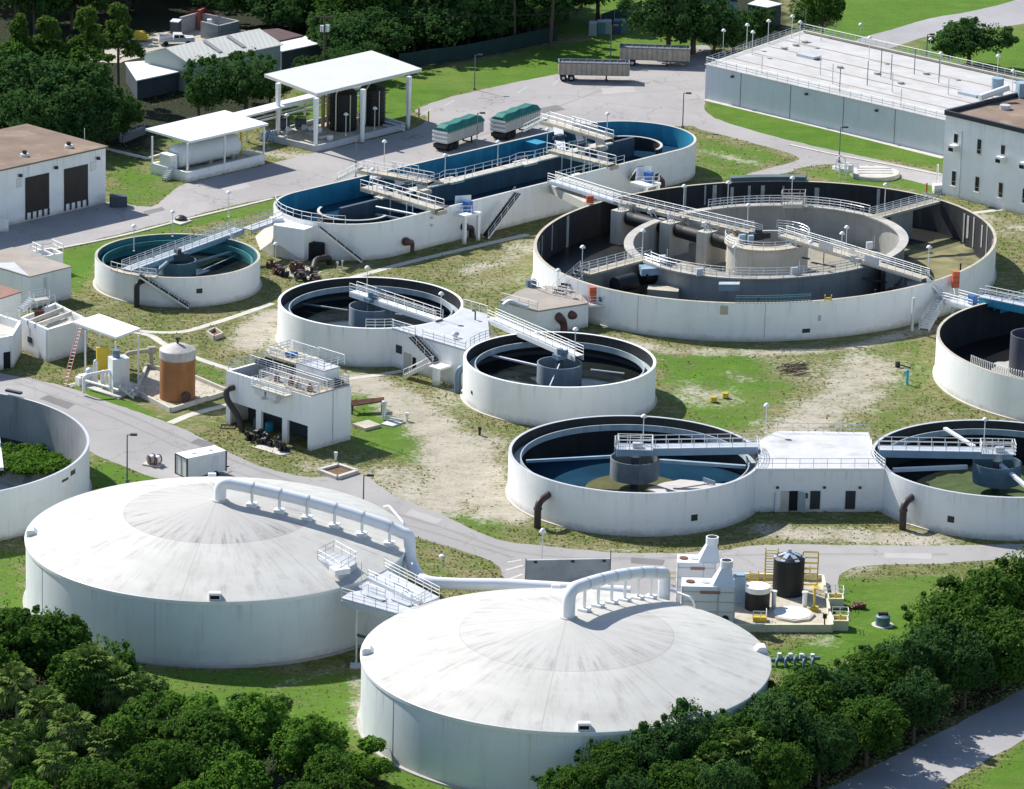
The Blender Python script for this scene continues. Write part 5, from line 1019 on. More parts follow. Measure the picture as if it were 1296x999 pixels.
# ------------------------------------------------------------------ white building with loading doors at the left edge
t = thing('loading_building', 'white flat roofed building with two tall brown loading doors', 'building', G2(134,257)); lh = 7.7
L0 = G2(133.7,257.3); L1 = G2(20,283.6); du = nrm((L1[0]-L0[0],L1[1]-L0[1],0)); dn = (du[1],-du[0])
if dn[1] < 0: dn = (-dn[0],-dn[1])
LB = lambda u, v: (L0[0]+du[0]*u+dn[0]*v, L0[1]+du[1]*u+dn[1]*v)
rb = G2(39.5,158,lh); dpt = (rb[0]-L0[0])*dn[0]+(rb[1]-L0[1])*dn[1]
m = MB(); m.prism([LB(0,0),LB(26,0),LB(26,dpt),LB(0,dpt)],0,lh,False,False); w = part('wall', m, white_wall, t)
m = MB(); m.prism([LB(-.25,-.25),LB(26,-.25),LB(26,dpt+.2),LB(-.25,dpt+.2)],lh,lh+.22); part('roof', m, roof_brown, t)
LU = lambda px: (lambda g: (g[0]-L0[0])*du[0]+(g[1]-L0[1])*du[1])(G2(px[0],px[1],0))
for k, (x0, x1, zb, lab) in enumerate(((32,62,1.15,''),(81,111,1.15,''))):
    ua = math.dist(L0, G2(x1, 257.3+(133.7-x1)*.2315, 0)); ub = math.dist(L0, G2(x0, 257.3+(133.7-x0)*.2315, 0))
    d = wall_panel(t, LB(ub,0), LB(ua,0), zb, 6.0, door_brown, 'loading_door', .03, .05)
    for j in range(5):
        uu = ua+(ub-ua)*(j/4*.94+.03); wall_panel(t, LB(uu+.13,0), LB(uu-.13,0), .25, zb, fascia_dark, 'bumper', .03, .12, d)
for x in (25,70,123):
    uu = math.dist(L0, G2(x, 257.3+(133.7-x)*.2315, 0)); p = LB(uu,0); m = MB(); m.box(p[0]-dn[0]*.25,p[1]-dn[1]*.25,6.35,.5,.4,.35,.2); part('wall_light', m, grille_black, t)
for x in (24.5,118):
    uu = math.dist(L0, G2(x, 257.3+(133.7-x)*.2315, 0)); wall_panel(t, LB(uu+.48,0), LB(uu-.48,0), 4.9, 6.1, galv, 'wall_vent', .02, .05)
for px, lab in (((31,197),''),((87,186),'')):
    g = G(*px, lh+.3); m = MB(); m.cyl(g[0],g[1],lh+.2,.55,.35,14); d = part('roof_vent', m, white_paint, t); m = MB(); m.cyl(g[0],g[1],lh+.55,.3,.45,12); part('cowl', m, grille_black, d)
g = G(107,178,lh); m = MB(); m.tube([(g[0],g[1],lh),(g[0],g[1],lh+1.7)],.05,6); part('vent_pipe', m, white_metal, t)
g = G(138,262,0); o = solo('waste_box', MB().box(g[0]+1.2,g[1]+.5,0,2.2,1.6,1.5,.2), dark_clad, 'dark low box at the right foot of the building with loading doors', 'box')
g = G(5,293,0); o = solo('dock_wall', MB().box(g[0]-2,g[1],0,5.2,.5,1.7,.05), white_wall, 'low white dock wall at the left edge below the loading building', 'wall')

# ------------------------------------------------------------------ canopies
def canopy(name, label, corners, z, th, mat, legs, leg_r, leg_mat, taper=1.0, sub=.0):
    pts = [G2(x, y, z) for x, y in corners]; t = thing(name, label, 'canopy', pts[-1]); m = MB(); m.prism(pts, z-th, z); part('roof', m, mat, t)
    for x, y in legs:
        p = G2(x, y, 0); m = MB(); rs = [leg_r*taper, leg_r]; d = leg_r; n0 = len(m.v)
        m.tube([(p[0],p[1],0),(p[0],p[1],z-th)], rs, 4); part('leg', m, leg_mat, t)
    return t, pts
big_can, bp = canopy('tall_canopy', 'tall white flat canopy on tapered posts over two black tanks', [(334.4,94),(470.3,64),(534,87),(400.7,118.6)], 8.15, .45, metal_roof_cream, [(399.3,191.6),(351.5,172),(458.4,180),(516.5,163)], .42, white_wall, .62)
low_can, lp = canopy('low_canopy', 'low white canopy roof over a white horizontal tank', [(184,163),(284.6,139.5),(339.6,156.4),(240,179)], 5.6, .3, metal_roof, [(237,229),(192.5,220),(284,219),(333.5,208),(292,199)], .14, white_metal)
# white horizontal tank on its walled pad
t = thing('tank_pad', 'white walled concrete pad under the low canopy', 'pad', G2(237,231)); pp = [G2(237,231),G2(191.5,219.5),G2(288,198),G2(333.8,207.7)]
m = MB(); m.prism(pp,0,.85); part('slab', m, concrete_tan, t); m = MB()
for a, b in zip(pp, pp[1:]+pp[:1]): m.beam((*a,.72),(*b,.72),.3,1.44)
part('wall', m, white_wall, t)
p, q = G(231,217,.9), G(309,200,.9); d = nrm((q[0]-p[0],q[1]-p[1],0)); off = (-d[1]*1.9, d[0]*1.9); zt = 2.55
t = thing('storage_tank', 'white horizontal cylinder tank under the low canopy', 'tank', (p[0]+off[0],p[1]+off[1],.85)); m = MB()
P = lambda s: tuple(p[i]+d[i]*s for i in range(2))
m.tube([(P(s)[0]+off[0],P(s)[1]+off[1],zt) for s in (0,.15,.5,math.dist(p,q)-.5,math.dist(p,q)-.15,math.dist(p,q))],[1.1,1.5,1.68,1.68,1.5,1.1],28); part('shell', m, tank_wall, t)
m = MB(); aa = math.atan2(d[1],d[0]); L = math.dist(p,q)
for s in (1.5,L/2,L-1.5): m.box(P(s)[0]+off[0],P(s)[1]+off[1],.85,.5,2.8,1.0,aa)
part('saddle', m, concrete_tan, t); m = MB(); m.box(P(-.9)[0]+off[0],P(-.9)[1]+off[1],.85,1.3,2.2,2.3,aa); part('valve_cabinet', m, white_paint, t)
m = MB(); m.tube([(P(L+.6)[0]+off[0]*.7,P(L+.6)[1]+off[1]*.7,.85),(P(L+.6)[0]+off[0]*.7,P(L+.6)[1]+off[1]*.7,4.4)],.16,8); solo('standpipe', m, yellow, 'yellow standpipe at the right end of the white horizontal tank', 'pipe')
g = G2(215,227); t = thing('pad_steps', 'small railed steps up to the white walled pad', 'stairs', g); stairway(t, (g[0]+.3,g[1]+.6,1.4), (g[0]-.7,g[1]-1.0,.05), .9, galv, galv)
# covered pipe rack behind
p, q = G(300,147,4.2), G(455,108,4.2); t = thing('pipe_rack', 'long narrow white roof over the pipe rack behind the tall canopy', 'canopy', (p[0],p[1],0)); m = MB(); m.beam(p,q,2.6,.3); part('roof', m, metal_roof, t)
for f in (.08,.35,.55,.75,.95):
    r = lerp(p,q,f); m = MB(); m.tube([(r[0],r[1],0),(r[0],r[1],4.1)],.2,6); part('leg', m, pale_yellow, t)
m = MB()
for dz in (2.6,3.1): m.tube([(p[0],p[1],dz),(q[0],q[1],dz)],.13,6)
part('pipe', m, galv, t)
# black tanks on the walled pad under the tall canopy
t = thing('tank_pad', 'grey walled pad with pipework under the tall canopy', 'pad', G2(399,191)); pp = [G2(399,192.5),G2(333,176.5),G2(440,147),G2(512,164)]
m = MB(); m.prism(pp,0,.25); part('slab', m, concrete_tan, t); m = MB()
for a, b in zip(pp, pp[1:]+pp[:1]): m.beam((*a,.45),(*b,.45),.28,.9)
part('wall', m, concrete_deck, t)
def poly_tank(cx, cy, r, h, label, n=16, zb=.25):
    t = thing('black_tank', label, 'tank', (cx,cy,zb), 'tall black plastic tanks under the canopy'); m = MB(); m.lathe(cx,cy,[(r,zb),(r,zb+h),(r*.86,zb+h+.35),(r*.3,zb+h+.5),(.01,zb+h+.5)],n,smooth=False); part('shell', m, black_tank, t)
    m = MB()
    for k in range(8): m.lathe(cx,cy,[(r,zb+.5+k*h/8.2),(r+.06,zb+.53+k*h/8.2),(r+.06,zb+.62+k*h/8.2),(r,zb+.65+k*h/8.2)],n)
    part('rib', m, black_tank, t); m = MB(); m.tube(bend([(cx-r*.5,cy-r*.95,zb+.2),(cx-r*.5,cy-r*.95,zb+h+.2),(cx-r*.2,cy-r*.4,zb+h+.9)],.4),.09,8); m.tube([(cx+r*.55,cy-r*.9,zb),(cx+r*.55,cy-r*.9,zb+h)],.07,8); part('fill_pipe', m, pale_yellow, t)
    m = MB(); m.cyl(cx,cy,zb+h+.45,.45,.25,12); part('lid', m, black_tank, t); return t
g = G2(434,165.5); poly_tank(g[0],g[1],1.95,5.4,'black plastic tank left of the pair under the tall canopy'); g = G2(471,158.5); poly_tank(g[0],g[1],1.85,5.2,'black plastic tank right of the pair under the tall canopy')
for k, (px, s, mt, lab) in enumerate((((360,170),(2.2,1.6,2.2),dark_clad,'dark pump skid at the left end under the tall canopy'),((380,168),(2.6,1.8,1.9),dark_clad,'dark rounded vessel left of the black tanks'),((398,172),(3.0,1.5,1.0),galv,'grey pump skid in front of the black tanks'),((412,182),(3.2,1.5,.6),concrete_pale,'pale low pump base at the front of the canopy pad'))):
    g = G2(*px); t = thing('pump_skid', lab, 'pump', (g[0],g[1],.25), 'pump skids under the tall canopy'); m = MB(); m.box(g[0],g[1],.25,s[0],s[1],.35,.7); part('base', m, concrete, t); m = MB(); m.tube([(g[0]-s[0]*.3,g[1],.6+s[2]*.4),(g[0]+s[0]*.3,g[1]+.2,.6+s[2]*.4)],s[2]*.36,12); m.tube(bend([(g[0]-.5,g[1]-.3,.6),(g[0]-.5,g[1]-.3,s[2]+.5),(g[0]+.7,g[1]-.2,s[2]+.5),(g[0]+.7,g[1]-.2,.5)],.3),.1,8); part('body', m, mt, t)
    m = MB(); m.box(g[0]+s[0]*.2,g[1]-.3,.6,.7,.6,.7,.7); part('motor', m, white_metal, t)
for px, py, lab in ((438,144,'globe lamp in front of the left black tank'),(474.5,136.5,'globe lamp in front of the right black tank'),(363,145,'globe lamp near the left post of the tall canopy')): lamp(px, py, .9, lab, .95)
g = G2(385,166); m = MB(); m.tube([(g[0]+2.6,g[1]+1.5,.2),(g[0]+2.6,g[1]+1.5,7.6)],.28,8); m.tube([(g[0]+3.3,g[1]+1.6,.2),(g[0]+3.3,g[1]+1.6,7.6)],.2,8); solo('ochre_pipes', m, paint('ochre_paint', (.45,.33,.20), .7, .15, 1), 'pair of ochre standpipes beside the left black tank', 'pipe')
m = MB()
for k in range(3): p, q = G(485,152+k*3,.5), G(512,160+k*2.4,.5); m.beam((p[0],p[1],.9-.2*k),(q[0],q[1],.9-.2*k),.2,.2)
solo('pipe_bundle', m, white_metal, 'white pipes lying at the right end of the canopy pad', 'pipe')
g = G2(340,178); m = MB()
for k in range(60): a = random.uniform(0,2*PI); r = random.uniform(.2,1.9); m.beam((g[0]+r*math.cos(a)*.9,g[1]+r*math.sin(a),.05),(g[0]+r*.5*math.cos(a+.5),g[1]+r*.5*math.sin(a+.5),random.uniform(.6,1.7)),.12,.12)
solo('scrap_heap', m, girder_blue, 'heap of grey scrap between the two white canopies', 'scrap')

# ------------------------------------------------------------------ distant sheds
def gable(name, label, a, b, c_, hgt, rise, walls, roof, over=.3):     # a,b: eave of the near long side; c_: far eave above a; all photo points at eave height
    A_, B_, C_ = G2(*a,hgt), G2(*b,hgt), G2(*c_,hgt); D_ = (B_[0]+C_[0]-A_[0], B_[1]+C_[1]-A_[1]); t = thing(name, label, 'shed', A_)
    m = MB(); ra, rb = lerp(A_,C_,.5), lerp(B_,D_,.5); zr = hgt+rise
    vs = [(*A_,0),(*B_,0),(*D_,0),(*C_,0),(*A_,hgt),(*B_,hgt),(*D_,hgt),(*C_,hgt),(*ra,zr-.05),(*rb,zr-.05)]
    m.add(vs, [[0,1,5,4],[2,3,7,6],[1,2,6,9,5],[3,0,4,8,7]]); part('wall', m, walls, t)
    m = MB(); d = nrm((B_[0]-A_[0],B_[1]-A_[1],0)); e = nrm((C_[0]-A_[0],C_[1]-A_[1],0)); O = lambda p, s, u: (p[0]+d[0]*s*over+e[0]*u*over, p[1]+d[1]*s*over+e[1]*u*over)
    for p, q, r_, s_, sg in ((A_,B_,rb,ra,-1),(C_,D_,rb,ra,1)):
        x = [(*O(p,-1,sg),hgt-.04),(*O(q,1,sg),hgt-.04),(*O(r_,1,0),zr),(*O(s_,-1,0),zr)]; m.add(x+[(v[0],v[1],v[2]+.12) for v in x], [[0,1,2,3],[4,5,6,7],[0,1,5,4],[1,2,6,5],[2,3,7,6],[3,0,4,7]])
    r = part('roof', m, roof, t); return t, r, (A_,B_,C_,D_,ra,rb,zr)
far_roof = corrugated('cream_ribbed_roof', (.68,.67,.60), .3, .8)
t, r, gm = gable('warehouse', 'pale green warehouse with a cream ribbed roof and two grey skylight strips', (240,81),(355,57),(183,68), 4.4, 1.6, shed_green, far_roof)
A_,B_,C_,D_,ra,rb,zr = gm
for f in (.36,.62):
    m = MB(); p, q = lerp(A_,B_,f), lerp(ra,rb,f); f2 = f+.045; p2, q2 = lerp(A_,B_,f2), lerp(ra,rb,f2); z = lambda s: 4.4+1.6*s+.30
    m.add([(*lerp(p,q,.18),z(.18)),(*lerp(p2,q2,.18),z(.18)),(*lerp(p2,q2,.95),z(.95)),(*lerp(p,q,.95),z(.95))], [[0,1,2,3]]); part('skylight', m, skylight, r)
def flat_roof(name, label, px, z, roof, walls, th=.15, slope=0.0, open_=False):
    pts = [G2(x,y,z) for x,y in px]; t = thing(name, label, 'shed', pts[0]); m = MB(); m.prism(pts, z-th, z); part('roof', m, roof, t)
    cx, cy = sum(p[0] for p in pts)/4, sum(p[1] for p in pts)/4; ins = [(p[0]+(cx-p[0])*.05, p[1]+(cy-p[1])*.05) for p in pts]
    if open_:
        for p in ins: m = MB(); m.tube([(*p,0),(*p,z-th)],.12,6); part('post', m, galv, t)
    else: m = MB(); m.prism(ins,0,z-th-.01,False,False); part('wall', m, walls, t)
    return t
flat_roof('lean_to', 'low shed with a rusty edged white roof in front of the warehouse', [(173,102),(228,90.5),(183,77),(158,79)], 3.0, metal_roof, dark_clad)
flat_roof('long_shed', 'open long shed with a white roof beyond the warehouse', [(355,65.5),(437,48.5),(409,41),(352,53)], 3.4, metal_roof, dark_clad)
flat_roof('old_shed', 'dark red roofed shed behind the long white roof', [(352,52),(384,45),(352,36),(330,38)], 3.6, paint('dark_red_roof', (.09,.05,.05), .8, .3, .6), dark_clad)
g = G2(361,74); m = MB(); m.box(g[0],g[1],0,4.0,1.6,2.0,.3); solo('stored_crate', m, motor_blue, 'blue crate under the open long shed', 'crate')
# walled yard with red inner walls
t = thing('walled_yard', 'roofless walled yard with red painted inner walls', 'wall', G2(255,45)); yz = 2.6
ys_ = [G2(*p,yz) for p in ((228,22),(252,15.5),(302,26.5),(277,32.5),(255,27))]; m = MB()
for a, b in ((0,1),(1,2),(2,3),(3,4)): m.beam((*ys_[a],yz/2),(*ys_[b],yz/2),.35,yz)
part('wall', m, paint('grey_block_wall', (.36,.36,.36), .85, .2, .6), t)
m = MB(); a, b = G2(240,21.5,1.4), G2(262,18.8,1.4); m.beam((*a,1.2),(*b,1.2),.2,2.3); a, b = G2(262,19.5,1.4), G2(271,23,1.4); m.beam((*a,1.2),(*b,1.2),.2,2.3); part('red_wall', m, red_wall, t)
g = G2(254,42); m = MB(); m.box(g[0],g[1]+3,0,2.6,.5,3.2,1.2); part('red_pillar', m, red_wall, t)
flat_roof('small_hut', 'tiny white roofed hut beside the walled yard', [(215,27),(226,28),(230,24.5),(219,23.5)], 2.6, metal_roof, dark_clad)
flat_roof('dark_hut', 'dark hut with a white roof behind the covered basin', [(946,5),(971,9.5),(990,5),(962,-2)], 3.4, metal_roof, dark_clad)
flat_roof('far_house', 'pale blue walled house with a white roof at the top edge', [(893,-4),(917,1),(934,-6),(908,-12)], 3.5, metal_roof, paint('blue_grey_clad', (.20,.32,.42), .7, .1, .5))
gp = [G2(150,80),G2(260,52),G2(330,45),G2(340,38),G2(240,36),G2(190,44),G2(120,58),G2(95,78)]; struct('sand_yard', MB().sheet(jag(gp,1.5,.4),.02), sand_mat)
# pickup truck
def pickup(px, label, ang_):
    g = G2(*px); t = thing('pickup_truck', label, 'pickup', g, None, ang_); L = lambda: MB()
    def P(name, m, mat, par=None):
        o = bpy.data.objects.new(name, mesh_of(name, m, mat)); COL.objects.link(o); o.parent = par or t; return o
    m = MB(); m.box(0,0,.55,5.5,1.95,.5); m.box(2.05,0,1.05,1.35,1.85,.15)
    for s in (-1,1): m.box(-1.65,s*.92,1.05,2.1,.1,.42)
    m.box(-2.68,0,1.05,.1,1.9,.42); P('body', m, car_paint)
    m = MB(); n0 = 0; x = [(-.55,1.05),(1.45,1.05),(.95,1.72),(-.40,1.78)]; m.add([(a,-.85,z) for a,z in x]+[(a*.97,.85,z) for a,z in x], [[0,1,2,3],[7,6,5,4],[0,4,5,1],[1,5,6,2],[2,6,7,3],[3,7,4,0]]); cb = P('cab', m, car_paint)
    m = MB()
    for s in (-1,1):
        y = s*.862
        for a, b in ((-.35,.35),(.45,1.1)): m.add([(a,y,1.2),(b,y,1.2),(b-.12,y,1.62),(a+.03,y,1.62)], [[0,1,2,3] if s < 0 else [3,2,1,0]])
    m.add([(1.40,-.75,1.15),(1.40,.75,1.15),(1.02,.72,1.66),(1.02,-.72,1.66)], [[0,1,2,3]]); P('window', m, glass, cb)
    m = MB(); m.box(-1.65,0,1.06,2.0,1.7,.02); P('bed', m, grille_black)
    for sx in (-1.7,1.75):
        for sy in (-.93,.93): m = MB(); m.tube([(sx,sy-.11,.38),(sx,sy+.11,.38)],.38,14); P('wheel', m, tyre)
    return t
pickup((223,56.5), 'white pickup with a dark empty bed parked behind the warehouse', math.radians(12))
for px, mt, nm, lab, s in (((160,50),yellow,'yellow_dumpster','yellow skip beneath the trees on the sandy yard',(2.4,1.6,1.3)),((177,52),yellow,'yellow_dumpster','yellow skip on the sandy yard nearest the pickup',(2.6,1.8,1.5)),((105,62),motor_blue,'parked_car','dark blue van under the trees at the left',(4.4,1.9,1.8)),((153,57),car_paint,'parked_car','white car half hidden by the trees at the yard',(4.2,1.8,1.4)),((265,42),white_paint,'stored_bag','white wrapped bundle in front of the walled yard',(1.2,1.0,2.2)),((276,44),white_paint,'stored_bag','low white bundle right of the taller one by the walled yard',(1.8,1.0,.8))):
    g = G2(*px); m = MB(); b = s; m.prism([(g[0]-b[0]/2,g[1]-b[1]/2),(g[0]+b[0]/2,g[1]-b[1]/2),(g[0]+b[0]/2,g[1]+b[1]/2),(g[0]-b[0]/2,g[1]+b[1]/2)],.3,b[2]*.6)
    x0, x1 = -b[0]*.3, b[0]*.25; z0, z1 = b[2]*.6, b[2]; yy = b[1]*.44
    m.add([(g[0]-b[0]*.4,g[1]-yy,z0),(g[0]+b[0]*.4,g[1]-yy,z0),(g[0]+x1,g[1]-yy*.9,z1),(g[0]+x0,g[1]-yy*.9,z1),(g[0]-b[0]*.4,g[1]+yy,z0),(g[0]+b[0]*.4,g[1]+yy,z0),(g[0]+x1,g[1]+yy*.9,z1),(g[0]+x0,g[1]+yy*.9,z1)], [[0,1,2,3],[7,6,5,4],[1,5,6,2],[2,6,7,3],[4,0,3,7]])
    if nm == 'parked_car':
        t = thing(nm, lab, 'car', g); part('body', m, mt, t)
        for sx in (-.3,.3): w = MB(); w.tube([(g[0]+sx*b[0],g[1]-b[1]*.5,.34),(g[0]+sx*b[0],g[1]+b[1]*.5,.34)],.34,12); part('wheel', w, tyre, t)
        w = MB(); w.box(g[0]-.05,g[1],z0+.1,b[0]*.55,b[1]*.9,(z1-z0)*.6); part('window', w, glass, t)
    else: solo(nm, m, mt, lab, 'skip' if 'skip' in lab else 'bundle')
# utility pole with wires
g = G2(410,110); t = thing('utility_pole', 'dark wooden utility pole with a transformer behind the tall canopy', 'pole', g); H = 12.5
gt = G2(411,18,H); m = MB(); m.tube([(*gt,0),(*gt,H)],[.2,.13],8); part('pole', m, bark, t); m = MB(); m.beam((gt[0]-1.3,gt[1],H-.5),(gt[0]+1.3,gt[1]+.2,H-.5),.12,.14); part('cross_arm', m, bark, t); m = MB(); m.cyl(gt[0]+.4,gt[1]-.1,H-2.6,.35,1.0,10); m.cyl(gt[0]-.35,gt[1]-.1,H-2.6,.3,.9,10); part('transformer', m, galv, t)
for dx, k in ((-1.2,0),(1.2,1)):
    m = MB(); pts = [];
    e0 = (gt[0]-75, gt[1]-38, H-1.5); e1 = (gt[0]+75, gt[1]+30, H-.8)
    for e in (e0, e1): m.tube([lerp((gt[0]+dx,gt[1],H-.4), e, s)[:2]+(lerp((0,0,H-.4), e, s)[2]-6*s*(1-s),) for s in (0,.2,.4,.6,.8,1)],.018,4,False)
    part('wire', m, grille_black, t)

# ------------------------------------------------------------------ pump building with three open bays
t = thing('pump_building', 'white pump building with three open bays and railed gratings on top', 'building', G2(392.4,571)); ph = 6.45
F0, R0 = G2(392.4,571.5), G2(443.5,556.5); L0 = G2(285.8,537)
uu = nrm((L0[0]-F0[0],L0[1]-F0[1],0)); Lf = math.dist(L0,F0); vv = nrm((R0[0]-F0[0],R0[1]-F0[1],0)); Lr = math.dist(R0,F0)
PB = lambda u, v: (F0[0]+uu[0]*u+vv[0]*v, F0[1]+uu[1]*u+vv[1]*v)
oz = 2.9
bays = [(Lf*.03,Lf*.27),(Lf*.33,Lf*.58),(Lf*.64,Lf*.95)]
m = MB(); m.prism([PB(0,0),PB(Lf,0),PB(Lf,.35),PB(0,.35)],oz,ph)
edges = [0]+[x for b in bays for x in b]+[Lf]
for k in range(0,len(edges),2): m.prism([PB(edges[k],0),PB(edges[k+1],0),PB(edges[k+1],.35),PB(edges[k],.35)],0,oz)
m.prism([PB(0,.35),PB(.35,.35),PB(.35,Lr),PB(0,Lr)],0,ph); m.prism([PB(Lf-.35,.35),PB(Lf,.35),PB(Lf,Lr),PB(Lf-.35,Lr)],0,ph); m.prism([PB(.35,Lr-.35),PB(Lf-.35,Lr-.35),PB(Lf-.35,Lr),PB(.35,Lr)],0,ph)
part('wall', m, white_wall, t)
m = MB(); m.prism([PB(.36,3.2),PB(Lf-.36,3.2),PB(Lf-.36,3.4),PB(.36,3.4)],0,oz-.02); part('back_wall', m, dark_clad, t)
m = MB(); m.prism([PB(.36,.36),PB(Lf-.36,.36),PB(Lf-.36,Lr-.36),PB(.36,Lr-.36)],oz+.01,oz+.2); m.prism([PB(.1,.1),PB(Lf*.62,.1),PB(Lf*.62,Lr-.1),PB(.1,Lr-.1)],ph,ph+.14); part('roof_slab', m, concrete_tan, t)
m = MB(); m.prism([PB(Lf*.64,.5),PB(Lf*.95,.5),PB(Lf*.95,Lr-.6),PB(Lf*.64,Lr-.6)],ph-2.0,ph-1.9); part('sump_water', m, void_black, t)
rz = ph+.14
m = MB(); m.rail([(*PB(.2,.2),rz),(*PB(Lf*.6,.2),rz)],1.07,4,1.3,.034); m.rail([(*PB(.2,.2),rz),(*PB(.2,Lr-.2),rz)],1.07,4,1.3,.034); part('railing', m, white_metal, t)
m = MB(); m.rail([(*PB(.2,Lr*.55),rz),(*PB(Lf-.2,Lr*.55),rz)],1.07,4,1.4,.034); m.rail([(*PB(.2,Lr-.2),rz),(*PB(Lf-.2,Lr-.2),rz)],1.07,4,1.4,.034); part('railing', m, white_metal, t)
m = MB(); m.rail([(*PB(Lf*.62,.2),rz),(*PB(Lf*.62,Lr-.2),rz)],1.07,4,1.3,.034); m.rail([(*PB(Lf-.15,.2),ph),(*PB(Lf-.15,Lr-.2),ph)],1.07,3,1.3,.034); part('railing', m, white_metal, t)
for k in range(3): m = MB(); m.beam((*PB(.3,Lr*(.62+.12*k)),rz+.35),(*PB(Lf*.95,Lr*(.62+.12*k)),rz+.35),.18,.4); part('grating_beam', m, grille_black, t)
for k, (u, v) in enumerate(((Lf*.1,1.2),(Lf*.22,1.0),(Lf*.33,1.3),(Lf*.48,1.1))): m = MB(); q = PB(u,v); m.cyl(q[0],q[1],rz,.35,.5,12); m.cyl(q[0],q[1],rz+.5,.2,.4,10); part('valve', m, rust, t)
# balcony with brackets on the long face
m = MB(); m.prism([PB(Lf*.22,-1.1),PB(Lf*.62,-1.1),PB(Lf*.62,-.02),PB(Lf*.22,-.02)],ph-.55,ph-.4); bal = part('balcony', m, concrete_pale, t)
m = MB(); m.rail([(*PB(Lf*.22,-.05),ph-.4),(*PB(Lf*.22,-1.05),ph-.4),(*PB(Lf*.62,-1.05),ph-.4),(*PB(Lf*.62,-.05),ph-.4)],1.07,4,1.2,.034); part('railing', m, white_metal, bal)
m = MB()
for f in (.33,.47): m.prism([PB(Lf*f,-1.0),PB(Lf*f+1.6,-1.0),PB(Lf*f+1.6,-.02),PB(Lf*f,-.02)],ph-1.3,ph-.56); m.prism([PB(Lf*f+.6,-.7),PB(Lf*f+1.0,-.7),PB(Lf*f+1.0,-.02),PB(Lf*f+.6,-.02)],ph-1.9,ph-1.3)
part('hopper', m, galv, bal)
# raised rear box and its gantry
q = [PB(Lf*.13,Lr*.60),PB(Lf*.46,Lr*.60),PB(Lf*.46,Lr-.1),PB(Lf*.13,Lr-.1)]
m = MB(); m.prism(q,ph+.14,ph+1.75); part('roof_block', m, white_wall, t); m = MB(); m.prism([(p[0]+(p[0]-q[2][0])*.03,p[1]+(p[1]-q[2][1])*.03) for p in q],ph+1.76,ph+1.9); part('block_cap', m, concrete_deck, t)
m = MB(); e = [PB(Lf*.15,Lr*.64),PB(Lf*.46,Lr*.64),PB(Lf*.46,Lr+1.0),PB(Lf*.15,Lr+1.0)]; m.rail([(*p,ph+1.9) for p in e+e[:1]],1.07,3,1.1,.034); part('railing', m, white_metal, t)
e = [PB(Lf*.46,Lr*.62),PB(Lf*.80,Lr*.62),PB(Lf*.80,Lr+1.2),PB(Lf*.46,Lr+1.2)]
m = MB(); m.prism(e,ph+1.5,ph+1.65); gan = part('gantry', m, concrete_tan, t)
m = MB(); m.rail([(*p,ph+1.65) for p in e+e[:1]],1.07,3,1.1,.034); part('railing', m, white_metal, gan)
m = MB()
for f, g_ in ((.52,.7),(.78,.7),(.78,1.15),(.52,1.15)): p = PB(Lf*f,Lr*g_ if g_ < 1 else Lr+.8); m.tube([(*p,ph if g_ < 1 else 0),(*p,ph+1.5)],.09,6)
part('gantry_leg', m, galv, gan)
p = PB(Lf*.64,Lr*.85); m = MB(); m.box(p[0],p[1],ph+1.65,.8,.6,.55,.3); m.tube([(p[0]-.7,p[1],ph+1.95),(p[0]+.8,p[1]+.3,ph+1.95)],.22,10); part('gantry_motor', m, motor_blue, gan)
m = MB()
for dz, v0 in ((.0,.25),(.0,.45)): m.rail([(*PB(.25,Lr*v0),rz),(*PB(Lf*.6,Lr*v0),rz)],1.07,4,1.3,.034)
for u0 in (.16,.33,.5): m.rail([(*PB(Lf*u0,.3),rz),(*PB(Lf*u0,Lr*.55),rz)],1.07,4,1.3,.034)
part('railing', m, white_metal, t)
m = MB(); x = PB(0,Lr*.55); m.beam((x[0]+.03,x[1]-.03,.2),(x[0]+.03,x[1]-.03,ph),.08,.06); part('wall_joint', m, concrete_deck, t)
v, u = PB(Lf*.955,-.2), PB(Lf*.965,-.9); m = MB(); m.tube(bend([(PB(Lf*.91,.1)[0],PB(Lf*.91,.1)[1],4.7),(*PB(Lf*.93,-.9),4.6),(*PB(Lf*.92,-1.0),3.6),(*PB(Lf*.78,-.7),1.4),(*PB(Lf*.76,-.6),0)],.6),.36,12); solo('bent_pipe', m, pipe_brown, 'dark brown bent pipe running down the left bay of the pump building', 'pipe')
random.seed(21)
for k in range(12):
    u = Lf*(.14+.038*k)+random.uniform(-.15,.15); p = PB(u, -1.5-random.uniform(0,1.0)); t2 = thing('old_pump', 'discarded black pump in the row before the open bays of the pump building', 'pump', p, 'discarded pumps before the bays'); hh = random.uniform(.6,1.1); aa = random.uniform(0,6.28); ca, sa = math.cos(aa)*.5, math.sin(aa)*.5
    m = MB(); m.cyl(p[0],p[1],0,.36,.2,12); m.tube(bend([(p[0],p[1],.1),(p[0],p[1],hh),(p[0]+ca,p[1]+sa,hh)],.25),.2,10); part('casing', m, grille_black, t2)
    m = MB(); m.tube([(p[0]+ca,p[1]+sa,hh),(p[0]+ca*1.3,p[1]+sa*1.3,hh)],.30,12); part('flange', m, grille_black if k % 4 else pipe_brown, t2); m = MB(); m.cyl(p[0]-ca*.8,p[1]-sa*.8,.0,.22,.6,10); part('motor', m, grille_black, t2)
for px, mt, lab in (((326,540),pipe_blue,'blue grey drum inside the left bay of the pump building'),((341,545),light_blue,'pale blue cover lying in the middle bay of the pump building')): g = G2(*px); m = MB(); m.cyl(g[0],g[1],0,.5,1.0,14); m.lathe(g[0],g[1],[(.54,.3),(.54,.36)],14); m.lathe(g[0],g[1],[(.54,.7),(.54,.76)],14); solo('drum', m, mt, lab, 'drum')
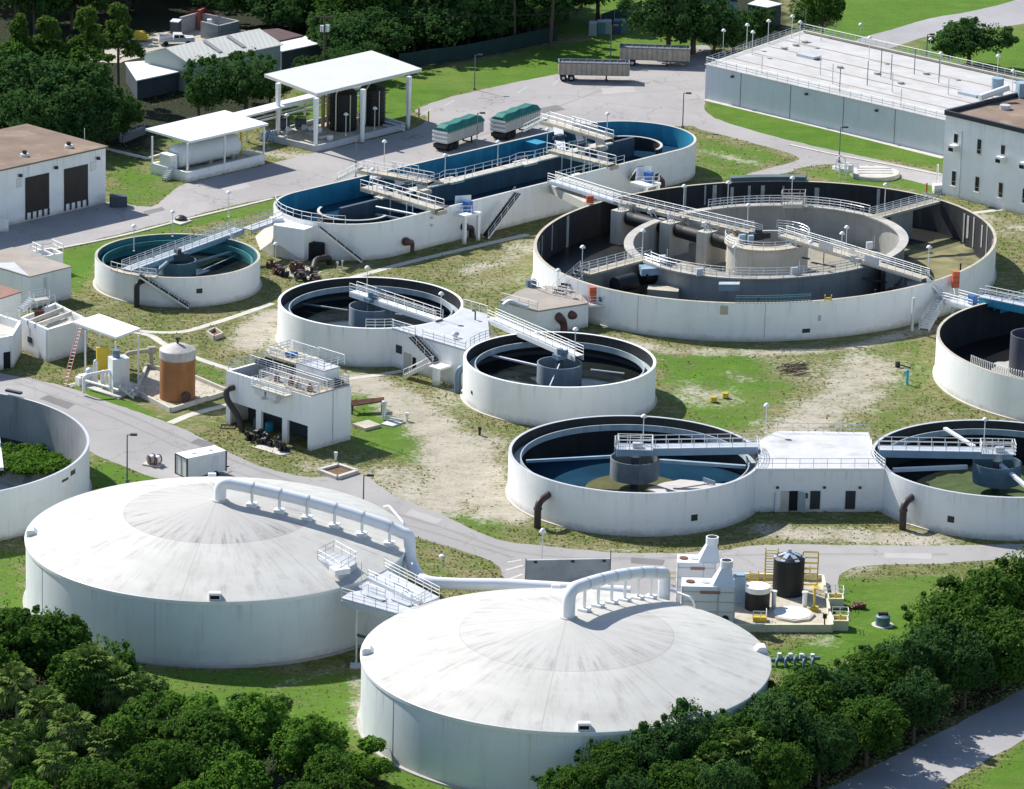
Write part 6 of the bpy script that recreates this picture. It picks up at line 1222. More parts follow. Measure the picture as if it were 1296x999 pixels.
o = solo('kerb_slab', MB().prism([G2(318,566),G2(355,577),G2(372,574),G2(334,563)],.0,.08), concrete_pale, 'pale concrete slab under the discarded pumps', 'slab')
g = G2(288,541); m = MB(); m.beam((g[0]-.8,g[1]-.6,.1),(g[0]+.8,g[1]-.6,.1),.1,.12); m.beam((g[0]-.8,g[1]+.7,.1),(g[0]+.8,g[1]+.7,.1),.1,.12); m.beam((g[0]-.8,g[1]-.6,.1),(g[0]-.8,g[1]+.7,.1),.1,.12); m.beam((g[0]+.8,g[1]-.6,.1),(g[0]+.8,g[1]+.7,.1),.1,.12); solo('wooden_pallet', m, dead_wood, 'small brown wooden frame lying left of the pump building', 'frame')

# ------------------------------------------------------------------ cluster of white blocks at the left edge
def block(name, label, cat, px, z, roofm, wallm=white_wall, over=.0, rt=.15):
    pts = [G2(x,y,z) for x,y in px]; t = thing(name, label, cat, pts[0]); m = MB(); m.prism(pts,0,z-rt,True,False); part('wall', m, wallm, t)
    cx, cy = sum(p[0] for p in pts)/len(pts), sum(p[1] for p in pts)/len(pts); m = MB(); m.prism([(p[0]+(p[0]-cx)*over,p[1]+(p[1]-cy)*over) for p in pts],z-rt+.005,z); part('roof', m, roofm, t); return t, pts
t, pts = block('blower_house', 'white flat roofed blower house with a tan roof and a tall narrow window', 'building', [(37.5,350),(90,337),(16,313),(-40,327)], 4.2, roof_tan, over=.015)
wall_panel(t, lerp(pts[0],pts[1],.34), lerp(pts[0],pts[1],.41), .8, 3.6, galv, 'window', .02, .05)
m = MB(); m.prism([G2(18,332,4.2),G2(37,349.5,4.2),G2(10,341,4.2),G2(-20,334,4.2)],4.2,4.204); part('roof_patch', m, concrete_deck, t)
t, pts = block('switch_house', 'small white block with a red brown roof at the left edge', 'building', [(26.4,369),(0,360.5),(-40,352),(-60,372),(-2,378)], 4.4, roof_red, over=.02)
# open box tank
def box_tank(name, label, px, z, zi, wt=.35, inner=None, mat=white_wall):
    pts = [G2(x,y,z) for x,y in px]; t = thing(name, label, 'water tank', pts[0]); n = len(pts); cx, cy = sum(p[0] for p in pts)/n, sum(p[1] for p in pts)/n; m = MB(); a = sum(pts[i][0]*pts[(i+1)%n][1]-pts[(i+1)%n][0]*pts[i][1] for i in range(n)); sg = 1 if a > 0 else -1
    for i in range(n):
        p, q = pts[i], pts[(i+1)%n]; L = math.dist(p,q); nx, ny = -(q[1]-p[1])/L*sg*wt, (q[0]-p[0])/L*sg*wt; d = ((q[0]-p[0])/L*wt, (q[1]-p[1])/L*wt); m.prism([p,(q[0]-d[0],q[1]-d[1]),(q[0]-d[0]+nx,q[1]-d[1]+ny),(p[0]+nx,p[1]+ny)],0,z)
    part('wall', m, mat, t); m = MB(); m.prism([(p[0]+(cx-p[0])*.06,p[1]+(cy-p[1])*.06) for p in pts],zi-.1,zi); part('floor', m, inner or concrete_pale, t); return t, pts
t, pts = box_tank('splitter_box', 'white open topped box tank beside the small canopy with a ladder', [(60.4,417.5),(110,403),(70,383),(25.5,402)], 4.1, 2.9)
m = MB(); a, b, c_, d_ = pts; m.beam((*lerp(a,d_,.45),3.9),(*lerp(b,c_,.45),3.9),.3,.5); m.beam((*lerp(a,d_,.72),3.9),(*lerp(b,c_,.72),3.9),.3,.5); part('cross_wall', m, concrete_pale, t)
m = MB(); p = lerp(d_,c_,.55); m.box(p[0],p[1]-1.0,2.9,1.2,.9,1.4,.3); part('gate', m, rust, t); m = MB(); m.rail([(*lerp(d_,c_,.3),4.1),(*c_,4.1)],1.07,2,1.4,.034); m.rail([(*d_,4.1),(*lerp(d_,c_,.2),4.1)],1.07,2,1.4,.034); part('railing', m, white_metal, t)
wall_panel(t, lerp(d_,a,.28), lerp(d_,a,.44), 1.5, 2.2, louver_dark, 'window', .02, .04)
m = MB(); l0 = lerp(a,b,.92)
nx, ny = (b[1]-a[1]), -(b[0]-a[0]); L = math.hypot(nx,ny); l0 = (l0[0]+nx/L*.2, l0[1]+ny/L*.2); ex, ey = (b[0]-a[0])/L*.3, (b[1]-a[1])/L*.3
for s in (-1,1): m.tube([(l0[0]+s*ex,l0[1]+s*ey,0),(l0[0]+s*ex,l0[1]+s*ey,4.9)],.04,6)
for k in range(14): m.tube([(l0[0]-ex,l0[1]-ey,.3+k*.33),(l0[0]+ex,l0[1]+ey,.3+k*.33)],.025,4,False)
part('ladder', m, galv, t)
t, pts = box_tank('channel_box', 'white stained block with a dark doorway at the left edge', [(16,425),(27.5,406.5),(-6,396),(-60,404),(-50,436)], 4.0, 3.0, .4)
wall_panel(t, lerp(pts[4],pts[0],.82), lerp(pts[4],pts[0],.95), .05, 2.1, void_black, 'doorway', .02, .03)
m = MB(); m.rail([G(-20,412,4.1),G(24,403,4.1)],1.07,3,1.5,.034); part('railing', m, white_metal, t)
p, q = G(40,380,5.2), G(26,394,4.1); t = thing('access_stair', 'short white railed stair above the open box tank', 'stairs', (q[0],q[1],0)); stairway(t, p, q, 1.0, galv); p2 = G(60,377,5.2); walkway(t, p, p2, 1.2, concrete_pale, white_metal, .25, concrete_pale, 3); m = MB(); m.tube([(p2[0],p2[1],0),(p2[0],p2[1],4.9)],.1,6); part('column', m, galv, t)
t, pts = box_tank('grit_box', 'white open box with a railed frame behind the blower house', [(58,324.5),(80,320),(66,313.5),(41,317)], 2.6, 1.2, .25, void_black)
m = MB(); z = 2.6; m.rail([(*pts[2],z),(*pts[3],z),(*lerp(pts[3],pts[0],.7),z)],1.1,2,1.4,.05); m.beam((*lerp(pts[0],pts[1],.5),2.5),(*lerp(pts[3],pts[2],.5),2.5),.25,.2); m.rail([(*pts[1],z),(*pts[2],z)],1.1,2,1.4,.04); part('railing', m, white_metal, t)
# red and white ladder-like boom leaning over the road edge
p, q = G(82,488,.15), G(104,405,5.6); t = thing('conveyor_ladder', 'slanting red and white ladder leaning against the open box tank', 'ladder', (p[0],p[1],0)); m = MB()
for e in side(p,q,.5): m.tube([e[0],e[1]],.055,6)
part('rail', m, paint('faded_red', (.45,.10,.08), .6, .2, 1), t); m = MB(); a, b = side(p,q,.5)
for k in range(19): f = (k+.5)/19; m.beam(lerp(a[0],a[1],f), lerp(b[0],b[1],f), .12, .05)
part('rung', m, white_metal, t)

# ------------------------------------------------------------------ small canopy with its machinery
t, pts = canopy('small_canopy', 'small white canopy on thin posts beside the rusted silo', [(92,407.5),(125.7,397),(178,415.5),(147,427)], 6.0, .25, metal_roof, [(108,478),(146,492),(175,484),(126,470)], .11, white_metal)
m = MB(); m.prism([G2(100,488),G2(150,506),G2(184,490),G2(128,474)],0,.12); solo('slab', m, concrete_pale, 'pale concrete slab under the small canopy', 'slab')
g = G2(160,496); t = thing('control_cabinet', 'tall pale grey cabinet under the small canopy', 'cabinet', g); m = MB(); m.box(g[0]-.9,g[1],.12,2.1,1.6,4.1,.45); part('body', m, tank_wall, t); m = MB(); m.box(g[0]-1.3,g[1]-.75,.9,.7,.12,2.2,.45); part('door', m, concrete_deck, t); m = MB(); m.cyl(g[0]-1.2,g[1],4.2,.45,.9,12); part('cowl', m, pipe_blue, t)
g = G2(136,482); m = MB(); m.box(g[0]-.6,g[1]+.5,.1,1.5,.5,3.9,.3); solo('yellow_tank', m, yellow, 'yellow upright tank panel under the small canopy', 'tank')
for k, (px, r, hh, lab) in enumerate((((121,489),.28,3.2,'tall steel filter vessel under the small canopy, nearest its left post'),((113,486),.45,1.9,'squat steel vessel under the left post of the small canopy'),((131,493),.35,2.3,'steel vessel under the middle of the small canopy'))):
    g = G2(*px); t = thing('filter_vessel', lab, 'vessel', (g[0],g[1],.12), 'steel vessels under the small canopy'); m = MB(); m.lathe(g[0],g[1],[(r,.4),(r,hh-.2),(r*.7,hh),(.01,hh+.1)],14,weld=True); part('shell', m, galv, t); m = MB()
    for a in range(3): m.tube([(g[0]+r*.8*math.cos(a*2.1),g[1]+r*.8*math.sin(a*2.1),.1),(g[0]+r*.8*math.cos(a*2.1),g[1]+r*.8*math.sin(a*2.1),.5)],.06,6)
    part('leg', m, galv, t)
m = MB(); p, q = G(106,474,2.6), G(140,466,3.0); m.tube(bend([(p[0],p[1],.3),(p[0],p[1],2.4),(q[0],q[1],2.7),(q[0],q[1],.4)],.5),.2,8); p, q = G(108,482,1.0), G(150,494,1.0); m.tube([p,q],.16,8); solo('pipe_run', m, white_metal, 'white pipes running between the vessels under the small canopy', 'pipe')
g = G2(140,486); m = MB(); m.cyl(g[0],g[1],.12,.45,1.0,14); m.lathe(g[0],g[1],[(.47,.4),(.47,.5)],14); solo('drum', m, yellow, 'yellow drum standing under the small canopy', 'drum')
g = G2(104,487); m = MB(); m.box(g[0],g[1],0,1.3,1.0,1.0,.6); m.box(g[0]+.1,g[1],1.0,1.0,.8,.25,.6); solo('white_box', m, white_paint, 'white box at the left foot of the small canopy', 'box')
g = G2(148,502); t = thing('step_ladder', 'grey railed steps at the front of the small canopy slab', 'stairs', g); stairway(t, (g[0]+.4,g[1]+.5,1.2), (g[0]+2.3,g[1]-.6,.1), .9, galv, galv)
m = MB(); bx = [G2(172,499),G2(216,522),G2(290,499),G2(245,480),G2(186,466)]
t = thing('silo_yard', 'low walled concrete yard around the rusted silo', 'pad', bx[0]); m.prism(bx,0,.1); part('slab', m, concrete_tan, t); m = MB()
for a, b in zip(bx, bx[1:]+bx[:1]): m.beam((*a,.28),(*b,.28),.3,.55)
part('kerb_wall', m, concrete_pale, t)
g = G2(224.5,504.5); R = 2.08; t = thing('rusted_silo', 'orange brown rusted silo with a pale dented top', 'tank', (g[0],g[1],.1)); m = MB(); m.lathe(g[0],g[1],[(R,.1),(R,5.15)],56); part('shell', m, rust_silo, t)
m = MB(); m.lathe(g[0],g[1],[(R+.02,5.0),(R+.05,5.12),(R+.05,6.02),(R-.05,6.1),(R*.5,6.55),(.01,6.75)],56); part('roof', m, rust_top, t); m = MB(); m.cyl(g[0],g[1],6.65,.14,.6,8); m.cyl(g[0],g[1],7.2,.28,.25,10); part('vent', m, grille_black, t)
m = MB(); m.tube([(g[0]+1.0,g[1]-1.7,1.0),(g[0]+1.25,g[1]-2.35,1.0)],.42,14); m.tube([(g[0]+1.2,g[1]-2.2,1.0),(g[0]+1.27,g[1]-2.36,1.0)],.55,14); part('manhole', m, pipe_brown, t)
g = G2(181,462); m = MB(); m.tube(bend([(g[0]-2,g[1]-1.5,.2),(g[0]-2,g[1]-1.5,1.8),(g[0]+1.0,g[1]-.4,2.0),(g[0]+1.0,g[1]-.4,.3)],.6),.28,10); m.tube([(g[0]+.6,g[1]-.5,2.0),(g[0]+1.5,g[1]-.2,2.0)],.45,10); solo('pipe_bend', m, concrete_tan, 'tan pipe with a flange behind the rusted silo yard', 'pipe')

# ------------------------------------------------------------------ air scrubbers and chemical yard behind the nearest dome
qs = [G2(866,800),G2(1053,800),G2(1041,737),G2(930,735)]
t = thing('chemical_yard', 'cream kerbed concrete yard holding the black and white tanks', 'pad', qs[1]); m = MB(); m.prism(qs,0,.2); part('slab', m, concrete_tan, t); m = MB()
for a, b in zip(qs, qs[1:]+qs[:1]): m.beam((*a,.42),(*b,.42),.25,.84)
part('kerb_wall', m, pale_yellow, t)
def scrubber(px, zt, w, dp, chim, label):
    g = G2(px[0], px[1], zt); x0 = g[0]; t = thing('air_scrubber', label, 'scrubber', (x0+w/2,g[1]+dp/2,0), 'white air scrubbers')
    m = MB(); m.box(x0+w/2,g[1]+dp/2,0,w,dp,zt,.0)
    b = part('body', m, duct_white, t); m = MB()
    for z in (zt*.38,zt*.62,zt*.86): m.box(x0+w/2,g[1]+dp/2,z,w+.1,dp+.1,.09)
    for f in (.0,.68,1.0): m.box(x0+w*f,g[1]-.03,0,.1,.06,zt)
    part('flange', m, alu, b); m = MB(); m.box(x0+w*.53,g[1]-.04,zt-.75,w*.38,.06,.3); part('sign', m, paint('faded_red_sign', (.35,.20,.16), .6, .3, 5), b); m = MB(); m.tube([(x0+w*.83,g[1]+.02,1.0),(x0+w*.83,g[1]-.1,1.0)],.38,16); m.box(x0+w*.25,g[1]-.05,1.6,.12,.08,1.2); part('access_hatch', m, grille_black, b)
    m = MB(); cx, cy = x0+w*chim, g[1]+dp*.5; m.add([(cx-1.25,cy-1.2,zt),(cx+1.0,cy-1.2,zt),(cx+1.0,cy+1.2,zt),(cx-1.25,cy+1.2,zt)]+[(cx-.45+.1,cy-.5,zt+1.75),(cx+.65,cy-.5,zt+1.75),(cx+.65,cy+.5,zt+1.75),(cx-.35,cy+.5,zt+1.75)], [[0,1,5,4],[1,2,6,5],[2,3,7,6],[3,0,4,7],[4,5,6,7]]); m.cyl(cx+.15,cy,zt+1.7,.66,.75,20); s = part('stack', m, duct_white, t); m = MB(); m.disc(cx+.15,cy,.52,zt+2.455,20); m2 = part('stack_mouth', m, void_black, s)
    for f in (.16,.45): m = MB(); m.cyl(x0+w*f,g[1]+dp*.5,zt,.45,.12,16); k = part('roof_port', m, rust if f < .2 else galv, t)
    return t
scrubber((858,712), 4.4, 3.9, 2.6, .86, 'white air scrubber with a chimney, the one behind'); scrubber((863.5,742), 4.4, 5.4, 2.7, .80, 'white air scrubber with a chimney, the wider one in front')
g = G2(942,764); m = MB(); m.box(g[0]-.6,g[1],.2,1.3,1.1,2.9,.0); m.box(g[0]-.6,g[1],3.1,1.0,.9,.15,0); solo('electric_cabinet', m, girder_blue, 'slate blue cabinet at the right side of the front scrubber', 'cabinet')
def drum_tank(px, r, h, label, cap, ribs):
    g = G2(*px); t = thing('chemical_tank', label, 'tank', (g[0],g[1],.2)); m = MB(); m.lathe(g[0],g[1],[(r,.2),(r,h)],40); part('shell', m, black_tank, t)
    m = MB(); m.lathe(g[0],g[1],[(r+.02,h-.02),(r+.02,h+.08),(r*.8,h+.32),(r*.25,h+.55),(.01,h+.58)],40); part('top', m, cap, t); return t, g
t, g = drum_tank((997,753), 1.62, 4.0, 'tall black chemical tank inside yellow frames', black_tank, 1)
m = MB()
for k in range(6): a = k*PI/3; m.beam((g[0]+1.6*math.cos(a),g[1]+1.6*math.sin(a),4.1),(g[0]+.3*math.cos(a),g[1]+.3*math.sin(a),4.62),.5,.14)
m.cyl(g[0],g[1],4.5,.18,.55,8); part('top_rib', m, paint('pale_blue_plastic', (.40,.46,.55), .4, .1, 1), t)
t, g = drum_tank((958,772), 1.28, 2.1, 'shorter black tank with a white domed lid', white_paint, 0); m = MB(); m.cyl(g[0],g[1],2.1,1.30,.55,32); part('lid_ring', m, white_paint, t)
g = G2(1003,781); t = thing('round_sump', 'round white cover lying on the chemical yard', 'cover', (g[0],g[1],.2)); m = MB(); m.lathe(g[0],g[1],[(2.35,.2),(2.3,.42),(2.0,.42)],8); part('rim', m, concrete_tan, t); m = MB(); m.lathe(g[0],g[1]+.1,[(2.0,.3),(1.95,.46),(.01,.52)],32); part('lid', m, white_paint, t)
def frame(px, w, h, mat, label, d=1.0):
    g = G2(*px); m = MB()
    for x in (-w/2,w/2):
        for y in (-d/2,d/2): m.tube([(g[0]+x,g[1]+y,.2),(g[0]+x,g[1]+y,h)],.06,6)
    for z in np.arange(.7,h+.01,.6):
        for y in (-d/2,d/2): m.tube([(g[0]-w/2,g[1]+y,z),(g[0]+w/2,g[1]+y,z)],.045,6)
        for x in (-w/2,w/2): m.tube([(g[0]+x,g[1]-d/2,z),(g[0]+x,g[1]+d/2,z)],.045,6)
    return solo('ladder_cage', m, mat, label, 'frame')
frame((975,748), 1.3, 4.6, yellow, 'yellow ladder cage left of the tall black tank', .8); frame((1024,748), 1.6, 4.3, yellow, 'yellow pipe frame right of the tall black tank', .3)
for px, lab in (((943,745),'yellow post frame behind the front scrubber'),((954,742),'yellow post frame between the scrubber and the black tank'),((1019,735),'yellow railing at the back of the chemical yard'),((851,740),'yellow frame at the left of the rear scrubber')): frame(px, .9, 1.6, yellow, lab, .5)
g = G2(1030,775); m = MB(); m.tube([(g[0],g[1],.2),(g[0],g[1],2.8)],.12,8); m.box(g[0],g[1],.2,.9,.7,.4); m.lathe(g[0],g[1]-.1,[(.1,2.9),(.5,2.8),(.1,2.7)],10); solo('safety_shower', m, yellow, 'yellow safety shower post on the chemical yard', 'shower')
for px, lab in (((979,771),'white standpipe left of the round white cover'),((1018,772),'white standpipe right behind the round white cover')): g = G2(*px); m = MB(); m.tube([(g[0],g[1],.2),(g[0],g[1],1.9)],.25,10); m.lathe(g[0],g[1],[(.32,1.85),(.32,2.0),(.01,2.05)],10); solo('standpipe', m, white_paint, lab, 'pipe')
for px, lab in (((1057,767),'cream planter like box with yellow valves, the rear one'),((1063,795),'cream planter like box with yellow valves, the front one')):
    g = G2(*px); t = thing('valve_box', lab, 'box', (g[0],g[1],0), 'cream valve boxes'); m = MB(); m.box(g[0],g[1]-.8,0,1.6,.15,1.1); m.box(g[0],g[1]+.8,0,1.6,.15,1.1); m.box(g[0]-.75,g[1],0,.12,1.5,1.1); m.box(g[0]+.75,g[1],0,.12,1.5,1.1); part('wall', m, pale_yellow, t); m = MB(); m.box(g[0],g[1],.0,1.36,1.44,.75); m.tube([(g[0],g[1],.7),(g[0],g[1],1.5)],.12,8); part('valve', m, yellow, t); m = MB(); m.rail([(g[0]-.8,g[1]+.8,1.1),(g[0]+.8,g[1]+.8,1.1),(g[0]+.8,g[1]-.8,1.1)],.9,2,.9,.03); part('railing', m, white_metal, t)
g = G2(1043,800); m = MB(); m.tube([(g[0],g[1],0),(g[0],g[1],1.6)],.08,6); m.box(g[0],g[1],1.5,.4,.3,.45); solo('control_post', m, grille_black, 'black control post at the front corner of the chemical yard', 'post')
g = G2(961,788); t = thing('small_skid', 'small railed pump skid in front of the white lidded tank', 'pump', (g[0],g[1],.2)); m = MB(); m.box(g[0],g[1],.2,1.4,.9,.5); part('pump', m, yellow, t); m = MB(); m.rail([(g[0]-.7,g[1]-.5,.5),(g[0]+.7,g[1]-.5,.5),(g[0]+.7,g[1]+.5,.5)],.9,2,.7,.03); part('railing', m, white_metal, t)
m = MB()
for px in ((890,770),(905,778)): pass
# grey wall slab behind the nearest dome
a, b = G2(664,749), G2(771,747); t = thing('screen_wall', 'stained grey screen wall on the road edge behind the nearest dome', 'wall', a); m = MB(); m.beam((*a,1.75),(*b,1.75),.35,3.5); part('panel', m, screen_grey, t); m = MB(); m.beam((*a,1.8),(a[0]+.06,a[1],1.8),.55,3.6); part('post', m, grille_black, t); m = MB(); m.beam((*b,2.2),(b[0]+.08,b[1],2.2),.45,4.4); part('post', m, grille_black, t)
for f in (.12,.56,.93): p = lerp(a,b,f); m = MB(); m.box(p[0],p[1]-.2,3.2,.35,.2,.25); part('fitting', m, grille_black, t)
# bushes/planter round object on the lawn
g = G2(1117,791); t = thing('lawn_well', 'dark round well ring on a pale pad in the lawn', 'well', g); m = MB(); m.disc(g[0],g[1],1.15,.03,24); part('pad', m, concrete_pale, t); m = MB(); m.lathe(g[0],g[1],[(.75,.03),(.75,.95),(.45,1.1),(.01,1.12)],20); part('ring', m, pipe_blue, t); m = MB(); m.tube([(g[0]-.5,g[1],1.1),(g[0]+.5,g[1]+.1,1.1)],.3,10); part('cap', m, pipe_brown, t)
g = G2(1086,770); m = MB()
for k in range(7): m.beam((g[0]+random.uniform(-.8,.8),g[1]+random.uniform(-.5,.5),.1),(g[0]+random.uniform(-.8,.8),g[1]+random.uniform(-.5,.5),.5),.4,.25)
solo('brick_pile', m, rust, 'small heap of red brown rubble at the edge of the lawn', 'rubble')
g = G2(1005,842); t = thing('pipe_manifold', 'grey blue pipe manifold half hidden by trees right of the nearest dome', 'pipe', g); m = MB()
for k in range(5): m.tube(bend([(g[0]-1.8+k*.9,g[1]-.8,0),(g[0]-1.8+k*.9,g[1]-.6,.7+.12*(k%3)),(g[0]-1.3+k*.8,g[1]+.8,.8+.1*(k%2)),(g[0]-1.2+k*.8,g[1]+.8,0)],.3),.15,8)
m.tube([(g[0]-3,g[1]-.3,.5),(g[0]+2.6,g[1]+.6,.6)],.2,8); part('pipes', m, pipe_blue, t)
for k in range(4): m = MB(); m.cyl(g[0]-1.5+k*1.1,g[1]+.1,.7,.22,.5,10); part('hand_wheel', m, white_metal, t)

# ------------------------------------------------------------------ trailers, tippers, toilets
def local_part(par, name, m, mat):
    o = bpy.data.objects.new(name, mesh_of(name, m, mat)); COL.objects.link(o); o.parent = par; return o
def grey_trailer(label):
    t = thing('bulk_trailer', label, 'trailer', (0,0,0), 'grey topped bulk trailers'); L = 10.6
    m = MB(); m.box(0,-1.2,1.05,L,.08,1.75); m.box(0,1.2,1.05,L,.08,1.75); m.box(-L/2,0,1.05,.08,2.4,1.75); m.box(L/2,0,1.05,.08,2.4,1.75); m.box(0,0,1.05,L,2.4,.1); b = local_part(t,'body',m,trailer_tan)
    m = MB()
    for k in range(14): m.box(-L/2+.3+k*(L-.6)/13,-1.27,1.05,.12,.1,1.75)
    local_part(b,'side_rib',m,paint('trailer_rib', (.30,.26,.22), .7, .2, 2) if 'trailer_rib' not in bpy.data.materials else bpy.data.materials['trailer_rib'])
    m = MB(); m.box(0,-1.22,2.8,L+.1,.2,.16); m.box(0,1.22,2.8,L+.1,.2,.16); m.box(-L/2,0,2.8,.2,2.6,.16); m.box(L/2,0,2.8,.2,2.6,.16); local_part(t,'top_rail',m,mesh_grey)
    m = MB(); m.box(0,0,2.62,L-.2,2.3,.05)
    for k in range(9): m.tube([(-L/2+.6+k*1.18,-1.2,2.86),(-L/2+.6+k*1.18,0,3.02),(-L/2+.6+k*1.18,1.2,2.86)],.04,5)
    local_part(t,'mesh_cover',m,mesh_grey)
    m = MB(); m.box(0,-.5,.85,L-.3,.15,.2); m.box(0,.5,.85,L-.3,.15,.2); local_part(t,'chassis',m,grille_black)
    for x in (-4.6,-3.4):
        for y in (-1.0,1.0): m = MB(); m.tube([(x,y-.2,.52),(x,y+.2,.52)],.52,16); w = local_part(t,'wheel',m,tyre); m = MB(); m.tube([(x,y-.21,.52),(x,y+.21,.52)],.24,10); local_part(w,'rim',m,alu)
    m = MB()
    for y in (-.6,.6): m.box(1.9,y,0,.16,.16,.9); m.box(1.9,y,0,.4,.3,.06)
    local_part(t,'landing_leg',m,grille_black); return t
tr = grey_trailer('grey topped tan bulk trailer parked nearer the lawn, in front of the other'); g = G2(753,103); tr.location = (g[0]-.2,g[1]+.6,0); tr.rotation_euler.z = math.radians(1.5)
tr2 = copy_tree(tr); g = G2(831,84); tr2.location = (g[0]-.3,g[1]+.6,0); tr2.rotation_euler.z = math.radians(-2); tr2['label'] = 'grey topped tan bulk trailer parked behind, nearer the covered basin'
def tipper(label):
    t = thing('tipper_trailer', label, 'trailer', (0,0,0), 'green sheeted tippers'); L, w = 9.4, 2.5
    m = MB(); m.box(0,0,1.25,L,w,1.75); b = local_part(t,'body',m,alu); m = MB()
    for s in (-1,1):
        m = MB()
        for k in range(20): m.box(-L/2+.2+k*(L-.4)/19,s*(w/2+.03),1.3,.09,.08,1.6)
        local_part(b,'side_ribs',m,galv)
    m = MB()
    for z in (1.5,2.1,2.7): m.box(-L/2-.06,0,z,.12,w+.05,.26)
    local_part(t,'tailgate_bar',m,white_paint); m = MB()
    prof = [(-w/2-.05,2.7),(-w/2-.05,3.0),(-w/2+.55,3.75),(w/2-.55,3.75),(w/2+.05,3.0),(w/2+.05,2.7)]; xs = [-L/2+.0,-L/2+1.0,-1.2,0,1.4,L/2-1.0,L/2+.1]; sag = [.35,0,.12,-.08,.1,0,.3]; n = len(prof)
    vs = [(x,y,z-(sg if z > 3.2 else 0)) for x, sg in zip(xs,sag) for y, z in prof]; m.add(vs, [[k*n+j,(k+1)*n+j,(k+1)*n+j+1,k*n+j+1] for k in range(len(xs)-1) for j in range(n-1)]+[list(range(n)),list(range((len(xs)-1)*n,len(xs)*n))[::-1]]); local_part(t,'tarp',m,tarp_green)
    m = MB(); m.box(0,-.5,.85,L-.2,.18,.4); m.box(0,.5,.85,L-.2,.18,.4); m.box(-L/2+1.6,0,.5,3.4,2.1,.55); local_part(t,'chassis',m,grille_black)
    for x in (-3.6,-2.3):
        for y in (-1.0,1.0): m = MB(); m.tube([(x,y-.25,.55),(x,y+.25,.55)],.55,16); local_part(t,'wheel',m,tyre)
    m = MB()
    for y in (-.7,.7): m.box(2.4,y,0,.18,.18,.9)
    m.box(2.4,0,.05,.25,1.6,.12); local_part(t,'landing_leg',m,grille_black); m = MB(); m.box(L/2+.4,0,1.2,1.0,.2,.2); local_part(t,'drawbar',m,grille_black); return t
p0, p1 = G2(556,188), G2(609,172); a = math.atan2(p1[1]-p0[1],p1[0]-p0[0]); tp = tipper('green sheeted aluminium tipper beside the ditch, nearer the tall canopy'); tp.location = (*lerp(G2(553,193),G2(606,174.5),.5),0); tp.rotation_euler.z = math.atan2(G2(606,166.5)[1]-G2(553,185)[1],G2(606,166.5)[0]-G2(553,185)[0])
tp2 = copy_tree(tp); p0, p1 = G2(626,179), G2(677,160.5); tp2.location = (*lerp(p0,p1,.5),0); tp2.rotation_euler.z = math.atan2(p1[1]-p0[1],p1[0]-p0[0]); tp2['label'] = 'green sheeted aluminium tipper beside the ditch, nearer the grey trailers'
def toilet(label, mt):
    t = thing('portable_toilet', label, 'toilet', (0,0,0), 'portable toilets on the lawn'); m = MB(); m.box(0,0,.1,1.15,1.2,2.0); m.box(0,0,0,1.25,1.25,.12); b = local_part(t,'body',m,mt); m = MB(); m.box(0,-.62,.2,.85,.05,1.8); local_part(b,'door',m,mt)
    m = MB(); m.add([(-.62,-.65,2.1),(.62,-.65,2.1),(.62,.65,2.1),(-.62,.65,2.1),(-.45,-.45,2.32),(.45,-.45,2.32),(.45,.45,2.32),(-.45,.45,2.32)], [[4,5,6,7],[0,1,5,4],[1,2,6,5],[2,3,7,6],[3,0,4,7]]); local_part(t,'roof',m,portable_grey if mt is not portable_blue else portable_teal); return t
for px, mt, lab in (((750,44.5),portable_grey,'pale grey portable toilet at the left end of the row'),((760.5,43),portable_teal,'teal portable toilet, second from the left in the row'),((768.5,42.5),portable_grey,'grey green portable toilet in the middle of the row'),((781,42),portable_blue,'navy portable toilet beside the right end one'),((789.5,42),portable_teal,'dark portable toilet at the right end of the row')):
    o = toilet(lab, mt); g = G2(*px); o.location = (*g,0); o.scale = (1.05,1.05,.95)
g = G2(819,30); m = MB(); m.box(g[0],g[1],0,1.6,1.4,1.1,.2); m.box(g[0],g[1],1.1,1.8,1.6,.12,.2); solo('utility_box', m, portable_grey, 'small pale utility box on the lawn right of the toilets', 'box')
# enclosed box trailer on the plant road and the reels beside it
t = thing('box_trailer', 'white enclosed box trailer parked on the plant road', 'trailer', (0,0,0)); L, w, hh = 5.2, 2.3, 2.3
m = MB(); m.box(0,0,.5,L,w,hh); b = local_part(t,'body',m,white_paint); m = MB(); m.box(0,0,.5+hh,L+.04,w+.04,.06); m.cyl(1.2,0,2.86,.25,.12,10); m.cyl(-1.0,0,2.86,.25,.12,10); local_part(t,'roof',m,white_paint)
m = MB()
for x in (-L/2,L/2):
    for y in (-w/2,w/2): m.box(x,y,.48,.14,.14,hh+.05)
m.box(-L/2,0,.48,.14,w,.1); m.box(-L/2,0,.42+hh,.14,w,.1); local_part(b,'corner_trim',m,fascia_dark)
m = MB(); m.box(-L/2-.03,0,.6,.04,.05,2.05); local_part(b,'door_seam',m,fascia_dark); m = MB(); m.box(L*.22,-w/2-.02,.75,.9,.04,1.75); local_part(b,'door',m,tank_wall)
for x in (.3,1.2):
    for y in (-1.15,1.15): m = MB(); m.tube([(x,y-.1,.36),(x,y+.1,.36)],.36,14); local_part(t,'wheel',m,tyre)
m = MB(); m.tube([(L/2,-.4,.5),(L/2+1.2,0,.5),(L/2,.4,.5)],.06,6); local_part(t,'drawbar',m,grille_black)
p0, p1 = G2(230,611), G2(277,600); t.location = (p0[0]*.5+p1[0]*.5, p0[1]*.5+p1[1]*.5+.7, 0); t.rotation_euler.z = math.atan2(p1[1]-p0[1],p1[0]-p0[0])-.06
g = G2(194,589); t = thing('cable_reel_pallet', 'two red and white cable reels on a pallet beside the box trailer', 'pallet', g); m = MB(); m.box(g[0],g[1],.05,2.1,1.3,.14,-.35); part('pallet', m, concrete_pale, t)
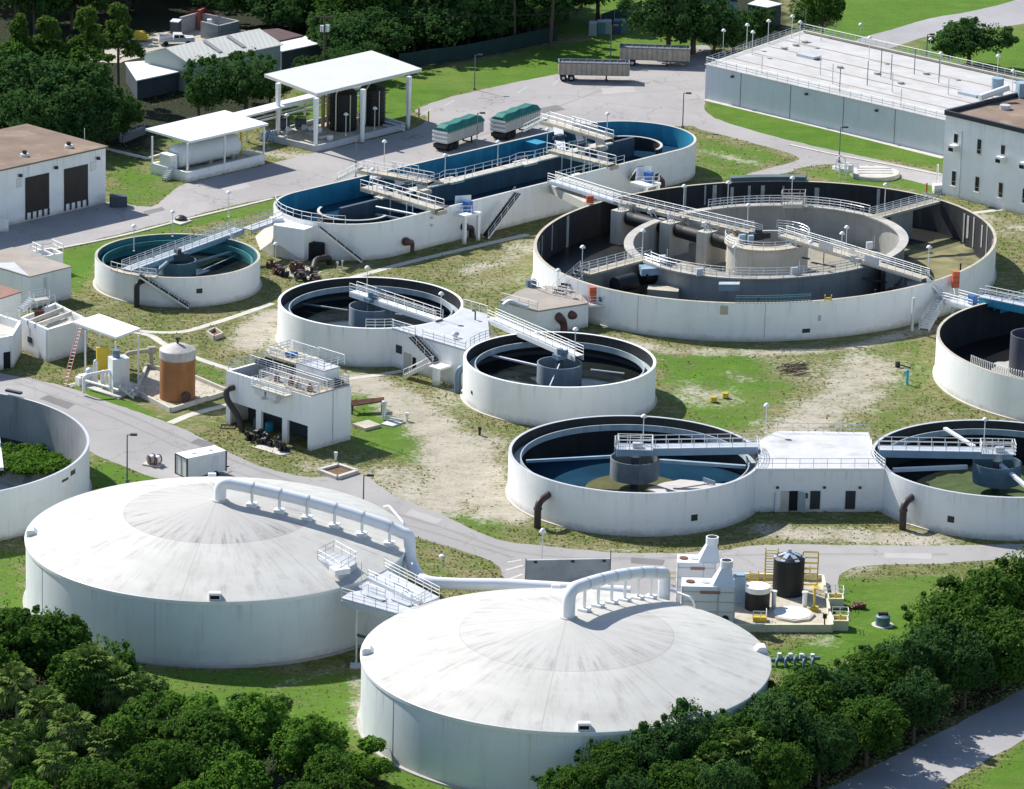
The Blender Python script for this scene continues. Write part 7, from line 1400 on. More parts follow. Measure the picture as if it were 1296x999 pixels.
for dx in (-.55,.15): m = MB(); m.tube([(g[0]+dx,g[1]-.42-dx*.3,.72),(g[0]+dx+.12,g[1]-.36-dx*.3,.72)],.5,18); m.tube([(g[0]+dx+.45,g[1]+.3-dx*.3,.72),(g[0]+dx+.55,g[1]+.38-dx*.3,.72)],.5,18); rr = part('reel', m, red_brown_pipe, t); m = MB(); m.tube([(g[0]+dx+.1,g[1]-.36-dx*.3,.72),(g[0]+dx+.47,g[1]+.32-dx*.3,.72)],.42,16); part('cable', m, white_paint, rr)

# ------------------------------------------------------------------ street lamps
for a in ((163,549.5,5.6,'dark street lamp behind the big left dome beside the plant road'),(462.5,601,5.4,'dark street lamp at the bend of the plant road'),(867.5,117.5,5.2,'dark street lamp by the right end of the blue ditch'),(1066,160.5,5.2,'dark street lamp in front of the covered basin'),(603.5,69,5.4,'grey street lamp at the edge of the far lawn'),(606.5,142.5,5.4,'dark street lamp between the two green tippers'),(453,180,5.2,'grey street lamp before the tall canopy'),(1176,43,5.6,'dark street lamp behind the basin left of the round tree'),(776,32,6.0,'pale street lamp between the toilets and the grey trailers')): street_lamp(a[0]-2, a[1], a[2], a[3], 0.05)
lamp(559.5,703,0,'white globe lamp on the grass right of the left dome',.7); lamp(687,671,0,'white globe lamp behind the grey screen wall',1.35)
for px, py, zb, lab in ((289.5,243,4,''),): pass

# ------------------------------------------------------------------ small things on the grass
for px, lab in (((918,504),'yellow float lying on the bare sand, the right one'),((903,509),'yellow float lying on the bare sand, the left one')): g = G2(*px); m = MB(); m.tube([(g[0]-.3,g[1],.35),(g[0]+.3,g[1]+.1,.35)],[.36,.36],12); m.cyl(g[0],g[1],.1,.38,.55,12); solo('yellow_float', m, yellow, lab, 'float')
g = G2(1148,487); m = MB(); m.tube([(g[0],g[1],0),(g[0],g[1],1.9)],.16,8); m.tube([(g[0]+.2,g[1],1.6),(g[0]-.5,g[1]-.2,1.6)],.12,8); solo('hydrant_pipe', m, light_blue, 'bright blue standpipe in the dry grass', 'pipe')
g = G2(1136,465); m = MB(); m.box(g[0],g[1],0,.5,.4,.7,.3); m.tube([(g[0]+.3,g[1],.3),(g[0]+1.6,g[1]-.4,.1)],.08,6); solo('hose_box', m, grille_black, 'small black box with a hose left of the blue standpipe', 'box')
g = G2(1004,469); m = MB()
for k in range(46): a = random.uniform(-.5,.5); x, y = g[0]+random.uniform(-1.3,1.3), g[1]+random.uniform(-2.2,2.2); m.tube([(x-.8*math.cos(a),y-.8*math.sin(a),.08),(x+.8*math.cos(a),y+.8*math.sin(a),random.uniform(.1,.7))],.05,4)
solo('brush_pile', m, dead_wood, 'heap of dry branches on the grass below the big round tank', 'branches')
for px, r, lab in (((1107,222),3.5,'large round concrete lid lying on the grass by the road'),((1073,215),2.2,'smaller pale concrete lid left of the large round one')):
    g = G2(*px); t = thing('concrete_disc', lab, 'lid', g, 'concrete lids on the grass'); m = MB(); m.lathe(g[0],g[1],[(r,0),(r,.45),(r-.1,.55),(.01,.62)],28 if r > 3 else 4); part('slab', m, concrete_pale if r > 3 else deck_white, t); m = MB()
    for k in range(3): m.beam((g[0]-r*.7,g[1]+(k-1)*r*.4,.62),(g[0]+r*.7,g[1]+(k-1)*r*.4+.4,.62),.12,.08)
    part('plank', m, concrete_deck, t)
g = G2(1070,226); t = thing('gate_posts', 'white post gate frame beside the concrete lids', 'frame', g); m = MB()
for x in (-.9,.1,1.0): m.tube([(g[0]+x,g[1],0),(g[0]+x,g[1],2.2)],.09,6)
m.beam((g[0]-.9,g[1],1.9),(g[0]+1.0,g[1],1.9),.08,.08); part('post', m, white_metal, t); m = MB(); m.tube([(g[0]-1.2,g[1]+3,0),(g[0]-1.2,g[1]+3,2.0),(g[0]-.6,g[1]+3,2.6),(g[0]+.1,g[1]+3,2.0),(g[0]+.1,g[1]+3,0)],.1,6); part('arch', m, white_metal, t); m = MB(); m.box(g[0]+.7,g[1]+.8,.6,.7,.5,1.1); part('meter_box', m, galv, t)
# manhole frame by the road
bx = [G2(403,598),G2(427,607),G2(452,599),G2(428,591)]; cxy = lerp(bx[0],bx[2],.5); t = thing('manhole_pit', 'square pale manhole frame with brown earth inside at the road edge', 'manhole', cxy); m = MB()
for a, b in zip(bx, bx[1:]+bx[:1]): m.beam((*a,.2),(*b,.2),.45,.4)
part('frame', m, concrete_pale, t); m = MB(); m.prism(bx,0,.12); part('fill', m, paint('brown_earth', (.17,.10,.05), .95, .25, .8), t)
g = G2(272,425); m = MB(); bx = [G2(262,425),G2(271,431),G2(282,427),G2(272,420)]
t = thing('manhole_pit', 'small square manhole frame in the grass above the rusted silo', 'manhole', g)
for a, b in zip(bx, bx[1:]+bx[:1]): m.beam((*a,.3),(*b,.3),.25,.6)
part('frame', m, concrete_tan, t); m = MB(); m.prism(bx,0,.2); part('fill', m, rust, t)
g = G2(225,284); m = MB(); m.prism([G2(214,282),G2(228,286),G2(243,281),G2(229,277)],0,.2); solo('slab', m, concrete_pale, 'pale slab with a dark cover above the small teal tank', 'slab'); g = G2(229,280); m = MB(); m.lathe(g[0],g[1],[(.8,.2),(.8,.5),(.4,.75),(.01,.8)],14); solo('dark_dome', m, grille_black, 'dark domed cover lying on the pale slab above the teal tank', 'cover')
# valve heap between the small tank and the ditch
random.seed(5)
for k in range(13):
    px = (random.uniform(342,402), 0); py = 338+(px[0]-342)*.26+random.uniform(-6,9); p = G2(px[0],py); t = thing('old_valve', 'discarded rusty valve in the heap between the teal tank and the ditch', 'valve', p, 'discarded valves in the heap'); m = MB(); a = random.uniform(0,PI); dx, dy = .6*math.cos(a), .6*math.sin(a)
    m.tube([(p[0]-dx,p[1]-dy,.4),(p[0]+dx,p[1]+dy,.4)],.22,10); m.cyl(p[0],p[1],.4,.2,.75,8); part('body', m, grille_black if k % 2 else red_brown_pipe, t); m = MB()
    for s in (-1,1): m = MB(); m.tube([(p[0]+s*dx*.9,p[1]+s*dy*.9,.4),(p[0]+s*dx*1.1,p[1]+s*dy*1.1,.4)],.42,12); part('flange', m, rust if k % 3 else grille_black, t)
    m = MB(); m.tube([(p[0],p[1],1.1),(p[0],p[1],1.18)],.38,12); part('hand_wheel', m, pipe_brown, t)
g = G2(405,340); m = MB(); m.tube(bend([(g[0]-.8,g[1]-1.2,.3),(g[0]-.6,g[1]+.8,1.0),(g[0]+1.1,g[1]+1.6,1.1),(g[0]+1.1,g[1]+2.2,.1)],.8),.4,12); solo('pipe_bend', m, pipe_brown, 'dark curved pipe at the foot of the left ditch stairs', 'pipe')
for px, lab in (((427,345),'thin grey post left of the pair at the ditch foot'),((433,343),'thin grey post right of the pair at the ditch foot')): g = G2(*px); m = MB(); m.tube([(g[0],g[1],0),(g[0],g[1],1.3)],.1,6); m.cyl(g[0],g[1],1.2,.16,.2,8); solo('marker_post', m, galv, lab, 'post')
m = MB(); m.sheet([G2(352,345),G2(385,355),G2(408,344),G2(375,334)],.03); struct('concrete_pad', m, concrete)
# rack of rusty pipes and a white pump base on the grass beside the pump building
g = G2(470,522); t = thing('rusty_pipe_rack', 'low rack of rusty pipes in the shade of the pump building', 'rack', g); m = MB()
for k in range(5): m.tube([(g[0]-2.4,g[1]-.9+k*.3,1.0+.05*k),(g[0]+1.4,g[1]+.2+k*.3,1.35)],.11,6)
part('pipe', m, rust, t); m = MB()
for x, y in ((-2.2,-.9),(1.2,.2),(-2.2,.6),(1.2,1.5)): m.beam((g[0]+x,g[1]+y,0),(g[0]+x,g[1]+y,1.1),.16,.16)
part('leg', m, pipe_brown, t)
o = solo('slab', MB().prism([G2(446,540),G2(462,546),G2(482,541),G2(466,535)],0,.35), concrete_tan, 'tan slab on the grass right of the pump building', 'slab'); t = thing('upright_pump', 'white pad with a grey upright pump near the rusty pipe rack', 'pump', G2(497,537)); m = MB(); m.prism([G2(482,538),G2(497,541),G2(513,535),G2(496,531)],0,.15); part('pad', m, deck_white, t); g = G2(486,532); m = MB(); m.tube([(g[0],g[1],0),(g[0],g[1],2.0)],.26,10); m.lathe(g[0],g[1],[(.3,1.9),(.3,2.3),(.01,2.4)],10); m.tube([(g[0]+.3,g[1]-.1,.4),(g[0]+2.2,g[1]-.8,.3)],.14,8); part('riser', m, galv, t)
for px, lab, mt in (((425,583),'small white stand in the shade before the pump building',white_metal),((515,533),'thin pale post beside the white pump pad',white_metal),((607,551),'short dark post in the patchy grass below the right small clarifier',grille_black)): g = G2(*px); m = MB(); m.tube([(g[0],g[1],0),(g[0],g[1],.9)],.14,8); m.box(g[0],g[1],.6,.4,.3,.4); solo('marker_post', m, mt, lab, 'post')
# pebble/valve boxes at the left strip
g = G2(172,196); t = thing('covered_stand', 'low grey cloth covered stand on the lawn behind the loading building', 'fence', g); m = MB(); a, b = G2(153,181), G2(182,169); m.beam((*a,.5),(*b,.5),.8,1.0); part('cover', m, pole_grey, t); m = MB()
for f in (0,.33,.66,1): p = lerp(a,b,f); m.tube([(*p,0),(*p,1.5)],.09,6)
part('post', m, girder_blue, t)
a, b, c_ = G2(136,190), G2(186,202), G2(224,192); m = MB(); m.beam((*a,.15),(*b,.15),.3,.3); m.beam((*b,.15),(*c_,.15),.3,.3); solo('low_kerb', m, white_paint, 'thin white kerb crossing the lawn to the low canopy', 'kerb')
g = G2(612,77); 
for px, lab in (((530,153),'yellow bollard left of the pair before the first tipper'),((542,156),'yellow bollard right of the pair before the first tipper')): g = G2(*px); m = MB(); m.tube([(g[0],g[1]+.8,0),(g[0],g[1]+.8,1.6)],.12,8); m.lathe(g[0],g[1]+.8,[(.13,1.6),(.01,1.68)],8); solo('bollard', m, yellow, lab, 'bollard')
# windscreened fence at the forest edge
t = thing('green_fence', 'long fence with dark green windscreen along the wood', 'fence', G2(620,66)); fp = [G2(*p) for p in ((505,88),(540,83),(590,76),(640,66),(705,52))]
m = MB()
for p, q in zip(fp, fp[1:]): m.beam((*p,1.25),(*q,1.25),.05,2.3)
part('windscreen', m, green_screen, t)
for p, q in zip(fp, fp[1:]):
    for f in (0,.33,.66): r = lerp(p,q,f); m = MB(); m.tube([(*r,0),(*r,2.4)],.06,6); part('post', m, grille_black, t)
t = thing('green_fence', 'short windscreened fence beside the toilets under the trees', 'fence', G2(800,25)); a, b = G2(760,36), G2(812,19); m = MB(); m.beam((*a,1.2),(*b,1.2),.05,2.2); part('windscreen', m, green_screen, t); 
for f in (0,.33,.66,1): r = lerp(a,b,f); m = MB(); m.tube([(*r,0),(*r,2.5)],.06,6); part('post', m, galv, t)
g = G2(700,30); m = MB()
for k in range(90):
    x, y = g[0]-4+random.uniform(-4.5,4.5), g[1]-4+random.uniform(-5,5); m.beam((x,y,.1),(x+random.uniform(-.8,.8),y+random.uniform(-.8,.8),random.uniform(.2,1.0)),random.uniform(.15,.5),.15)
solo('debris_heap', m, dead_wood, 'grey brown heap of brush at the edge of the wood', 'brush')

# ------------------------------------------------------------------ trees
def leaf_arrays(lumps, n, size, rng, shell=.55, flat=.0, up=.35, aspect=.62):
    w = np.array([l[3]**2 for l in lumps]); cnt = rng.multinomial(n, w/w.sum()); V = []; 
    for (x, y, z, r, rzs), k in zip(lumps, cnt):
        d = rng.normal(size=(k,3)); d /= np.linalg.norm(d, axis=1)[:,None]; rad = r*(shell+(1.08-shell)*rng.random(k)**.6)
        rad *= 1+.16*np.sin(d[:,0]*5+x)*np.sin(d[:,1]*6+y)
        c = d*rad[:,None]; c[:,2] *= rzs; c += (x,y,z)
        nv = d*1.0+rng.normal(size=(k,3))*.75; nv[:,2] += up; nv /= np.linalg.norm(nv, axis=1)[:,None]
        t = np.cross(nv, rng.normal(size=(k,3))); t /= np.linalg.norm(t, axis=1)[:,None]; b = np.cross(nv, t)
        s = size*(.55+.9*rng.random(k))[:,None]; V.append(np.stack([c-t*s, c-b*s*aspect+nv*s*.15, c+t*s, c+b*s*aspect-nv*s*.1], 1))
    return np.concatenate(V).reshape(-1,3)
def quads_mesh(name, V, mat):
    n = len(V)//4; me = bpy.data.meshes.new(name); me.vertices.add(len(V)); me.vertices.foreach_set('co', V.astype(np.float32).ravel()); me.loops.add(4*n); me.loops.foreach_set('vertex_index', np.arange(4*n, dtype=np.int32)); me.polygons.add(n); me.polygons.foreach_set('loop_start', np.arange(0,4*n,4,dtype=np.int32)); me.polygons.foreach_set('loop_total', np.full(n,4,dtype=np.int32)); me.update(); me.validate(); me.materials.append(mat); return me
def oak(w, h, n, leaf, mat, seed, lumpn=17, low=.28, size_var=1.0, twig=True):
    rng = np.random.default_rng(seed); L = []
    big = [(rng.normal()*w*.20, rng.normal()*w*.20, h*(.50+.10*rng.random()), w*(.22+.08*rng.random())) for k in range(5)]+[(0,0,h*.58,w*.30)]
    for k in range(lumpn*5):
        bx, by, bz, br = big[k % len(big)]; d = rng.normal(size=3); d /= np.linalg.norm(d); d[2] = d[2]*.75+.12; f = br*((.75+.45*rng.random()) if rng.random() < .85 else (1.05+.22*rng.random()))
        zc = max(bz+d[2]*f*1.15*(h/w), h*low); L.append((bx+d[0]*f*1.12, by+d[1]*f*1.12, zc, w*(.032+.06*rng.random()**1.7), .5+.7*rng.random()))
    V = leaf_arrays(L, n, leaf, rng, .05, up=.45); V2 = leaf_arrays([(b[0],b[1],b[2],b[3]*1.12,h/w) for b in big], n//4, leaf, rng, .7, up=.4); V = np.concatenate([V, V2]); V[:,2] = np.maximum(V[:,2], .15); top = V[:,2].max(); V[:,2] *= h/top
    t = thing('broadleaf_tree', '', 'tree', (0,0,0)); crown = bpy.data.objects.new('crown', quads_mesh('crown', V, mat)); COL.objects.link(crown); crown.parent = t
    m = MB(); th = h*.36; m.tube([(0,0,-.1),(w*.01,0,th*.5),(0,w*.01,th)],[w*.032+.06,w*.026+.05,w*.022+.04],8)
    for l in L[:26]: m.tube([(0,0,th*.9),(l[0]*.45,l[1]*.45,(th+l[2])*.5),(l[0],l[1],l[2]*h/top)],[w*.016+.03,.05+w*.006,.03],5,False)
    local_part(t, 'trunk', m, bark_pale if seed < 5 else bark); return t
def pine(w, h, n, leaf, mat, seed):
    rng = np.random.default_rng(seed); L = []; m = MB(); m.tube([(0,0,-.1),(rng.normal()*.2,rng.normal()*.2,h*.5),(0,0,h*.97)],[.27,.2,.05],7)
    for k in range(46):
        f = rng.random()**.8; z = h*(.48+.5*f); a = rng.random()*2*PI; r = w*.5*(1.08-f)*(.45+.6*rng.random()); x, y = r*math.cos(a), r*math.sin(a); L.append((x,y,z,w*(.085+.06*rng.random()),.62)); m.tube([(0,0,z-r*.35),(x*.6,y*.6,z-r*.08),(x,y,z)],[.07,.05,.02],5,False)
    V = leaf_arrays(L, n, leaf, rng, .3, aspect=.4); t = thing('pine_tree', '', 'tree', (0,0,0)); crown = bpy.data.objects.new('crown', quads_mesh('crown', V, mat)); COL.objects.link(crown); crown.parent = t; local_part(t, 'trunk', m, bark); return t
def palm(h, r, seed, nf=46):
    rng = np.random.default_rng(seed); t = thing('fan_palm', '', 'palm', (0,0,0)); m = MB(); m.tube([(0,0,-.1),(.15,.05,h*.5),(0,0,h)],[.22,.17,.2],8); local_part(t,'trunk',m,bark_pale); m = MB()
    for k in range(nf):
        a = k*2.399+rng.normal()*.2; el = math.radians(82-140*(k+.5)/nf)+rng.normal()*.1; L = r*(.62+.2*rng.random()); d = (math.cos(a)*math.cos(el),math.sin(a)*math.cos(el),math.sin(el)); q = tuple(d[i]*L+(0,0,h)[i] for i in range(3)); m.beam((0,0,h),q,.05,.04)
        sx = (-math.sin(a),math.cos(a),0); up = cross(sx, d); ns = 9
        for j in range(ns):
            b = (j-(ns-1)/2)/((ns-1)/2)*1.35; fl = r*(.62-.14*abs(b)); dr = tuple(d[i]*math.cos(b)+sx[i]*math.sin(b) for i in range(3)); e = tuple(q[i]+dr[i]*fl*.6 for i in range(3)); tip = tuple(q[i]+dr[i]*fl+(0,0,-fl*.32)[i] for i in range(3)); pw = tuple(-d[i]*math.sin(b)*.075*r+sx[i]*math.cos(b)*.075*r for i in range(3)); up2 = .05*(1 if j % 2 else -1)
            m.add([q,tuple(e[i]+pw[i]+(0,0,up2)[i] for i in range(3)),tip,tuple(e[i]-pw[i] for i in range(3))], [[0,1,2,3]])
    local_part(t,'crown',m,leaf_palm); return t
def shrub(w, h, n, leaf, mat, seed):
    rng = np.random.default_rng(seed); L = [(rng.normal()*w*.22,rng.normal()*w*.22,h*(.35+.35*rng.random()),w*.24,.9*h/w) for k in range(7)]; V = leaf_arrays(L, n, leaf, rng); V[:,2] *= h/V[:,2].max(); V[:,2] = np.maximum(V[:,2], .02); t = thing('leafy_bush', '', 'bush', (0,0,0)); c = bpy.data.objects.new('foliage', quads_mesh('foliage', V, mat)); COL.objects.link(c); c.parent = t; m = MB(); m.tube([(0,0,-.1),(0,0,h*.5)],.07,5); local_part(t,'stem',m,bark); return t
lw = []
while len(lw) < 170:
    p = G2(random.uniform(-40,104), random.triangular(560,600,584), .4)
    if math.dist(p, T11) < 19.3: r_ = random.uniform(.5,1.2); lw.append((p[0]-T11[0], p[1]-T11[1], .3+r_*.2, r_, random.uniform(.35,.7)))
Vw = leaf_arrays(lw, 26000, .17, np.random.default_rng(5), .2, up=.5); Vw[:,2] = np.maximum(Vw[:,2], .31)
wo = bpy.data.objects.new('weeds', quads_mesh('weeds', Vw, leaf_weed)); COL.objects.link(wo); wo.parent = WEED_AT; wo['kind'] = 'stuff'
PROTO = {
 'n1': oak(8.5, 8.5, 26000, .17, leaf_bright, 1, 22), 'n2': oak(7.5, 9.0, 24000, .16, leaf_oak, 2, 19), 'n3': oak(9.5, 8.0, 28000, .17, leaf_oak, 3, 24), 'n4': oak(6.0, 9.5, 20000, .16, leaf_bright, 4, 16, .18),
 'h1': oak(7.0, 8.5, 24000, .15, leaf_dark, 5, 18, .08), 'h2': oak(7.8, 7.5, 24000, .15, leaf_oak, 6, 20, .06), 'f1': oak(11.5, 12.0, 13000, .27, leaf_dark, 7, 18, .06), 'f2': oak(10.0, 14.0, 13000, .27, leaf_oak, 8, 18, .10), 'f3': oak(13.0, 10.5, 13000, .27, leaf_dark, 9, 20, .04),
 'p1': pine(7.5, 16.0, 9000, .32, leaf_pine, 10), 'p2': pine(6.5, 18.0, 8000, .32, leaf_pine, 11), 'o1': oak(9.6, 8.4, 22000, .19, leaf_dark, 12, 26, .2), 'b1': shrub(3.6, 2.6, 3500, .16, leaf_bright, 13), 'b2': shrub(3.0, 3.4, 3500, .16, leaf_dark, 14),
 'k1': palm(6.0, 2.1, 15), 'k2': palm(4.6, 2.0, 16), 'c1': pine(2.6, 7.0, 5000, .16, leaf_bright, 17)}
used = {k: False for k in PROTO}
def tree(kind, px, py, H, label, group, s=1.0, base=False, hx=None):
    x, y = G2(px, py, 0 if base else H); H0 = {'n1':8.5,'n2':9,'n3':8,'n4':9.5,'h1':8.5,'h2':7.5,'f1':12,'f2':14,'f3':10.5,'p1':16,'p2':18,'o1':8.4,'b1':2.6,'b2':3.4,'k1':7.4,'k2':6.0,'c1':7.0}[kind]
    sz = H/H0; sx = s*(hx or sz); o = put(PROTO[kind], not used[kind], (x,y,0), random.uniform(0,6.28), label, (sx*random.uniform(.88,1.12), sx*random.uniform(.88,1.12), sz), group); used[kind] = True; return o
random.seed(3)
def place_word(px, py): return ('far left' if px < 120 else 'left' if px < 430 else 'right of centre' if px < 1000 else 'right')
NL = 'trees in the lower left foreground'
for a in (('n2',15,762,9.5,'dark oak at the left edge just below the white wall of the left dome'),('n3',62,775,9.0,'broad oak whose crown overlaps the foot of the left dome'),('n2',98,818,8.0,'oak at the lower left with its crown against the shaded dome wall'),('n1',-25,800,9.0,'oak cut by the left edge below the white wall'),
    ('n4',150,905,7.0,'slim bright tree between the lower left palms and the oaks'),('n1',325,878,8.5,'bright oak in the lower left, its crown nearest the gap between the domes'),('n3',255,898,8.0,'wide oak at the bottom, left of the one by the gap between the domes'),('n1',390,905,8.0,'bright oak at the bottom nearest the grass strip'),('n3',205,935,7.5,'broad low oak at the bottom edge under the round bush'),('n1',300,955,7.0,'bright oak cut by the bottom edge left of centre'),('n2',420,945,7.0,'dark oak cut by the bottom edge beside the grass strip'),('n2',130,965,6.5,'dark oak cut by the bottom edge among the palms'),('n1',245,985,6.0,'small bright oak cut by the bottom edge'),('n3',380,990,6.0,'low oak at the very bottom near the grass strip'),('n1',40,985,6.0,'bright low oak in the lower left corner')): tree(*a, NL)
for a in (('c1',150,900,6.0,'small pointed conifer in the lower left'),('b1',212,872,3.2,'round bush alone on the grass before the left dome'),('b2',185,905,3.0,'dark bush left of the round one'),('b1',470,955,2.8,'bush at the edge of the grass strip by the nearest dome'),('b1',290,905,2.5,'bush under the oaks near the gap between domes')): tree(*a, 'bushes in the lower left')
for a in (('k1',112,828,7.2,'fan palm at the lower left, highest of the group by the dome'),('k2',148,848,6.0,'fan palm nearest the grass before the left dome'),('k1',20,850,7.0,'fan palm at the left edge above its neighbours'),('k2',55,880,6.2,'fan palm in front of the one at the left edge'),('k1',90,905,6.4,'fan palm in the middle of the lower left group'),('k2',20,920,5.6,'fan palm low at the left edge'),('k1',70,950,5.5,'fan palm near the lower left corner'),('k2',130,930,5.4,'fan palm right of the lower left group'),('k2',180,862,5.6,'fan palm leaning toward the round bush'),('k1',-5,965,5.0,'fan palm cut by the lower left corner')): tree(*a, 'fan palms in the lower left')
HR = 'trees of the hedge along the service lane'
hedge = [('h2',770,938,7.0,'hedge tree hiding the front of the nearest dome, leftmost of the row'),('h1',812,922,7.8,'hedge tree second from the left against the nearest dome'),('h1',868,893,9.0,'hedge tree whose tip rises over the roof edge of the nearest dome'),('h2',925,905,8.0,'bright hedge tree right of the tallest one at the dome'),('h1',975,872,8.6,'hedge tree at the right rim of the nearest dome'),('h2',1015,852,8.2,'hedge tree in front of the grey blue manifold'),('h1',1060,838,8.4,'hedge tree below the chemical yard corner'),('h2',1100,822,8.0,'hedge tree below the well ring'),('h1',1140,800,8.6,'hedge tree at the near edge of the lawn'),('h1',1180,785,8.6,'hedge tree right of the lawn'),('h2',1205,752,9.2,'large hedge tree where the row bends to the right edge'),('n2',1250,712,10.5,'tall tree of the row nearest the right edge and the plant road'),('n2',1295,690,11.0,'tall tree of the row cut by the right edge'),('h1',1225,800,8.0,'hedge tree shading the lane at right'),('h2',1275,770,8.5,'hedge tree shading the lane nearest the right edge'),
  ('h2',740,965,6.2,'low hedge tree at the bottom edge left of the row'),('h1',800,975,6.0,'low hedge tree at the bottom edge under the row'),('h2',860,965,6.4,'hedge tree at the bottom under the tip over the roof'),('h1',920,960,6.6,'hedge tree at the bottom between road and dome'),('h2',980,935,7.0,'hedge tree near the lane with a dark crown'),('h1',1040,905,7.2,'hedge tree at the lane edge under the manifold'),('h2',1100,880,7.2,'hedge tree at the lane edge in the middle of the row'),('h1',1160,850,7.4,'hedge tree at the lane edge casting shade on it')]
for a in hedge: tree(*a, HR, s=.92)
for a in (('k2',935,935,6.6,'bright fan palm in the hedge before the nearest dome'),('k2',905,958,5.5,'fan palm low in the hedge at the bottom'),('b1',1190,765,3.0,'bush at the right end of the lawn by the hedge'),('b1',1020,868,3.2,'bush in front of the hedge by the manifold'),('b2',985,915,3.0,'dark bush low in the hedge')): tree(*a, 'undergrowth of the hedge')
# trees at the top
TG = 'trees around the far sheds'
for a in (('o1',1229,20,8.0,'round dark tree alone beside the access road'),): tree(*a, 'lone tree by the access road', hx=1.02)
for a in (('f3',312,66,9.0,'dark tree in front of the warehouse'),('f1',252,92,6.8,'smaller dark tree left of the one before the warehouse'),('f3',342,92,5.0,'low dark tree at the right end of the warehouse'),('f1',395,70,5.0,'low tree behind the tall canopy roof'),('f3',430,60,5.5,'low tree right of the utility pole'),('f1',470,52,6.0,'dark tree at the wood edge right of the long shed')): tree(*a, TG)
for a in (('f1',850,-38,13.0,'broad dark tree with a forked trunk behind the trailers'),('f3',880,-20,11.0,'dark tree right of the forked one'),('f3',930,12,7.0,'dark bushy tree behind the left end of the covered basin'),('f1',965,8,6.5,'dark bushy tree beside the dark hut'),('f3',905,20,6.0,'low dark tree left of the covered basin'),('f2',1043,-22,9.5,'tree behind the covered basin at the top edge'),('p2',655,-85,18.0,'thin pine at the edge of the wood by the brush heap'),('p1',700,-75,17.0,'thin pine whose bare trunk stands on the lawn'),('p2',622,-90,18.0,'thin pine inside the wood edge'),('f2',760,-75,13.0,'tree at the top edge above the toilets'),('f1',720,-70,12.0,'tree at the top edge left of the toilets')): tree(*a, 'trees behind the lawn')
LW = 'trees of the left wood'
k = 0
for kind, px, py, H in (('p1',60,22,15),('p2',25,15,16),('p1',110,10,16),('f2',92,42,13),('f1',20,62,13),('f3',60,75,12),('p1',150,5,15),('f1',110,75,11.5),('f3',10,105,11),('f1',85,105,10),('f3',45,118,9),('f1',-25,70,13),('p2',-20,10,16),('f1',125,105,9),('f2',-15,40,14),('f3',150,118,6.5),('f1',0,140,7),('f3',60,148,6),('f3',110,138,6.5),('f1',30,138,7.5),('f1',88,150,5)):
    tree(kind, px, py, H, ('tall pale green pine with an open crown in the left wood' if kind[0] == 'p' else 'dark broadleaf tree of the dense wood behind the loading building'), LW+(' (pines)' if kind[0] == 'p' else ''))
BW = 'trees of the wood along the top edge'
random.seed(11)
pts = []
for row, (y0, y1, base, n) in enumerate(((38,30,True,9),(12,6,True,11),(-16,-20,True,12),(-44,-48,True,12))):
    for i in range(n):
        px = (335 if row else 440)+(i+.5)*(690-(335 if row else 440))/n+random.uniform(-9,9); py = y0+(y1-y0)*i/n+random.uniform(-5,5)
        if row == 0: py = 60-(px-440)*.10+random.uniform(-3,3)
        tree(random.choice(('f1','f2','f3','f2')), px, py, random.uniform(11,15.5), 'dark tree in the dense wood along the top edge', BW, 1.05, True)
for i in range(15): tree(random.choice(('f3','f1')), 436+i*17.5+random.uniform(-6,6), (86-i*2.6)-random.uniform(4,12), random.uniform(6,8.5), 'low dark tree at the front of the wood behind the green fence', 'low trees behind the green fence', 1.15, True)
for i in range(14): tree('f3', 345+i*25+random.uniform(-8,8), 36-i*1.2+random.uniform(-8,8), random.uniform(7,10), 'dark tree in the dense wood along the top edge', BW, 1.2, True)
for i in range(16): tree(random.choice(('f1','f2','f3')), 165+i*11+random.uniform(-6,6), random.uniform(-30,-6), random.uniform(10,14), 'dark tree at the top edge behind the walled yard', 'trees behind the walled yard', 1.0, True)
for i in range(22): tree(random.choice(('f1','f2','p1')), -20+i*9+random.uniform(-6,6), random.uniform(-25,60)*(.4 if i > 12 else 1), random.uniform(12,16), 'tall tree at the back of the wood in the top left corner', 'back trees of the left wood', 1.0, True)
for i in range(26):
    q = ((20,960),(90,985),(60,1010),(140,940),(110,870),(170,900),(200,985),(0,900),(30,1000),(150,1000),(240,930),(330,935),(420,985),(80,925),(830,960),(900,985),(760,990),(960,965),(1010,935),(1070,910),(1130,880),(1190,850),(1240,830),(1280,800),(700,1010),(860,1000))[i]
    tree('b2' if i % 2 else 'b1', q[0], q[1]-12, random.uniform(2.2,3.4), ('leafy undergrowth bush between the palms and oaks in the lower left' if q[0] < 500 else 'leafy undergrowth bush at the foot of the hedge trees'), 'undergrowth bushes lower left' if q[0] < 500 else 'undergrowth bushes along the hedge', 1.3, True)
for k_, u in used.items():
    if not u:
        for ch in list(PROTO[k_].children): bpy.data.objects.remove(ch)
        bpy.data.objects.remove(PROTO[k_])

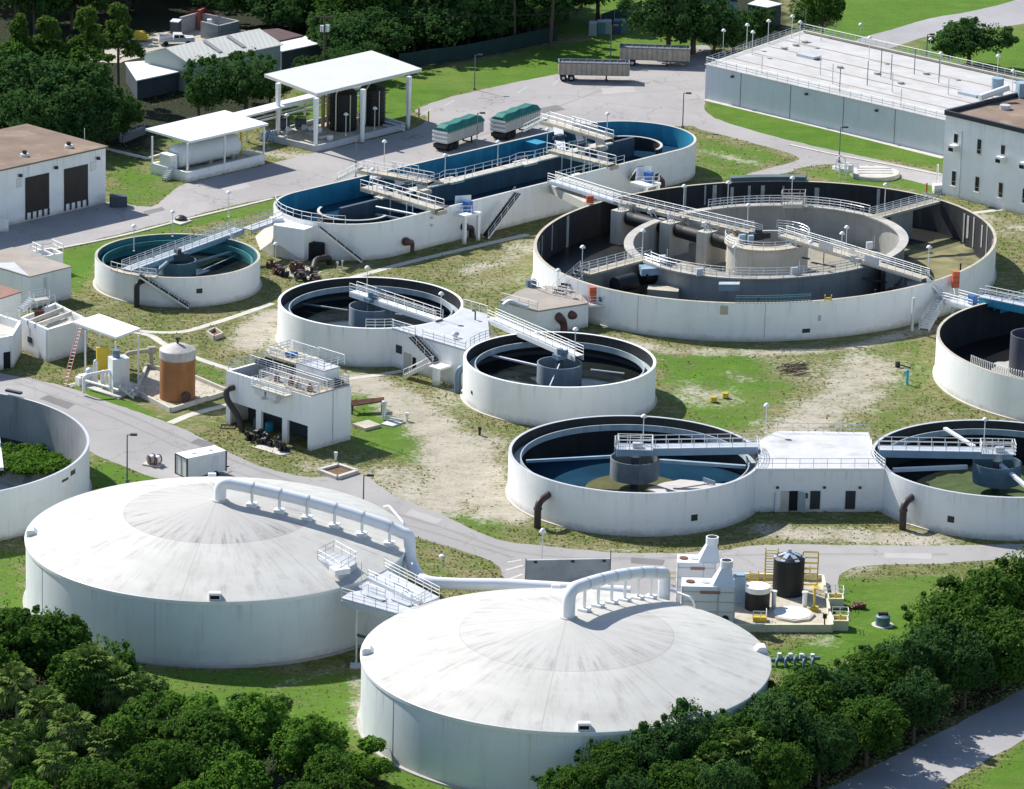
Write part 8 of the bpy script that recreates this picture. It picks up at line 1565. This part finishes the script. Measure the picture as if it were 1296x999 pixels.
# ------------------------------------------------------------------ grass tufts
rng = np.random.default_rng(99); N = 170000
px = rng.uniform(-10,1306,N); py = rng.uniform(120,1005,N)*1.0
dep = PITCH+np.arctan((py-PH/2)/F_PX); Yv = CAM_Z/np.tan(dep); Xv = (px-PW/2)/F_PX*np.sqrt(Yv**2+CAM_Z**2)
keep = np.ones(N, bool)
for c, R in ((T1,20.1),(T2,20.2),(T3,11.8),(T4,11.8),(T5,14.4),(T6,14.4),(T7,32.4),(T8,21),(T10,11),(T11,21.2)): keep &= (Xv-c[0])**2+(Yv-c[1])**2 > R*R
for poly in ROADS: keep &= ~pip([(p[0],p[1]) for p in poly], Xv, Yv)
for q in ([G2(*p) for p in ((285,537),(392,572),(444,557),(340,525))], pp, qs, [(p[0],p[1]) for p in stad(RD+.3)], [B0,BB(1.1,0),BB(1.1,1),B3], pol, poly34, vp, [O0,OB(24,0),OB(24,17),OB(0,17)], [LB(0,0),LB(26,0),LB(26,20),LB(0,20)]): keep &= ~pip(q, Xv, Yv)
def cover_at(ch, X, Y): return np.max([s*area(p, X, Y, so) for p, s, so in LUSH], axis=0) if ch == 1 else np.max([s*stroke(p, w_, X, Y) for p, w_, s in SAND], axis=0)
sandv = cover_at(0, Xv, Yv); lushv = cover_at(1, Xv, Yv); keep &= (rng.random(N) > sandv*1.05) & (rng.random(N) > lushv*1.15); Xv, Yv = Xv[keep], Yv[keep]; n = len(Xv)
a = rng.uniform(0,2*PI,n); w = rng.uniform(.05,.17,n); hh = rng.uniform(.05,.20,n); o = rng.uniform(-.15,.15,(n,2)); ca, sa = np.cos(a)*w, np.sin(a)*w
Z = np.zeros(n); V = np.stack([np.stack([Xv-ca,Yv-sa,Z],-1), np.stack([Xv+ca,Yv+sa,Z],-1), np.stack([Xv+ca*.5+o[:,0],Yv+sa*.5+o[:,1],hh],-1), np.stack([Xv-ca*.7+o[:,0],Yv-sa*.7+o[:,1],hh*.8],-1)], 1).reshape(-1,3)
go = bpy.data.objects.new('grass', quads_mesh('grass', V, leaf_grass)); COL.objects.link(go); go['kind'] = 'stuff'; go['label'] = 'short patchy grass between the tanks'; go['category'] = 'grass'
